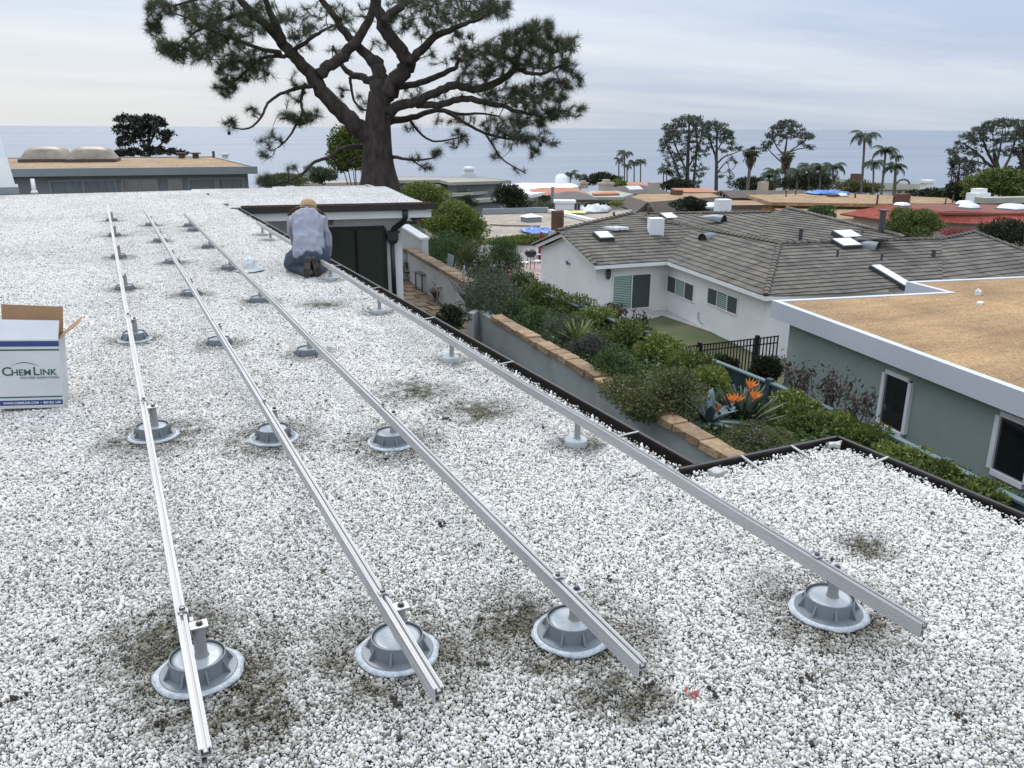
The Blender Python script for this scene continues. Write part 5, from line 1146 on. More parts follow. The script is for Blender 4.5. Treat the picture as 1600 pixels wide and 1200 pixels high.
mb = MB(); mb.tube([at(x, y, z+.02) for x, y in ((765, 351), (790, 352.5), (820, 353), (844, 353.5))], .05, 6); mb.build('roof_pipe', M['brown_trim'], hb)
def sheet(name, label, cat, pxs, z, m, seed=0, amp=.12, parent=None):
    ps = [at(x, y, z) for x, y in pxs]; c = sum(ps, Vector())/len(ps); vs = []; fs = []; n = 6; r_ = np.random.default_rng(seed); k = len(ps)
    sub = []
    for i in range(k):
        for j in range(4): sub.append(ps[i]+(ps[(i+1) % k]-ps[i])*(j/4))
    k = len(sub)
    for j in range(n):
        for i in range(k): q = c+(sub[i]-c)*(1-j/n); vs.append(q+Vector((r_.normal(0, .05), r_.normal(0, .05), .04+(amp*r_.random() if j else 0.0))))
    vs.append(c+Vector((0, 0, .1))); fs = [(j*k+i, j*k+(i+1) % k, (j+1)*k+(i+1) % k, (j+1)*k+i) for j in range(n-1) for i in range(k)]+[((n-1)*k+i, (n-1)*k+(i+1) % k, n*k) for i in range(k)]
    mb = MB(); mb.add(vs, fs); o = mb.build(name, M[m], None, True); s_ = o.modifiers.new('thick', 'SOLIDIFY'); s_.thickness = .02; return tag(o, label, cat)
sheet('tarp', 'crumpled blue tarp on the beige flat roof beside the brick chimney', 'tarp', [(811, 361), (825, 358), (862, 358), (872, 361), (858, 364), (862, 367), (835, 368.5), (822, 364)], z, 'tarp', 1, .22)
sheet('plastic_sheeting', 'clear plastic sheeting heaped at the far edge of the beige roof', 'sheet', [(905, 328), (930, 325.5), (955, 327), (950, 332), (915, 333)], z, 'plastic_sheet', 2, .5)
sheet('yellow_sheeting', 'pale yellow sheeting spread along the far edge of the beige roof', 'sheet', [(878, 331), (900, 331), (918, 331.5), (915, 334.5), (882, 334)], z, 'yellow_sheet', 3, .12)
a = at(884, 327, z); mb = MB(); T = Matrix.Translation(a) @ Matrix.Rotation(-TH, 4, 'Z'); mb.box(-1.0, -.6, 0, .75, .6, .62, T); mb.box(-1.15, -.72, .6201, .9, .72, .85, T); tag(mb.build('boxed_chimney', M['white_brick']), 'white boxed chimney at the far edge of the beige roof', 'chimney')
# white membrane roof
hw, _ = flat_house('white_roof_house', 'house with a bright white flat roof near the sea', 'house', px_poly([(770, 291), (830, 304), (905, 291), (893, 286), (815, 285.5)], -6.3), -6.3, -9.5, .4, .5, 'white_roof', 'white_roof', 'stucco_white')
p = at(877, 286, -6.3); mb = MB(); mb.lathe([(.9, -.1), (.9, .8), (.6, 1.2), (.2, 1.3)], 10, p); mb.build('roof_vent', M['white_paint'], hw)
def pitched(name, label, planes, walls, zg, mroof, mwall, wins=(), extra=None, edge='brown_trim', thick=.12):
    """planes: lists of 3-D corners; walls: plan polygon; each roof plane has real thickness"""
    c = sum((Vector(p) for p in walls), Vector())/len(walls); h = thing(name, label, 'house', (c.x, c.y, zg))
    for pl in planes:
        pl = [Vector(p) for p in pl]; n_ = (pl[1]-pl[0]).cross(pl[2]-pl[0]).normalized(); n_ = n_ if n_.z > 0 else -n_; k = len(pl); mb = MB(); mb.add(pl+[p-n_*thick for p in pl], [tuple(range(k)), tuple(range(k, 2*k))[::-1]]+[(i, (i+1) % k, (i+1) % k+k, i+k) for i in range(k)]); mb.build('roof_plane', M[mroof], h)
    zt = min(p.z for pl in planes for p in [Vector(q) for q in pl])-.13
    wp = inset([(p.x, p.y) for p in (Vector(q) for q in walls)], .6); mb = MB(); mb.prism(wp, zg-.5, zt); mb.build('wall', M[mwall], h)
    for (i, t0, t1, z0, z1, gl) in wins:
        P, Q = sample_poly(wp, i); add_window(h, P, Q, t0, t1, zg+z0, zg+z1, M['white_paint'], [M[g] for g in gl], fr=.08, mull=len(gl)-1)
    return h
M['orange_tile'] = mat('orange_clay_tile', (0.50, 0.21, 0.115), 0.85, col2=(0.33, 0.125, 0.07), vscale=2.2, bump=.8, bscale=5, detail=9)
M['red_tile'] = mat('red_clay_tile', (0.44, 0.115, 0.075), 0.85, col2=(0.25, 0.062, 0.045), vscale=2.6, bump=.6, bscale=6, detail=9)
M['maroon'] = mat('maroon_roof', (0.19, 0.06, 0.042), 0.9, 0.2, .5)
M['green_shingle'] = mat('weathered_green_shingle', (0.135, 0.14, 0.10), 0.95, .25, 1.2, bump=.4, bscale=3)
def hip(pxs_eave, pxs_ridge, ze, zr):
    """front hip roof from picture points: eave left, eave right ... ; ridge left, right"""
    el, er = at(*pxs_eave[0], ze), at(*pxs_eave[1], ze); rl, rr_ = at(*pxs_ridge[0], zr), at(*pxs_ridge[1], zr)
    mid_ = (rl+rr_)/2; d = er-el; n_ = Vector((-d.y, d.x, 0)).normalized(); n_ = n_ if n_.y > 0 else -n_; w_ = (mid_-(el+er)/2).dot(n_)
    bl_, br2 = el+n_*2*w_, er+n_*2*w_; return [[el, er, rr_, rl], [er, br2, rr_], [br2, bl_, rl, rr_], [bl_, el, rl]], [el, er, br2, bl_]
pls, wl = hip([(818, 305), (925, 305)], [(848, 293), (895, 293)], -6.6, -5.92)
ho = pitched('orange_tile_house', 'house with orange clay tiled hip roof and reddish walls', pls, wl, -9.2, 'orange_tile', 'terracotta_wall', [(0, .55, .75, .4, 1.9, ['glass_dark'])])
pls, wl = hip([(868, 312), (936, 312)], [(885, 299), (901, 299)], -6.3, -5.67)
hg = pitched('grey_hip_house', 'small beige house with dark grey pyramid roof', pls, wl, -8.8, 'grey_shingle', 'beige_wall', [(0, .42, .62, .3, 2.2, ['glass_dark', 'glass_dark']), (0, .72, .85, .3, 2.2, ['glass_dark'])])
hl, _ = flat_house('pale_green_roof_house', 'pale green flat roofed house with two pink topped chimneys', 'house', px_poly([(900, 308), (972, 308), (990, 303), (960, 297), (925, 296)], -6.5), -6.5, -9.5, .35, .6, 'greygreen_roof', 'greygreen_roof', 'beige_wall', wins=[(0, .15, .35, -9.2, -7.3), (0, .6, .8, -9.2, -7.3)])
p = at(945, 302, -6.4); mb = MB(); q = [at(x, y, -6.35) for x, y in ((925, 302), (960, 300), (968, 303), (928, 304))]; mb.prism([(v.x, v.y) for v in q], -6.5, -6.28); mb.build('orange_patch', M['orange_tile'], hl)
for x, y in ((946.5, 297), (911, 293)):
    p = at(x, y, -6.5); s_ = 1.0 if x > 930 else .7; mb = MB(); mb.box(p.x-.8*s_, p.y-.6*s_, -6.6, p.x+.8*s_, p.y+.6*s_, -6.5+.75*s_); mb.box(p.x-.95*s_, p.y-.75*s_, -6.5+.7501*s_, p.x+.95*s_, p.y+.75*s_, -6.5+1.0*s_); mb.box(p.x-.4*s_, p.y-.4*s_, -6.5+1.0002*s_, p.x+.4*s_, p.y+.4*s_, -6.5+1.4*s_); mb.build('chimney', M['beige_wall'], hl)
pls, wl = hip([(955, 303), (1055, 303)], [(985, 289), (1003, 289)], -7.6, -6.68)
hd = pitched('dark_hip_house', 'house with dark brown hip roof below the row of thin palms', pls, wl, -10, 'brown_shingle', 'beige_wall')
p = at(1021, 296, -6.9); mb = MB(); mb.box(p.x-.7, p.y-.5, -8, p.x+.7, p.y+.5, -5.9); mb.build('chimney', M['beige_wall'], hd); p = at(991, 296, -6.6); T = Matrix.Translation(p+Vector((0, 0, .15))) @ Matrix.Rotation(R(20), 4, 'X'); mb = MB(); mb.box(-1.1, -.6, -.1, 1.1, .6, .12, T); mb.build('skylight', M['fascia_grey'], hd)
pls, wl = hip([(970, 291), (1015, 291)], [(980, 284.5), (1002, 284.5)], -8.3, -7.87); pitched('red_peak_house', 'small distant red tiled roof behind the thin palms', pls, wl, -12, 'orange_tile', 'beige_wall')
hx, wx = flat_house('brown_fascia_house', 'house with tan gravel roof and wide sloping brown fascia', 'house', px_poly([(983, 307), (1012, 316), (1128, 307), (1112, 301), (1000, 302.5)], -5.6), -5.6, -8.6, .25, .9, 'tan_gravel_far', 'brown_trim', 'beige_wall')
mp_ = px_poly([(983, 307), (1012, 316), (1128, 307)], -5.6); mb = MB()
for a, b in zip(mp_[:-1], mp_[1:]):
    d = (b-a).normalized(); n_ = Vector((d.y, -d.x, 0)); n_ = n_ if n_.dot(-a) > 0 else -n_
    mb.add([a+n_*.02, b+n_*.02, b+n_*1.1-Vector((0, 0, .95)), a+n_*1.1-Vector((0, 0, .95)), a+Vector((0, 0, -.2)), b+Vector((0, 0, -.2)), b+n_*1.0-Vector((0, 0, 1.1)), a+n_*1.0-Vector((0, 0, 1.1))], [(0, 1, 2, 3), (7, 6, 5, 4), (2, 6, 7, 3), (1, 5, 6, 2), (0, 3, 7, 4)])
mb.build('mansard_fascia', M['brown_shingle'], hx)
p = at(1057, 304, -5.6); mb = MB(); mb.box(p.x-.5, p.y-.5, -5.7, p.x+.5, p.y+.5, -5.1); mb.build('chimney', M['brick'], hx)
pls, wl = hip([(1070, 300), (1125, 300)], [(1075, 297), (1115, 297)], -7.4, -7.41); pitched('low_orange_house', 'sliver of low orange tiled roof behind the tan roof', pls, wl, -10, 'orange_tile', 'beige_wall')
# brown gable with rafters
ga, gb_, gp = at(1112, 303, -6.6), at(1142, 309, -6.6), at(1126, 297.5, -5.93)
dr = Vector((.93, -.36, 0)).normalized()*11; e_ = (gb_-ga)
gh2 = pitched('brown_gable_house', 'brown gabled house with exposed rafters behind the white chimney', [[gb_, gb_+dr, gp+dr, gp], [gp, gp+dr, ga+dr, ga]], [ga, gb_, gb_+dr, ga+dr], -9.5, 'brown_shingle', 'brown_trim', thick=.2)
for i in range(6):
    t = (i+.5)/6; p = ga+(gb_-ga)*t; zt = ga.z+(gp.z-ga.z)*(1-abs(2*t-1))-.25; mb = MB(); mb.box(p.x-.07, p.y-.07, -8, p.x+.07, p.y+.07, zt); mb.build('timber', M['beige_wall'], gh2)
p = at(1136, 296, -5.5)+dr*.4; mb = MB(); mb.box(p.x-.5, p.y-.4, -7, p.x+.5, p.y+.4, -4.6); mb.build('chimney', M['beige_wall'], gh2)
hc, _ = flat_house('low_tan_annex', 'low tan roof just behind the white box chimney', 'house', px_poly([(1103, 317), (1120, 321), (1200, 320), (1180, 313), (1130, 312)], -5.9), -5.9, -8.6, .3, .5, 'tan_gravel_far', 'brown_trim', 'beige_wall')
dome(hc, at(1111, 324, -5.6), 1.6, 1.6, .35, 'dome')
p = at(1129, 326, -5.4); bricks_chimney(hc, Vector((p.x, p.y, 0)), 1.25, 1.0, -7.5, at(1129, 310.5, -4.9).z if False else -4.55, 'white_brick', rot=-TH*.6, course=.12)
# large tan roofs
ht, wt = flat_house('large_tan_house', 'large house with stepped tan gravel roofs and an ochre wall', 'house', px_poly([(1166, 304), (1205, 316), (1345, 318), (1500, 318), (1480, 309), (1300, 301)], -6.0), -6.0, -9, .35, .9, 'tan_gravel_far', 'tan_gravel_far', 'orange_wall')
z = -6.6; hq, _ = flat_house('lower_tan_house', 'lower tan roof in front of the ochre wall', 'house', px_poly([(1204, 320), (1230, 340), (1330, 342), (1420, 325), (1290, 316)], z), z, -9, .3, .6, 'tan_gravel_far', 'tan_gravel_far', 'orange_wall')
sheet('tarp', 'bright blue tarp stretched over the large tan roof far right of centre', 'tarp', [(1256, 301.5), (1290, 299.5), (1330, 302), (1320, 304.5), (1295, 304), (1280, 304.5)], -5.95, 'tarp', 4, .3)
for x, y, h_, r_ in ((1228, 307, .7, .08), (1243, 304, .5, .08), (1370, 319, 1.0, .10), (1396, 320, .9, .08), (1336, 309, .5, .1), (1488, 318, .9, .08)): pipe(ht, at(x, y, -6), h_, r_, 'brown_trim')
dome(ht, at(1316, 307, -6), 1.0, 1.0, .3, 'dome'); p = at(1408, 316, -6); mb = MB(); mb.box(p.x-.75, p.y-.5, -6.1, p.x+.75, p.y+.5, -5.1); mb.build('chimney', M['brick'], ht)
p = at(1302, 307, -6); mb = MB(); mb.box(p.x-.7, p.y-.4, -6.1, p.x+.7, p.y+.4, -5.75); mb.build('roof_vent', M['brick'], ht)
# red tiled house at the right
ez, rz_ = -5.5, -4.7
hr = thing('red_tile_house', 'house with red clay tile eaves and maroon flat deck at the right', 'house', (50, 33, -8))
red = [[(1315, 334), (1395, 346), (1470, 330), (1385, 322)], [(1395, 346), (1470, 353), (1562, 350), (1560, 331), (1472, 331)], [(1562, 350), (1660, 349), (1660, 329), (1560, 331)]]
def fluted(pl, n_rolls, m, parent):
    """roof plane with rolls of barrel tiles running down the slope; pl = eave left, eave right, top right, top left"""
    e0, e1, t1, t0 = pl; nn_ = (e1-e0).cross(t0-e0).normalized(); nn_ = nn_ if nn_.z > 0 else -nn_; vs = []; fs = []; rows_ = 14; cols = n_rolls*4
    for j in range(rows_+1):
        for i in range(cols+1):
            u, v = i/cols, j/rows_; p = (e0*(1-u)+e1*u)*(1-v)+(t0*(1-u)+t1*u)*v; vs.append(p+nn_*(.07*abs(math.sin(u*n_rolls*math.pi))+.03*((j % 2))))
    fs = [(j*(cols+1)+i, j*(cols+1)+i+1, (j+1)*(cols+1)+i+1, (j+1)*(cols+1)+i) for j in range(rows_) for i in range(cols)]
    mb = MB(); mb.add(vs, fs); o = mb.build('tiled_eave', M[m], parent); s_ = o.modifiers.new('thick', 'SOLIDIFY'); s_.thickness = .1; s_.offset = -1
e0, e1, t1, t0 = at(1312, 335, ez), at(1400, 347, ez), at(1480, 331, rz_), at(1385, 321.5, rz_); fluted([e0, e1, t1, t0], 44, 'red_tile', hr)
e1b = at(1562, 351, ez); t1b = at(1562, 332, rz_); fluted([e1, e1b, t1b, t1], 34, 'red_tile', hr)
e1c = at(1680, 349, ez); t1c = at(1680, 331, rz_); fluted([e1b+Vector((.05, 0, .03)), e1c, t1c, t1b+Vector((.05, 0, .03))], 26, 'red_tile', hr)
mb = MB(); q = [at(x, y, rz_) for x, y in ((1386, 322), (1478, 332), (1562, 333), (1680, 332), (1680, 322), (1500, 318), (1420, 319))]; mb.prism([(v.x, v.y) for v in q], rz_-.2, rz_-.02); mb.build('flat_deck', M['maroon'], hr)
wpoly = [(p.x, p.y) for p in (e0, e1, e1b, e1c, at(1680, 325, rz_), at(1420, 320, rz_))]; mb = MB(); mb.prism(inset(wpoly, .7), -9, ez-.05); mb.build('wall', M['beige_wall'], hr)
for x, y, s_, h_ in ((1409, 322, 1.1, .22), (1507, 320.5, 1.2, .3), (1514, 325.5, 1.35, .32), (1582, 327, 1.9, .36)): dome(hr, at(x, y, rz_), s_, s_, h_, 'dome')
p = at(1477, 319, rz_); pipe(hr, p, .5, .06, 'steel')
hm, _ = flat_house('maroon_trim_house', 'long low house with maroon fascias behind the white domes', 'house', px_poly([(1470, 318), (1600, 317), (1680, 316), (1680, 311), (1540, 313)], -4.9), -4.9, -8, .45, .3, 'greygreen_roof', 'maroon', 'maroon')
p = at(1527, 315, -4.9); mb = MB(); mb.box(p.x-.9, p.y-.6, -5, p.x+.9, p.y+.6, -4.1); mb.box(p.x-.6, p.y-.4, -4.0999, p.x+.6, p.y+.4, -3.7); mb.build('roof_vent', M['white_paint'], hm)
a, b = at(1530, 313, -4.6), at(1640, 311, -4.6); mb = MB(); mb.beam(a, b, 1.2, .5); mb.build('pale_parapet', M['greygreen_roof'], hm)
# far houses towards the sea
el, er = (1235, 300), (1365, 302)
pls, wl = hip([(1236, 292), (1366, 293)], [(1276, 279.5), (1348, 280.5)], -9.25, -8.2); hf = pitched('far_grey_roof_house', 'far grey roofed house with white gable among the palms', pls, wl, -14, 'grey_shingle', 'stucco_white')
p = at(1337, 281, -7.4); mb = MB(); mb.box(p.x-.8, p.y-.6, -9, p.x+.8, p.y+.6, -6.3); mb.build('chimney', M['brick'], hf)
pls, wl = hip([(1350, 296), (1474, 297)], [(1378, 285.5), (1452, 288)], -9.45, -8.75); hf2 = pitched('far_olive_roof_house', 'far white house with olive shingle roof in front of the open sea', pls, wl, -14, 'green_shingle', 'stucco_white', [(0, .45, .55, .8, 2.4, ['glass_dark', 'glass_dark']), (0, .65, .75, .8, 2.4, ['glass_dark', 'glass_dark'])])
p = at(1448, 290, -8.4); mb = MB(); mb.box(p.x-.9, p.y-.7, -9.5, p.x+.9, p.y+.7, -7.9); mb.box(p.x-1.3, p.y-.9, -7.8999, p.x+1.3, p.y+.9, -7.4); mb.build('chimney', M['white_paint'], hf2)
p = at(1411, 288, -8.5); mb = MB(); mb.tube([p+Vector((math.cos(a)*1.2*rt.x, math.cos(a)*1.2*rt.y, math.sin(a)*.9)) for a in np.linspace(0, math.pi, 9)], .18, 6); mb.build('arched_dormer', M['grey_shingle'], hf2)
for i in range(4):
    p = at(1406+i*11, 301, -9.9); mb = MB(); mb.box(p.x-.35, p.y-.15, -11.2, p.x+.35, p.y+.15, -9.6); mb.build('window', M['glass_dark'], hf2)
mast = at(1063, 310, -6); pb = atf(863, 318, 92); mb = MB(); mb.tube([Vector((pb.x, pb.y, -9)), Vector((pb.x, pb.y, atf(863, 292, 92).z))], .18, 8); tag(mb.build('utility_pole', M['fascia_mid']), 'grey pole in front of the orange tiled roof', 'pole')
# pale chimneyed house left of the pine trunk
ha, _ = flat_house('pale_chimney_house', 'low pale house with square chimney left of the pine trunk', 'house', px_poly([(452, 285), (500, 286), (575, 284), (560, 281), (470, 281)], -4.6), -4.6, -8, .3, .4, 'greygreen_roof', 'beige_wall', 'grey_wall')
p = at(484, 283, -4.6); mb = MB(); mb.box(p.x-.55, p.y-.5, -5, p.x+.55, p.y+.5, -2.9); mb.build('chimney', M['grey_wall'], ha)
# ------------------------------------------------------------------ vegetation
def leaves(name, C, m, size, parent=None, aspect=2.0, up_bias=0.3, bend=.25, r=None, Nrm=None):
    """one small folded leaf (two triangles) at every point of C"""
    r = r or rng; n = len(C); d = r.normal(size=(n, 3)); d[:, 2] += up_bias
    if Nrm is not None: d = d*.55+Nrm
    d /= np.linalg.norm(d, axis=1)[:, None]+1e-9
    a = r.normal(size=(n, 3)); s = np.cross(d, a); s /= np.linalg.norm(s, axis=1)[:, None]+1e-9; nn_ = np.cross(d, s)
    L_ = size*r.uniform(.6, 1.35, n)[:, None]; w_ = L_/aspect/2
    base = C-d*L_*.2; tip = C+d*L_*.8; l = C+s*w_+nn_*w_*bend; rr_ = C-s*w_+nn_*w_*bend
    V = np.stack([base, l, tip, rr_], 1).reshape(-1, 3); i = np.arange(n)*4
    Fc = np.concatenate([np.stack([i, i+1, i+2], 1), np.stack([i, i+2, i+3], 1)])
    return link(name, npmesh(name, V, Fc, m), parent)
def cloud_pts(c, rx_, ry_, rz_, n, lumps=14, lump_r=.42, r=None, flat=0.0, shell=.55):
    r = r or rng; S = r.normal(size=(lumps, 3)); S /= np.linalg.norm(S, axis=1)[:, None]; S[:, 2] = np.where(S[:, 2] < -.75, -S[:, 2], S[:, 2])
    S *= r.uniform(.45, .80, lumps)[:, None]; k = r.integers(0, lumps, n); d = r.normal(size=(n, 3)); d /= np.linalg.norm(d, axis=1)[:, None]
    rad = lump_r*(shell+(1-shell)*r.random(n))**.8
    p = S[k]+d*rad[:, None]*r.uniform(.8, 1.15, lumps)[k][:, None]
    if flat: p[:, 2] = np.maximum(p[:, 2], -flat)
    return p*np.array([rx_, ry_, rz_])+np.array(c), d
def shrub(label, c, w, h, leaf, n, size, cat='shrub', name='shrub', d=None, group=None, lumps=20, aspect=2.0, stems=5, zg=None, lump_r=.45, up_bias=.4):
    c = Vector(c); w2 = w/2; h2 = h/2; d2 = (d or w)/2; z0 = zg if zg is not None else c.z-h2
    t = thing(name, label, cat, (c.x, c.y, z0), group)
    p, nr = cloud_pts(c, w2, d2, h2, n, lumps, lump_r)
    p[:, 2] = np.maximum(p[:, 2], z0+.02); leaves('foliage', p, M[leaf], size, t, aspect, up_bias, Nrm=nr*.8)
    mb = MB()
    for i in range(stems):
        q = p[rng.integers(len(p))]; mb.tube([(c.x+rng.normal(0, w*.05), c.y+rng.normal(0, w*.05), z0-.1), (c.x*.5+q[0]*.5, c.y*.5+q[1]*.5, (z0+q[2])/2), q], [.02+w*.008, .014+w*.005, .005], 5)
    mb.build('stems', M['grey_stem'], t); return t
def at_bed(px, py, up_):
    d = ray(px, py); t = 4.0
    for _ in range(4000):
        p = CAMP+d*t
        if p.z <= zb(p.x)+up_: return p
        t += .01
    return p
def bed_shrub(label, x, y, w, h, leaf, n, size, up_=None, **k):
    """x, y, w, h in picture pixels"""
    p = at_bed(x, y, .42 if up_ is None else up_); s = depth(p)/F; hh = h*s*1.12
    return shrub(label, p, w*s*1.18, hh*1.06, leaf, int(n*1.35), size, zg=min(zb(p.x), p.z-hh/2), **k)
# along the sandstone wall
G1 = 'shrubs along the sandstone blocks'; G2 = 'leafy hedge shrubs against the board fence'
bed_shrub('large grey green shrub at the near end of the patio wall', 768, 470, 84, 66, 'grey', 5200, .055, d=2.2)
bed_shrub('bright fine leaved shrub just right of the large grey green one', 806, 492, 46, 46, 'green', 2400, .05, up_=.3)
bed_shrub('small round dark green shrub behind the first sandstone blocks', 836, 506, 50, 44, 'green', 2800, .045, up_=.3)
bed_shrub('wide grey green shrub spilling towards the sandstone blocks', 880, 523, 90, 56, 'grey', 5200, .045, up_=.3)
bed_shrub('purplish dark shrub left of the round green bush', 925, 553, 66, 54, 'purple', 3800, .042, up_=.28)
bed_shrub('round fresh green bush between the purplish shrub and the big olive one', 962, 577, 70, 62, 'green', 4800, .042, up_=.3)
bed_shrub('biggest olive green bush hanging over the sandstone blocks', 1024, 616, 126, 80, 'olive', 12000, .042, up_=.32, d=1.35, lumps=22)
bed_shrub('low lavender mound in the gutter corner', 1187, 695, 122, 52, 'olive', 8500, .026, up_=.2, d=1.1, lumps=30, lump_r=.36)
p = at_bed(1165, 690, .42); c_, _ = cloud_pts(p, .38, .3, .2, 60); leaves('flowers', c_, mat('lavender_flower', (.16, .10, .17), .8), .03, None)
fl = COL.objects['flowers']; tag(fl, 'purple flower specks on the low lavender mound', 'flowers')
bed_shrub('dark leafy clump at the patio corner beside the wall end', 705, 497, 46, 34, 'dark', 1600, .07, up_=.2)
# hedge of broader leaves next to the fence
for i, (x, y, w, h, lf, lb) in enumerate(((846, 472, 66, 50, 'hedge', 'first hedge shrub by the far end of the board fence'), (890, 490, 70, 52, 'hedge', 'second hedge shrub along the fence, left of the first fence post'),
        (938, 512, 78, 52, 'bright', 'brightest hedge shrub in front of the sliding door'), (985, 533, 76, 52, 'hedge', 'hedge shrub below the reddish leaved plants'), (1030, 556, 78, 56, 'bright', 'yellowish hedge shrub between the two middle fence posts'),
        (1078, 580, 76, 52, 'hedge', 'hedge shrub in front of the iron fence'), (1112, 603, 66, 50, 'bright', 'hedge shrub just behind the orange flowers'), (1235, 645, 74, 62, 'bright', 'pale leaved hedge shrub right of the orange flowers'),
        (1268, 668, 80, 50, 'hedge', 'hedge shrub left of the roof corner'), (1305, 672, 80, 46, 'bright', 'hedge shrub directly behind the roof corner'), (1352, 692, 80, 40, 'hedge', 'low hedge shrub under the first green house window'),
        (1410, 716, 80, 40, 'bright', 'low hedge shrub seen over the gutter, right of the roof corner'), (1470, 745, 78, 36, 'hedge', 'low hedge shrub between the two green house windows'), (1530, 772, 74, 32, 'hedge', 'low hedge shrub under the second green house window'))):
    bed_shrub(lb, x, y, w, h, lf, 4200 if i < 11 else 2600, .060, up_=.30 if i < 7 else .27, group=G2, aspect=1.7, lumps=18)
# ground cover filling the bed
def ground_cover():
    n = 26000; y = rng.uniform(3, 22, n); x = np.array([bed_x0(v)+.12 for v in y]); x = x+rng.random(n)*(10.1-x); z = np.array([zb(v) for v in x])+rng.random(n)**1.6*.28*(1+.6*np.sin(x*5)*np.sin(y*3.1)); return leaves('ground_cover', np.stack([x, y, z], 1), M['green'], .075, None, 1.8)
stuff(ground_cover())
# strap-leaved plants
def strap_plant(label, cat, name, p, n, ln, wd, m, droop=.5, spread=1.0, group=None, tip=.0, up0=.5):
    t = thing(name, label, cat, p, group)
    for i in range(n):
        a = i*2.39996+rng.uniform(-.2, .2); el = up0+(1.35-up0)*rng.random()**(.8)/spread if spread > 0 else 1.2
        L_ = ln*rng.uniform(.75, 1.1); dh = Vector((math.cos(a), math.sin(a), 0)); sd = Vector((-dh.y, dh.x, 0)); vs = []; k = 6; q = Vector(p)+dh*.03; e = el
        for j in range(k+1):
            s = j/k; w_ = wd*(.55+1.6*s)*(1-s**2.2)*.75+.002; dirv = dh*math.cos(e)+Vector((0, 0, math.sin(e))); nn_ = sd.cross(dirv)
            vs += [q-sd*w_+nn_*-w_*.35*-1, q.copy(), q+sd*w_+nn_*w_*.35]; q = q+dirv*(L_/k); e -= droop/k
        mb = MB(); mb.add(vs, [(j*3+b, j*3+b+1, j*3+b+4, j*3+b+3) for j in range(k) for b in (0, 1)]); o = mb.build('leaf', M[m], t, True)
        s_ = o.modifiers.new('thick', 'SOLIDIFY'); s_.thickness = .006
    return t
pa = at_bed(1106, 660, .12); s_ = depth(pa)/F; strap_plant('large blue grey agave with broad pointed leaves left of the orange flowers', 'agave', 'agave', pa, 17, 60*s_, 9.0*s_, 'agave', .55, 1.0, up0=.15)
mb = MB(); mb.tube([pa-Vector((0, 0, .6)), pa+Vector((0, 0, .03))], [.09, .07], 8); mb.build('stem', M['grey_stem'], bpy.data.objects['agave'])
pb = at_bed(1160, 672, .05); s_ = depth(pb)/F; bop = strap_plant('bird of paradise clump with four orange crested flowers', 'flower', 'bird_of_paradise', pb, 44, 80*s_, 4.6*s_, 'strap_leaf', .35, 1.0, up0=.55)
for (x, y, fx, rot_) in ((1171, 601, 1, .6), (1142, 625, 1, .2), (1151, 624, -1, .1), (1178, 618, 1, .5), (1124, 641, 1, .4)):
    q = hit(x, y, pb, Vector((fw.x, fw.y, 0)).normalized()); dv = rt*fx
    stem_ = MB(); stem_.tube([pb+Vector((rng.normal(0, .05), rng.normal(0, .05), .1)), (pb+q)/2+Vector((rng.normal(0, .03), 0, .03)), q-Vector((0, 0, .09))], .011, 5); so_ = stem_.build('flower_stem', M['strap_leaf'], bop)
    bk_ = MB(); bk_.tube([q-Vector((0, 0, .10))-dv*.02, q-Vector((0, 0, .055))+dv*.02, q+dv*.13+Vector((0, 0, .005))], [.012, .018, .003], 6); bk_.build('flower_beak', M['flower_beak'], so_)
    pe = MB()
    for k in range(5):
        a = rot_+(-.7+.38*k); dd = (Vector((0, 0, 1))*math.cos(a-.3)+dv*math.sin(a-.3)+fw*rng.uniform(-.3, .3)).normalized(); sd = dd.cross(fw).normalized(); b0 = q-Vector((0, 0, .055))
        pe.add([b0, b0+dd*.08+sd*.017, b0+dd*.17, b0+dd*.08-sd*.017, b0+dd*.08+fw*-.012], [(0, 1, 4), (1, 2, 4), (2, 3, 4), (3, 0, 4)])
    pe.build('petals', M['orange_flower'], so_)
for x, y, lb, n, ln, m_ in ((800, 486, 'spiky pale green clump between the first two shrubs', 26, 52, 'green'), (903, 537, 'light green sword leaved clump left of the purplish shrub', 22, 42, 'yellowgreen')):
    p = at_bed(x, y, .25); s_ = depth(p)/F; strap_plant(lb, 'plant', 'sword_plant', p, n, ln*s_, 2.0*s_, m_, .3, 1.0, up0=.6)
# potted spiky plant on the patio
p = at(691, 470, PZ); tpot = thing('potted_plant', 'spiky plant in a dark bowl between the patio chairs', 'plant', p)
mb = MB(); mb.lathe([(.16, 0), (.30, .22), (.34, .30), (.30, .30), (.0, .27)], 16, p); mb.build('pot', mat('dark_pot', (.05, .026, .02), .5), tpot, True)
for i in range(14):
    a = i*2.4; dh = Vector((math.cos(a), math.sin(a), 0)); sd = Vector((-dh.y, dh.x, 0)); q = p+Vector((0, 0, .28)); e = rng.uniform(.7, 1.4); d_ = dh*math.cos(e)+Vector((0, 0, math.sin(e))); ln = rng.uniform(.35, .6)
    mb = MB(); mb.add([q-sd*.03, q+sd*.03, q+d_*ln, q+d_*ln*.4+sd.cross(d_)*.02], [(0, 3, 2), (3, 1, 2)]); mb.build('leaf', M['dark'], tpot)
p = at(638, 437, PZ); shrub('dark low shrub in the far corner of the patio', p+Vector((.05, .1, .3)), 1.3, .75, 'dark', 2200, .07)
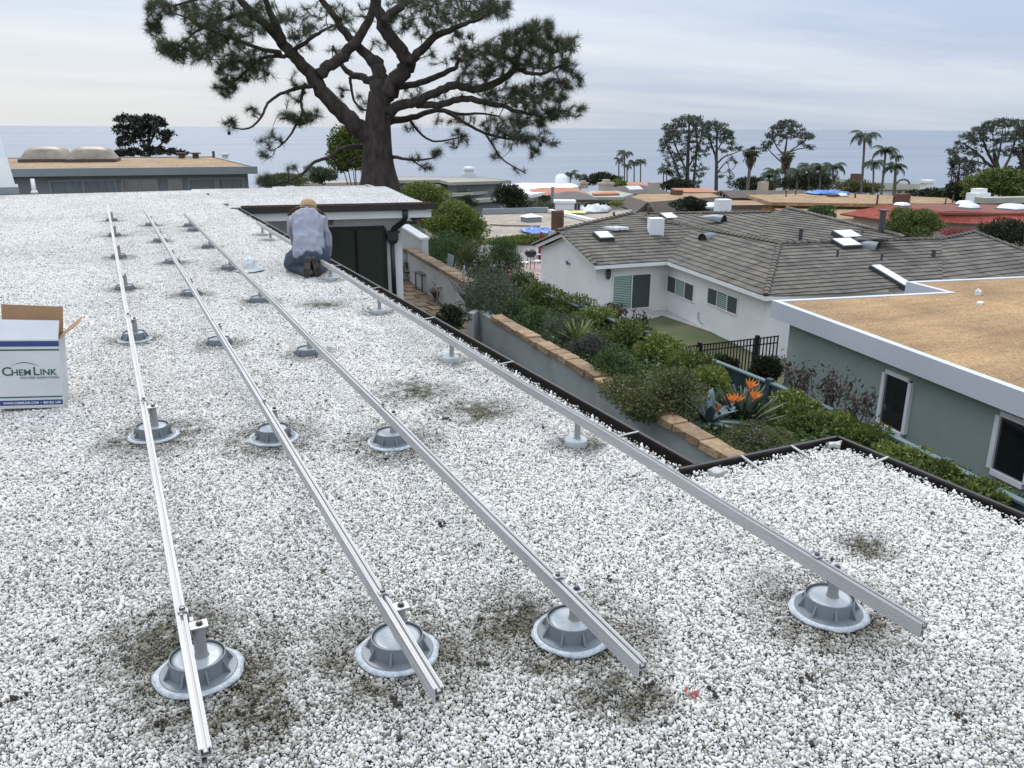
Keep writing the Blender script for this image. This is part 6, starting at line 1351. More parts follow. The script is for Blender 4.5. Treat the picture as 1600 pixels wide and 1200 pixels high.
# tall loose garden plants behind the patio wall
def far_shrub(label, x, y, w, h, f, leaf, n, size, **k):
    p = atf(x, y, f); s = depth(p)/F; return shrub(label, p, w*s, h*s*1.05, leaf, n, size, **k)
far_shrub('large rounded bush with bright top beside the back wing', 708, 352, 106, 74, 31, 'bright', 17000, .10, lumps=34, d=4, lump_r=.36)
far_shrub('darker leafy bush below the large rounded bush', 690, 385, 84, 44, 29, 'green', 6000, .08, d=2.5, zg=-3)
far_shrub('bluish green shrub left of the sloping garden wall end', 648, 378, 44, 40, 28, 'blue', 3400, .07, zg=-3)
far_shrub('tall wispy green shrub above the patio wall', 700, 402, 110, 60, 26.5, 'green', 9000, .07, lumps=30, d=2.5, zg=-3, aspect=3.2, up_bias=1.2)
far_shrub('feathery green shrub near the white chairs', 786, 408, 62, 62, 24.5, 'green', 6000, .07, lumps=26, zg=-3, aspect=3.4, up_bias=1.3)
far_shrub('loose olive shrub left of the feathery one', 740, 408, 56, 56, 25.5, 'olive', 5000, .07, lumps=24, zg=-3, aspect=3.2, up_bias=1.3)
far_shrub('grey shrub on the slope between the terrace and hedge shrubs', 758, 436, 74, 34, 22, 'grey', 4200, .06, zg=-3.4)
far_shrub('low green plants at the foot of the wispy shrub', 812, 442, 60, 34, 22.5, 'green', 3200, .06, zg=-3.8)
for x, y in ((786, 433), (797, 438)):
    p = atf(x, y, 21.8); c_, _ = cloud_pts(p, .09, .09, .09, 40); o = leaves('red_flower', c_, M['red'], .06); tag(o, f'red flower head on the slope, {"left" if x < 790 else "right"} one of the pair', 'flower')
# twiggy bare branches by the planter end
p = atf(740, 446, 19); tw = MB()
for i in range(26):
    a = rng.uniform(0, 6.28); d_ = Vector((math.cos(a)*.7, math.sin(a)*.7, rng.uniform(.5, 1.2))); q = p+Vector((0, 0, -.55)); q2 = q+d_*rng.uniform(.4, .7); q3 = q2+d_*.3+Vector((rng.normal(0, .15), rng.normal(0, .15), .05)); tw.tube([q, q2, q3], [.016, .010, .004], 4)
tag(tw.build('bare_branches', M['grey_stem']), 'bare grey twigs beside the patio wall end', 'branches')
# hedge on the retaining wall, bush behind the wing
far_shrub('long low clipped hedge on top of the pale retaining wall', 830, 375, 190, 17, 57, 'bright', 9000, .14, d=2.0, lumps=60, lump_r=.3, cat='hedge', name='hedge')
far_shrub('low hedge showing above the back wing roof edge', 662, 305, 76, 34, 34, 'bright', 7000, .10, d=2.5, lumps=30, cat='hedge', name='hedge')
far_shrub('dark shrub between the rounded bush and the annex wall', 728, 316, 34, 22, 76, 'dark', 2200, .16)
far_shrub('dark spreading tree in front of the annex and white roof', 798, 312, 58, 46, 78.5, 'dark', 8000, .20, cat='tree', name='tree', lumps=30)
far_shrub('small clipped dark bush below the orange tiled roof', 851, 314, 22, 14, 91, 'dark', 1500, .16)
far_shrub('grey bushes below the grey pyramid roof', 842, 322, 60, 18, 86, 'grey', 2600, .18, d=5)
far_shrub('dark green hedge left of the thin palms', 940, 281, 62, 18, 165, 'dark', 4200, .45, d=6, cat='hedge', name='hedge', lumps=26)
far_shrub('light green bush at the right end of the dark hedge', 966, 289, 26, 14, 150, 'bright', 1500, .4)
far_shrub('dark oleander bush against the brown fascia', 1078, 321, 54, 22, 74, 'dark', 4200, .22, lumps=22)
far_shrub('yellow green hedge beside the pale green roof', 963, 318, 26, 6, 90, 'yellowgreen', 900, .2, d=1.5, cat='hedge', name='hedge')
far_shrub('dark clipped hedge below the pale green roof', 932, 322, 52, 10, 89, 'dark', 1500, .2, d=1.5, cat='hedge', name='hedge')
far_shrub('dark bush behind the ridge, left of the ochre wall', 1283, 335, 56, 24, 66, 'green', 5200, .18, lumps=22)
far_shrub('clipped light green topped bush in front of the red tiles', 1426, 355, 94, 58, 52, 'hedge', 17000, .13, lumps=44, lump_r=.34)
far_shrub('dark green bush at the right edge by the red tiles', 1568, 366, 78, 44, 46, 'dark', 7000, .14, lumps=24)
far_shrub('pink flowering bush in front of the red eave', 1498, 364, 50, 16, 49, 'red', 1800, .10, d=2)
far_shrub('bushy dark tree mass at the right edge below the spreading pine', 1565, 291, 120, 56, 92, 'hedge', 13000, .34, lumps=50, lump_r=.34, cat='tree', name='tree')
far_shrub('darker rounded tree left of the right edge tree mass', 1508, 302, 50, 40, 98, 'dark', 5000, .34, cat='tree', name='tree')
far_shrub('clipped dense round tree behind the big pine trunk', 556, 238, 94, 76, 42, 'hedge', 15000, .14, lumps=40, lump_r=.36, cat='tree', name='tree', zg=-3)
far_shrub('ivy covered hedge at the left end of the curtained house', 47, 285, 56, 34, 34.5, 'dark', 5000, .14, d=2)
far_shrub('grey bush between the curtained house and the pine', 505, 274, 44, 22, 45, 'grey', 2600, .14)
far_shrub('low green scrub left of the pine trunk', 440, 283, 80, 20, 40, 'olive', 3600, .12)
for x, y, w, h, f, lb in ((1060, 290, 60, 18, 160, 'undergrowth below the twin far pines'), (1180, 288, 90, 22, 155, 'undergrowth around the fan palm'), (1262, 286, 110, 28, 135, 'broad dark bushes behind the large tan roof'), (1340, 292, 40, 18, 128, 'rounded olive bush left of the tall palms'), (1465, 305, 60, 16, 120, 'bushes by the lone far palm')):
    far_shrub(lb, x, y, w, h, f, 'dark' if x != 1340 else 'olive', 3800, .42, lumps=26, d=8)
# reddish shrubs in the neighbour's yard
def stick_plant(label, x, y, f, w, h, n, leaf, size, group=None):
    p = atf(x, y, f); s = depth(p)/F; t = thing('leggy_shrub', label, 'shrub', p, group); mb = MB(); P = []
    for i in range(n):
        a = rng.uniform(0, 6.28); b = p+Vector((rng.uniform(-.25, .25)*w*s, rng.uniform(-.2, .2), 0)); tip = b+Vector((math.cos(a)*w*s*.28, math.sin(a)*.3, h*s*rng.uniform(.6, 1.0))); m_ = (b+tip)/2+Vector((rng.normal(0, .05), rng.normal(0, .05), 0)); mb.tube([b, m_, tip], [.016, .011, .006], 5)
        for k in range(26): q = b+(tip-b)*rng.uniform(.35, 1.05); P.append((q.x+rng.normal(0, .07), q.y+rng.normal(0, .07), q.z+rng.normal(0, .06)))
    mb.build('stems', M['grey_stem'], t); leaves('foliage', np.array(P), M[leaf], size, t, 2.6, .3); return t
stick_plant('leggy bronze leaved shrub by the corner of the green house', 1245, 622, 14.0, 50, 62, 9, 'bronze', .095)
stick_plant('leggy bronze leaved shrub in the middle against the green wall', 1295, 640, 12.8, 46, 70, 9, 'bronze', .095)
stick_plant('leggy dark shrub beside the first green house window', 1338, 660, 11.8, 42, 60, 9, 'bronze', .09)
stick_plant('low reddish leaved plant below the sliding door', 965, 502, 27, 36, 30, 8, 'bronze', .16); stick_plant('low reddish leaved plant on the lawn edge by the fence', 1000, 515, 26, 36, 26, 8, 'bronze', .15)
far_shrub('dark shrub behind the iron fence', 1195, 580, 50, 46, 17.2, 'dark', 3600, .08, zg=-4.7)
far_shrub('dark low growth at the left foot of the iron fence', 1125, 575, 60, 34, 19.5, 'dark', 2600, .08, zg=-5.2)

# ------------------------------------------------------------------ trees traced by their limbs
def traced_tree(name, label, cat, trunk, limbs, blobs, f0, barkm, leafm, tuft, twig_r, seed, zg, cones=0, px_depth=None, dens=1.0, limb_k=1.0, spread=1.0, group=None, sides=10):
    """limbs: picture polylines (x, y, radius px) with their own depth (metres behind/before the trunk);
       blobs: picture ellipses (x, y, rx, ry, tufts); twigs grow from the nearest wood to each tuft"""
    r = np.random.default_rng(seed)
    def P(x, y, df): return atf(x, y, f0+df)
    base = P(trunk[0][0], trunk[0][1], 0); t = thing(name, label, cat, (base.x, base.y, zg), group); s0 = depth(base)/F
    nodes = []; nrad = []
    def add_nodes(pts, rads, step=.18*spread):
        for a, b, ra, rb in zip(pts[:-1], pts[1:], rads[:-1], rads[1:]):
            n = max(1, int((b-a).length/step))
            for i in range(n): nodes.append(a+(b-a)*(i/n)); nrad.append(ra+(rb-ra)*i/n)
        nodes.append(pts[-1]); nrad.append(rads[-1])
    def smooth(pts, rads):
        for _ in range(2):
            q = [pts[0]]; rr_ = [rads[0]]
            for a, b, ra, rb in zip(pts[:-1], pts[1:], rads[:-1], rads[1:]): q += [a*.75+b*.25, a*.25+b*.75]; rr_ += [ra*.75+rb*.25, ra*.25+rb*.75]
            pts = q+[pts[-1]]; rads = rr_+[rads[-1]]
        return pts, rads
    tp = [P(x, y, 0) for x, y, _ in trunk]; tr_ = [w*s0 for *_, w in trunk]
    tp = [Vector((tp[0].x, tp[0].y, zg-.3))]+tp; tr_ = [tr_[0]*1.15]+tr_
    tp, tr_ = smooth(tp, tr_); mb = MB(); mb.tube(tp, tr_, sides+4); to = mb.build('trunk', M[barkm], t, True); add_nodes(tp, tr_)
    for lb in limbs:
        d0, d1, pl = lb; n = len(pl); pts = [P(x, y, d0+(d1-d0)*i/max(1, n-1)) for i, (x, y, _) in enumerate(pl)]; rads = [w*s0*limb_k for *_, w in pl]; pts, rads = smooth(pts, rads); pts = [pts[0]]+[q+Vector(r.normal(0, .16, 3))*w_ for q, w_ in zip(pts[1:], rads[1:])]; mb = MB(); mb.tube(pts, rads, sides); mb.build('limb', M[barkm], t, True); add_nodes(pts, rads)
    nl = len(nodes)
    # tufts
    T_ = []
    for x, y, rx_, ry_, n in blobs:
        n = int(n*(dens if n >= 10 else min(dens, 1.6))+.5); (rx_, ry_) = (rx_, ry_) if n >= 10 else (rx_*1.25, ry_*1.25)
        c = P(x, y, 0); nd_ = np.array([v[:] for v in nodes[:nl]]); dd = np.array([(fwd(v)-f0) for v in nodes[:nl]])
        # depth near the wood that is closest in the picture
        for _ in range(n):
            a = r.uniform(0, 6.283); q = math.sqrt(r.random()); X_, Y_ = x+math.cos(a)*q*rx_, y+math.sin(a)*q*ry_
            g = P(X_, Y_, 0); e = nd_-np.array(g[:]); lat = e@np.array(rt[:]); ver = e[:, 2]; k = int(np.argmin(lat**2+ver**2)); T_.append(P(X_, Y_, float(dd[k]*.85+r.normal(0, 1.0)*rx_*s0*1.0)))
    order = sorted(range(len(T_)), key=lambda i: min((T_[i]-nodes[j]).length for j in range(0, nl, 3)))
    arr = np.zeros((nl+len(T_)*14, 3)); arr[:nl] = [v[:] for v in nodes]; cnt = nl; tw = MB(); dirs = []
    for i in order:
        g = T_[i]; ga_ = np.array(g[:]); d2 = np.sum((arr[:cnt]-ga_)**2, 1); k = int(np.argmin(d2)); a = Vector(arr[k]); ln = (g-a).length
        if ln < 1e-4: dirs.append(Vector((0, 0, 1))); continue
        m_ = max(2, min(7, int(ln/(.2*spread))+1)); sag = r.normal(0, .14)*ln; sd = Vector(r.normal(0, .13, 3))*ln; pts = []
        for j in range(m_+1):
            u = j/m_; pts.append(a+(g-a)*u+(sd+Vector((0, 0, sag)))*math.sin(math.pi*u)*.8)
        r0 = min(twig_r*(.8+.55*ln/spread), (nrad[k] if k < nl else twig_r*1.2)*.7); tw.tube(pts, [r0*(1-.55*j/m_) for j in range(m_+1)], 5, cap=False)
        for q in pts[1:]:
            if cnt < len(arr): arr[cnt] = q[:]; cnt += 1
        dirs.append((pts[-1]-pts[-2]).normalized())
    stuff(tw.build('twigs', M[barkm], t))
    V, Fc = [], []; vn = 0
    for q, i in enumerate(order):
        v, f_ = tuft(T_[i], dirs[q], r); V.append(v); Fc.append(f_+vn); vn += len(v)
    stuff(link('needles', npmesh('needles', np.concatenate(V), np.concatenate(Fc), M[leafm]), t))
    if cones:
        cb = MB(); v, f_ = ICO1
        for _ in range(cones):
            k = r.integers(nl, cnt); c = Vector(arr[k])-Vector((0, 0, .06)); cb.add([c+Vector((x[0]*.06, x[1]*.06, x[2]*.075)) for x in v], [tuple(x) for x in f_])
        stuff(cb.build('cones', M['bark'], t, True))
    return t
def needle_tuft(n, ln, w):
    def g(c, d, r):
        m_ = int(n*r.uniform(.7, 1.2)); D = r.normal(size=(m_, 3)); D /= np.linalg.norm(D, axis=1)[:, None]; D = D+np.array(d[:])*.75+np.array((0, 0, .12)); D /= np.linalg.norm(D, axis=1)[:, None]
        s = np.cross(D, r.normal(size=(m_, 3))); s /= np.linalg.norm(s, axis=1)[:, None]; L_ = ln*r.uniform(.55, 1.1, m_)[:, None]; b = np.array(c[:])[None]+r.normal(0, .018, (m_, 3))-np.array(d[:])*r.uniform(0, .26, m_)[:, None]
        V = np.stack([b-s*w/2, b+s*w/2, b+D*L_], 1).reshape(-1, 3); return V, np.arange(m_*3).reshape(-1, 3)
    return g
def clump_tuft(n, rad, size):
    def g(c, d, r):
        P_ = np.array(c[:])+r.normal(0, 1, (n, 3))*np.array((rad, rad, rad*.6)); D = r.normal(size=(n, 3)); D[:, 2] += .7; D /= np.linalg.norm(D, axis=1)[:, None]; s = np.cross(D, r.normal(size=(n, 3))); s /= np.linalg.norm(s, axis=1)[:, None]; L_ = size*r.uniform(.6, 1.4, n)[:, None]
        V = np.stack([P_-s*L_*.3, P_+s*L_*.3, P_+D*L_], 1).reshape(-1, 3); return V, np.arange(n*3).reshape(-1, 3)
    return g
trunk = [(594, 296, 34), (592, 270, 26.5), (590, 245, 23.5), (590, 210, 21), (591, 175, 18.5), (594, 145, 17)]
LB = [
 (0, -.5, [(585, 222, 18), (560, 196, 16), (535, 175, 14.5), (510, 150, 13), (494, 125, 11.5), (474, 104, 10.5), (455, 83, 9.5), (440, 63, 9), (422, 44, 7), (390, 17, 6.5), (360, -18, 5)]),
 (-.5, -1.3, [(442, 68, 7.5), (432, 42, 6), (420, 15, 5), (410, -20, 4)]),
 (-.3, .8, [(500, 116, 10), (522, 100, 9.5), (545, 79, 9), (560, 60, 8), (577, 32, 7), (588, -20, 6)]),
 (.3, 1.4, [(592, 108, 10), (575, 88, 9), (555, 70, 7.5), (540, 52, 7), (525, 28, 6), (497, -8, 5)]),
 (0, .2, [(594, 150, 17), (596, 120, 13), (590, 98, 12), (580, 92, 9)]),
 (0, -.8, [(600, 150, 17), (614, 130, 15), (632, 110, 13), (642, 97, 12.5), (626, 77, 11.5), (607, 57, 10.5), (595, 32, 10), (586, 5, 9), (580, -25, 8)]),
 (-.6, -1.8, [(640, 99, 8), (660, 77, 7), (677, 59, 6), (700, 47, 5), (725, 37, 3.5), (750, 31, 2.5), (774, 14, 1.6)]),
 (-.8, .4, [(598, 36, 7.5), (617, 17, 7), (640, -2, 6.5), (662, -22, 6)]),
 (0, 1.5, [(612, 136, 8), (628, 134, 6), (660, 129, 5.5), (690, 117, 5), (712, 106, 4), (718, 92, 3)]),
 (-.2, -1.8, [(603, 178, 10), (627, 162, 8.5), (653, 159, 8), (663, 151, 7), (685, 142, 7), (712, 132, 7), (735, 140, 6.5), (760, 137, 6.5), (785, 124, 5.5), (808, 106, 5.5), (804, 97, 4.5), (788, 90, 3), (765, 84, 2)]),
 (-1.6, -2.6, [(808, 108, 4), (826, 115, 3), (847, 116, 2.6), (867, 107, 2.2), (888, 97, 1.5)]),
 (-.4, -2.2, [(652, 163, 6.5), (690, 165, 5.5), (720, 152, 5.5), (745, 157, 5), (780, 164, 4), (810, 175, 3), (847, 182, 2)]),
 (.3, 1.6, [(606, 190, 7), (640, 186, 5.5), (667, 175, 4.5), (692, 171, 4), (716, 180, 3), (745, 176, 2), (780, 182, 1.5)]),
 (1.0, 0, [(690, 171, 3.2), (707, 180, 3), (735, 197, 2.6), (760, 210, 2.4), (785, 216, 2), (812, 218, 1.6), (836, 215, 1.2)]),
 (.4, -.4, [(760, 212, 1.8), (772, 230, 1.6), (785, 250, 1.4), (805, 262, 1.1), (822, 271, .8)]),
 (.2, -1.2, [(606, 246, 4), (618, 245, 3), (636, 250, 2.4), (660, 250, 1.8), (680, 246, 1.2)]),
 (-.4, -1.0, [(644, 250, 1.6), (655, 258, 1.3), (666, 266, 1)]),
 (.4, 1.2, [(640, 187, 2.8), (648, 198, 2.3), (660, 212, 2), (677, 222, 1.8), (700, 219, 1.5), (722, 214, 1)]),
 (-.4, -1.6, [(492, 134, 4), (470, 137, 3.2), (450, 142, 2.8), (432, 150, 2.4), (416, 162, 2.2), (409, 185, 1.9), (386, 204, 1.5), (362, 199, 1.1)]),
 (-.4, -.9, [(478, 130, 3.2), (471, 150, 2.8), (470, 163, 2.5), (474, 178, 2.2), (460, 200, 2), (450, 217, 1.6), (434, 231, 1.2)]),
 (.3, -1.6, [(572, 230, 5), (550, 228, 4), (532, 232, 3.4), (510, 249, 3), (492, 251, 2.7), (477, 269, 2.2), (455, 282, 1.8), (425, 289, 1.2)]),
 (.3, 1.2, [(574, 245, 2.2), (558, 246, 1.8), (542, 255, 1.4), (536, 270, .9)]),
 (-.5, -2.0, [(440, 83, 4.5), (420, 80, 3.6), (400, 74, 3), (362, 60, 2.5), (325, 46, 2), (292, 27, 1.4), (262, 18, 1)]),
 (-.5, -.2, [(446, 88, 3.6), (412, 87, 2.6), (390, 105, 2.1), (370, 125, 1.6), (352, 140, 1)]),
 (-.3, -1.2, [(456, 80, 4), (482, 63, 3.4), (500, 50, 2.6), (520, 40, 1.6)]),
 (0, 1.6, [(584, 126, 7.5), (566, 122, 6.5), (550, 117, 5.5), (537, 107, 4.5), (530, 92, 3.4), (520, 72, 2)]),
 (1.2, .6, [(547, 121, 2.8), (549, 140, 2.4), (552, 156, 2.1), (563, 170, 1.7), (576, 174, 1.2)]),
 (-.6, -1.6, [(390, 18, 4), (350, 30, 3), (310, 45, 2), (280, 72, 1.4)]),
 (-.6, .4, [(365, -15, 3.5), (320, -5, 2.8), (270, 10, 1.6)]),
 (-.8, -1.4, [(580, -25, 8), (575, -80, 6.5), (560, -150, 5), (550, -210, 3)]), (.4, .9, [(662, -22, 6), (710, -70, 5), (760, -110, 3.5), (800, -150, 2)]),
 (-1.0, -.6, [(360, -18, 5), (330, -70, 4), (300, -110, 2.5)]), (1.0, 1.8, [(497, -8, 5), (470, -60, 4), (440, -120, 2.5)]), (.6, 2.2, [(588, -20, 6), (620, -90, 4.5), (650, -170, 3)]),
]
BL = [(248, 14, 20, 18, 16), (240, 45, 14, 14, 10), (262, 74, 20, 15, 16), (292, 88, 24, 14, 14), (322, 62, 36, 28, 22), (310, 18, 44, 22, 22), (360, 25, 42, 24, 22), (345, 78, 42, 26, 26), (370, 112, 34, 20, 24), (350, 138, 18, 14, 10), (402, 95, 26, 18, 14), (412, 118, 20, 10, 8), (388, 48, 38, 20, 14),
 (460, 38, 36, 24, 12), (470, 72, 22, 22, 7), (468, 125, 11, 12, 5), (462, 150, 12, 12, 5), (446, 180, 14, 10, 7), (472, 184, 22, 11, 10), (492, 182, 12, 10, 5), (422, 218, 18, 9, 8), (416, 236, 12, 8, 5), (360, 195, 10, 11, 7), (396, 172, 9, 8, 4), (525, 150, 14, 18, 7), (500, 26, 46, 26, 13), (545, 20, 34, 16, 9), (525, 88, 22, 18, 7), (420, 20, 40, 18, 12),
 (425, 285, 24, 12, 10), (460, 260, 20, 8, 3), (555, 30, 20, 16, 5), (560, 158, 8, 10, 3), (573, 168, 8, 8, 3),
 (700, 8, 100, 20, 42), (765, 14, 36, 20, 16), (622, 38, 22, 16, 10), (655, 45, 26, 18, 9), (842, 44, 24, 15, 16), (818, 60, 30, 18, 16), (862, 70, 24, 16, 14), (897, 68, 12, 16, 9), (800, 72, 44, 22, 26), (745, 88, 40, 22, 26), (782, 102, 34, 20, 20), (852, 100, 34, 18, 18), (895, 106, 14, 18, 9), (902, 130, 12, 12, 7), (872, 140, 26, 18, 16), (832, 150, 40, 20, 24), (782, 150, 40, 18, 18), (742, 122, 30, 14, 10),
 (902, 172, 14, 10, 7), (872, 178, 18, 12, 10), (832, 186, 38, 13, 18), (782, 194, 34, 13, 14), (730, 188, 22, 8, 6), (802, 215, 34, 13, 14), (846, 214, 18, 10, 7), (866, 222, 9, 6, 4), (830, 240, 16, 11, 7), (782, 240, 16, 10, 5), (716, 212, 13, 9, 7), (727, 222, 7, 6, 2), (706, 226, 10, 5, 3), (650, 246, 12, 5, 3), (684, 240, 10, 8, 6), (670, 262, 8, 7, 4), (640, 200, 12, 8, 4), (660, 150, 18, 8, 4), (680, 92, 14, 8, 5), (700, 150, 20, 10, 5), (632, 148, 16, 8, 4), (690, 192, 16, 6, 4), (600, 62, 14, 16, 5),
 (812, 262, 10, 8, 2), (720, 60, 26, 14, 9), (700, 30, 40, 16, 14),
 (300, -40, 80, 30, 34), (420, -50, 80, 40, 34), (560, -60, 90, 40, 34), (700, -50, 100, 36, 40), (480, -130, 90, 40, 30), (620, -160, 90, 40, 30), (760, -120, 70, 36, 22), (550, -220, 60, 30, 16)]
traced_tree('torrey_pine', 'huge spreading pine with a thick dark trunk behind the white back wing', 'pine tree', trunk, LB, BL, 29, 'bark', 'needle', needle_tuft(60, .31, .0095), .016, 5, -3, cones=60, sides=11, dens=3.0, limb_k=.87)
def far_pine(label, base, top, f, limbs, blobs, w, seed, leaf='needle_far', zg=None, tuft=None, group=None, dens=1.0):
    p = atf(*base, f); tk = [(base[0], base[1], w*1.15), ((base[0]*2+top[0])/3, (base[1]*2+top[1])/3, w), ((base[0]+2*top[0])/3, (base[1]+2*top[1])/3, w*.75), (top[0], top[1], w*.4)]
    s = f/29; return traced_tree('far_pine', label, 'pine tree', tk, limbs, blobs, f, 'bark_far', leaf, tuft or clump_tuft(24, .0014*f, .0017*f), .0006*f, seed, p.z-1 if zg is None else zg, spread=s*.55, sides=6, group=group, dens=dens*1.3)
GP = 'pines along the shore'
far_pine('widest of the far pines, a tall rounded twin crown right of the thin palms', (1073, 296), (1077, 190), 190, [(0, 2, [(1074, 270, 1.6), (1060, 240, 1.3), (1050, 212, .9), (1046, 200, .6)]), (0, -2, [(1075, 262, 1.5), (1090, 236, 1.2), (1096, 212, .8), (1098, 196, .5)]), (0, 3, [(1066, 296, 2.4), (1058, 262, 1.6), (1044, 232, 1.1), (1038, 215, .7)]), (-2, 2, [(1083, 294, 2.6), (1086, 262, 1.8), (1090, 225, 1.2), (1086, 195, .7)])],
 [(1070, 190, 20, 9, 44), (1090, 190, 16, 9, 32), (1052, 202, 16, 10, 34), (1042, 218, 11, 10, 20), (1038, 234, 9, 9, 14), (1062, 216, 20, 12, 38), (1088, 212, 18, 12, 36), (1100, 202, 10, 10, 18), (1050, 246, 16, 10, 18), (1076, 240, 22, 12, 28), (1096, 236, 12, 12, 16), (1064, 270, 20, 12, 24), (1092, 268, 16, 12, 18), (1080, 288, 20, 8, 14), (1038, 258, 9, 9, 8)], 3.0, 21, group=GP)
far_pine('right hand narrower far pine with a curved bare trunk', (1119, 296), (1120, 205), 178, [(0, 1, [(1121, 262, 2), (1117, 240, 1.7), (1110, 222, 1.3), (1106, 205, .8)]), (0, -1, [(1121, 255, 1.4), (1132, 244, 1.1), (1146, 240, .7), (1156, 236, .5)]), (0, 2, [(1121, 270, 1), (1134, 252, .8), (1148, 250, .5)]), (0, 0, [(1119, 238, 1.2), (1128, 222, 1), (1140, 215, .6)])],
 [(1116, 196, 13, 8, 30), (1130, 202, 12, 8, 24), (1140, 210, 9, 7, 14), (1108, 210, 9, 9, 16), (1126, 216, 12, 8, 18), (1144, 220, 9, 6, 10), (1150, 232, 9, 5, 8), (1134, 234, 12, 6, 8), (1146, 252, 10, 5, 6), (1132, 272, 10, 5, 6), (1144, 282, 8, 6, 6), (1110, 228, 8, 7, 8)], 2.6, 22, group=GP)
far_pine('lone umbrella shaped far pine between the fan palms', (1223, 262), (1230, 215), 185, [(0, 1, [(1226, 245, 1.4), (1214, 230, 1.1), (1208, 218, .7)]), (0, -1, [(1230, 240, 1.4), (1246, 228, 1), (1262, 216, .6)]), (0, 2, [(1222, 254, 1.2), (1206, 240, .9), (1198, 230, .6)]), (0, 0, [(1232, 238, 1.1), (1250, 232, .8), (1268, 230, .5)])],
 [(1230, 194, 14, 6, 30), (1216, 202, 12, 7, 22), (1244, 202, 13, 7, 24), (1206, 212, 9, 6, 14), (1256, 212, 10, 6, 14), (1230, 210, 16, 7, 22), (1264, 214, 9, 4, 10), (1198, 226, 8, 6, 12), (1212, 222, 8, 5, 6), (1264, 230, 9, 4, 8), (1250, 224, 8, 4, 5), (1194, 233, 6, 4, 5)], 2.2, 23, group=GP)
far_pine('broad spreading pine crown at the right edge of the view', (1564, 290), (1552, 232), 120, [(0, 2, [(1562, 272, 3), (1545, 258, 2.4), (1528, 240, 1.8), (1512, 228, 1.2), (1500, 222, .8)]), (0, -2, [(1556, 262, 2.6), (1544, 240, 2), (1536, 218, 1.4), (1530, 204, .9)]), (0, 3, [(1566, 270, 2.6), (1576, 250, 2), (1584, 228, 1.4), (1588, 208, .9)]), (0, 0, [(1556, 262, 2), (1562, 236, 1.6), (1566, 212, 1), (1568, 196, .7)]), (0, -3, [(1548, 258, 1.6), (1525, 252, 1.2), (1505, 250, .8), (1490, 240, .5)])],
 [(1570, 192, 22, 7, 46), (1546, 198, 18, 8, 36), (1528, 208, 15, 9, 30), (1594, 196, 14, 8, 26), (1512, 216, 13, 9, 24), (1500, 230, 12, 9, 18), (1492, 244, 10, 8, 12), (1540, 222, 20, 9, 28), (1568, 214, 22, 9, 32), (1592, 216, 14, 10, 26), (1522, 238, 14, 8, 14), (1556, 238, 16, 7, 12), (1582, 240, 16, 8, 16), (1510, 256, 14, 8, 14), (1530, 262, 14, 8, 10), (1482, 236, 4, 4, 3)], 4.4, 24, group=GP)
far_pine('dark pine standing at the far right, partly cut by the frame', (1597, 285), (1604, 210), 112, [(0, 0, [(1598, 262, 2.4), (1592, 244, 1.6), (1580, 232, 1)]), (0, 1, [(1600, 250, 2), (1612, 230, 1.4), (1622, 215, .9)])],
 [(1600, 205, 16, 10, 30), (1620, 210, 14, 10, 20), (1586, 232, 14, 8, 16), (1604, 240, 16, 10, 22), (1590, 262, 14, 8, 14), (1612, 262, 12, 10, 14)], 4, 25, 'needle_black', group=GP)
far_pine('slender dark trees beside the lone far palm', (1496, 305), (1500, 246), 124, [(0, 0, [(1498, 285, 1), (1490, 268, .8), (1486, 256, .5)]), (0, 0, [(1499, 280, 1), (1512, 262, .8), (1520, 250, .5)])], [(1500, 250, 14, 8, 20), (1514, 260, 12, 9, 16), (1492, 270, 10, 9, 14), (1506, 280, 14, 10, 18), (1494, 290, 12, 8, 14), (1520, 274, 10, 8, 10)], 1.6, 26, group=GP)
far_pine('very dark pine rising behind the curtained house on the left', (232, 246), (233, 196), 62, [(0, .6, [(231, 232, 2.4), (222, 220, 2), (214, 208, 1.4), (206, 198, 1)]), (0, -.6, [(233, 226, 2.2), (240, 212, 1.6), (246, 200, 1)]), (0, -1, [(234, 240, 2), (248, 228, 1.5), (258, 220, 1.2), (268, 212, .8)]), (0, 1, [(228, 244, 2), (216, 240, 1.5), (200, 240, 1)])],
 [(198, 190, 18, 9, 40), (216, 196, 16, 10, 40), (236, 190, 16, 9, 40), (252, 192, 10, 6, 20), (190, 204, 12, 8, 22), (210, 212, 16, 8, 30), (236, 206, 16, 9, 30), (262, 210, 12, 6, 24), (256, 218, 10, 5, 14), (198, 222, 16, 8, 26), (206, 238, 24, 5, 34), (246, 236, 16, 6, 26), (274, 238, 18, 5, 26), (190, 240, 12, 5, 14), (232, 226, 12, 6, 12), (222, 184, 8, 4, 8)], 3.2, 27, 'needle_black', zg=-3, tuft=clump_tuft(34, .11, .17), dens=.55)

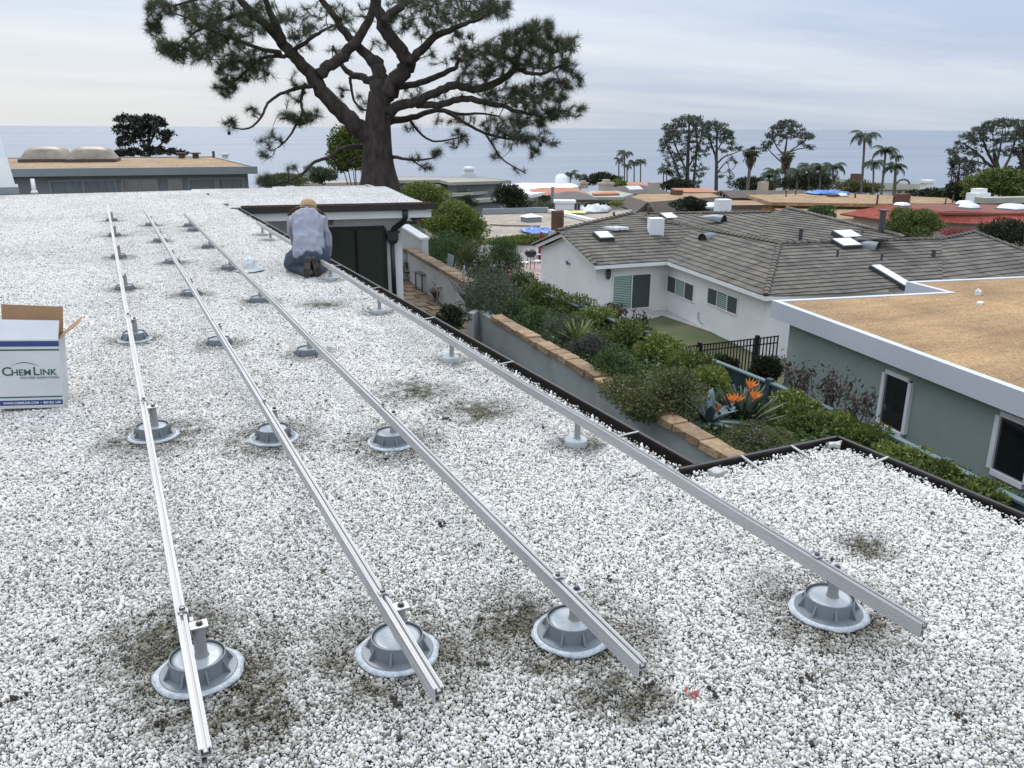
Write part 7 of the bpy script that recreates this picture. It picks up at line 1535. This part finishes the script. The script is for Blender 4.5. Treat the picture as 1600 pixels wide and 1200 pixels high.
# ------------------------------------------------------------------ palms
def frond_mesh(kind, L_, seed):
    r = np.random.default_rng(seed); mb = MB()
    if kind == 'feather':
        pts = []; k = 11; q = Vector((0, 0, 0)); e = .95
        for j in range(k+1): pts.append(q.copy()); q = q+Vector((math.cos(e), 0, math.sin(e)))*(L_/k); e -= 2.15/k*(1+.4*j/k)
        mb.tube(pts, [L_*.012*(1-.75*j/k) for j in range(k+1)], 4)
        for j in range(1, k+1):
            for h in (0, .5):
                p = pts[j-1]+(pts[j]-pts[j-1])*h; tn = (pts[j]-pts[j-1]).normalized()
                for sd in (-1, 1):
                    ln = L_*.30*math.sin(math.pi*min(1, (j+h)/k*.80+.16))*r.uniform(.8, 1.1); d_ = (tn*.55+Vector((0, sd*.8, -.55+r.normal(0, .15)))).normalized(); w_ = L_*.020
                    mb.add([p-tn*w_, p+tn*w_, p+d_*ln*.6+tn*w_+Vector((0, 0, -.02*L_)), p+d_*ln+Vector((0, 0, -.10*ln))], [(0, 1, 2), (0, 2, 3)])
    else:
        k = 5; st = L_*.45; mb.tube([Vector((0, 0, 0)), Vector((st*.5, 0, st*.15)), Vector((st, 0, 0))], L_*.012, 4); c = Vector((st, 0, 0))
        for i in range(15):
            a = -1.9+3.8*i/14; d_ = Vector((math.cos(a), math.sin(a), -.12+r.normal(0, .08))); ln = L_*.55*(1-.25*abs(a)/1.9); s = Vector((-d_.y, d_.x, 0)); mb.add([c, c+d_*ln*.5+s*L_*.035, c+d_*ln+Vector((0, 0, -.12*ln)), c+d_*ln*.5-s*L_*.035], [(0, 1, 2), (0, 2, 3)])
    return mb
FR = {'feather': [frond_mesh('feather', 1.0, s).mesh('frond', M['frond']) for s in (1, 2, 3)], 'fan': [frond_mesh('fan', 1.0, s).mesh('frond', M['frond']) for s in (4, 5)]}
def palm(label, x, ybase, ytop, f, fr_px, kind='feather', n=15, w=1.4, lean=0.0, skirt=0, group=None):
    b, tpt = atf(x, ybase, f), atf(x+lean, ytop, f); s = depth(b)/F; zg = terr(b.x, b.y); t = thing('palm_tree', label, 'palm tree', (b.x, b.y, zg), group); L_ = fr_px*s*1.3
    pts = [Vector((b.x, b.y, zg-.3))]+[Vector((b.x+(tpt.x-b.x)*u**1.5, b.y+(tpt.y-b.y)*u**1.5, zg+(tpt.z-zg)*u)) for u in (.25, .5, .75, .93, 1)]
    mb = MB(); mb.tube(pts, [w*s*1.3, w*s*1.1, w*s, w*s*.9, w*s*.95, w*s*.6], 7); mb.build('trunk', M['palm_trunk'], t, True); top = pts[-1]
    r = np.random.default_rng(int(x*7)); ms = FR[kind]
    for i in range(n):
        o = link('frond', ms[r.integers(len(ms))], t); a = i*2.39996+r.uniform(-.3, .3); tilt = r.uniform(-.25, .75) if kind == 'feather' else r.uniform(-1.0, .85)
        o.matrix_basis = Matrix.Translation(top) @ Matrix.Rotation(a, 4, 'Z') @ Matrix.Rotation(tilt if kind == 'feather' else -tilt, 4, 'Y') @ Matrix.Scale(L_*r.uniform(.8, 1.1), 4)
    if skirt:
        P_ = np.array([(top.x+r.normal(0, w*s*1.6*(1-u*.45)), top.y+r.normal(0, w*s*1.6*(1-u*.45)), top.z-u*skirt*s) for u in r.random(420)]); leaves('dead_skirt', P_, M['dead_frond'], 6*s, t, 3, -2.0)
    return t
GQ = 'palms between the houses and the sea'
for a in (('short feather palm, left one of the pair by the white roof', 891, 300, 272, 128, 15), ('short feather palm, right one of the pair by the white roof', 907, 300, 275, 130, 14), ('thin palm, leftmost of the row before the sea', 967, 296, 250, 170, 11), ('thin palm, tallest of the row before the sea', 976, 298, 240, 172, 14),
          ('thin palm, low one close behind the tallest of the row', 980, 298, 259, 168, 10), ('thin palm, fourth of the row before the sea', 991, 296, 254, 171, 11), ('thin palm, rightmost of the row before the sea', 1001, 296, 253, 174, 11), ('small palm cluster left of the wide far pine, front trunk', 1042, 290, 268, 160, 14), ('small palm left of the wide far pine, back trunk', 1037, 288, 265, 166, 12)):
    palm(*a[:5], a[5], 'feather', 15, 1.1, group=GQ)
for a in (('tall solitary palm, highest of the right hand group', 1346, 304, 214, 118, 25, 1.9, 5), ('palm with full crown just right of the tallest palm', 1377, 306, 236, 114, 22, 1.8, 7), ('shorter palm between the two tall ones', 1365, 304, 256, 120, 18, 1.5, 0), ('palm with arching fronds, rightmost of the group', 1396, 306, 262, 113, 20, 1.5, 3), ('palm seen behind the rightmost one', 1400, 304, 245, 126, 12, 1.2, 0),
          ('palm over the blue tarp with wide fronds', 1301, 300, 262, 122, 22, 1.5, 1), ('palm left of the one over the blue tarp', 1282, 298, 264, 128, 20, 1.4, 0), ('palm in the middle of the low row behind the tan roof', 1264, 298, 262, 132, 20, 1.4, 0), ('palm at the left of the low row behind the tan roof', 1246, 298, 268, 130, 20, 1.4, 0), ('leaning palm near the lone umbrella pine', 1212, 298, 270, 140, 18, 1.3, -2),
          ('lone far palm beside the slender dark trees', 1484, 308, 298, 118, 16, 1.3, -2), ('palm half hidden left of the fan palms', 1200, 298, 276, 138, 18, 1.3, 2)):
    palm(a[0], a[1], a[2], a[3], a[4], a[5], 'feather', 16, a[6], a[7], group=GQ)
palm('fan palm with a skirt of dead fronds right of the curved pine', 1168, 298, 236, 150, 13, 'fan', 26, 2.6, 6, 24, group=GQ)
palm('second fan palm in front of the lone umbrella pine', 1226, 298, 242, 146, 12, 'fan', 22, 2.4, 4, 26, group=GQ)
palm('slim fan palm by the spreading pine at the right', 1484, 300, 250, 122, 9, 'fan', 22, 1.0, 6, 8, group=GQ)
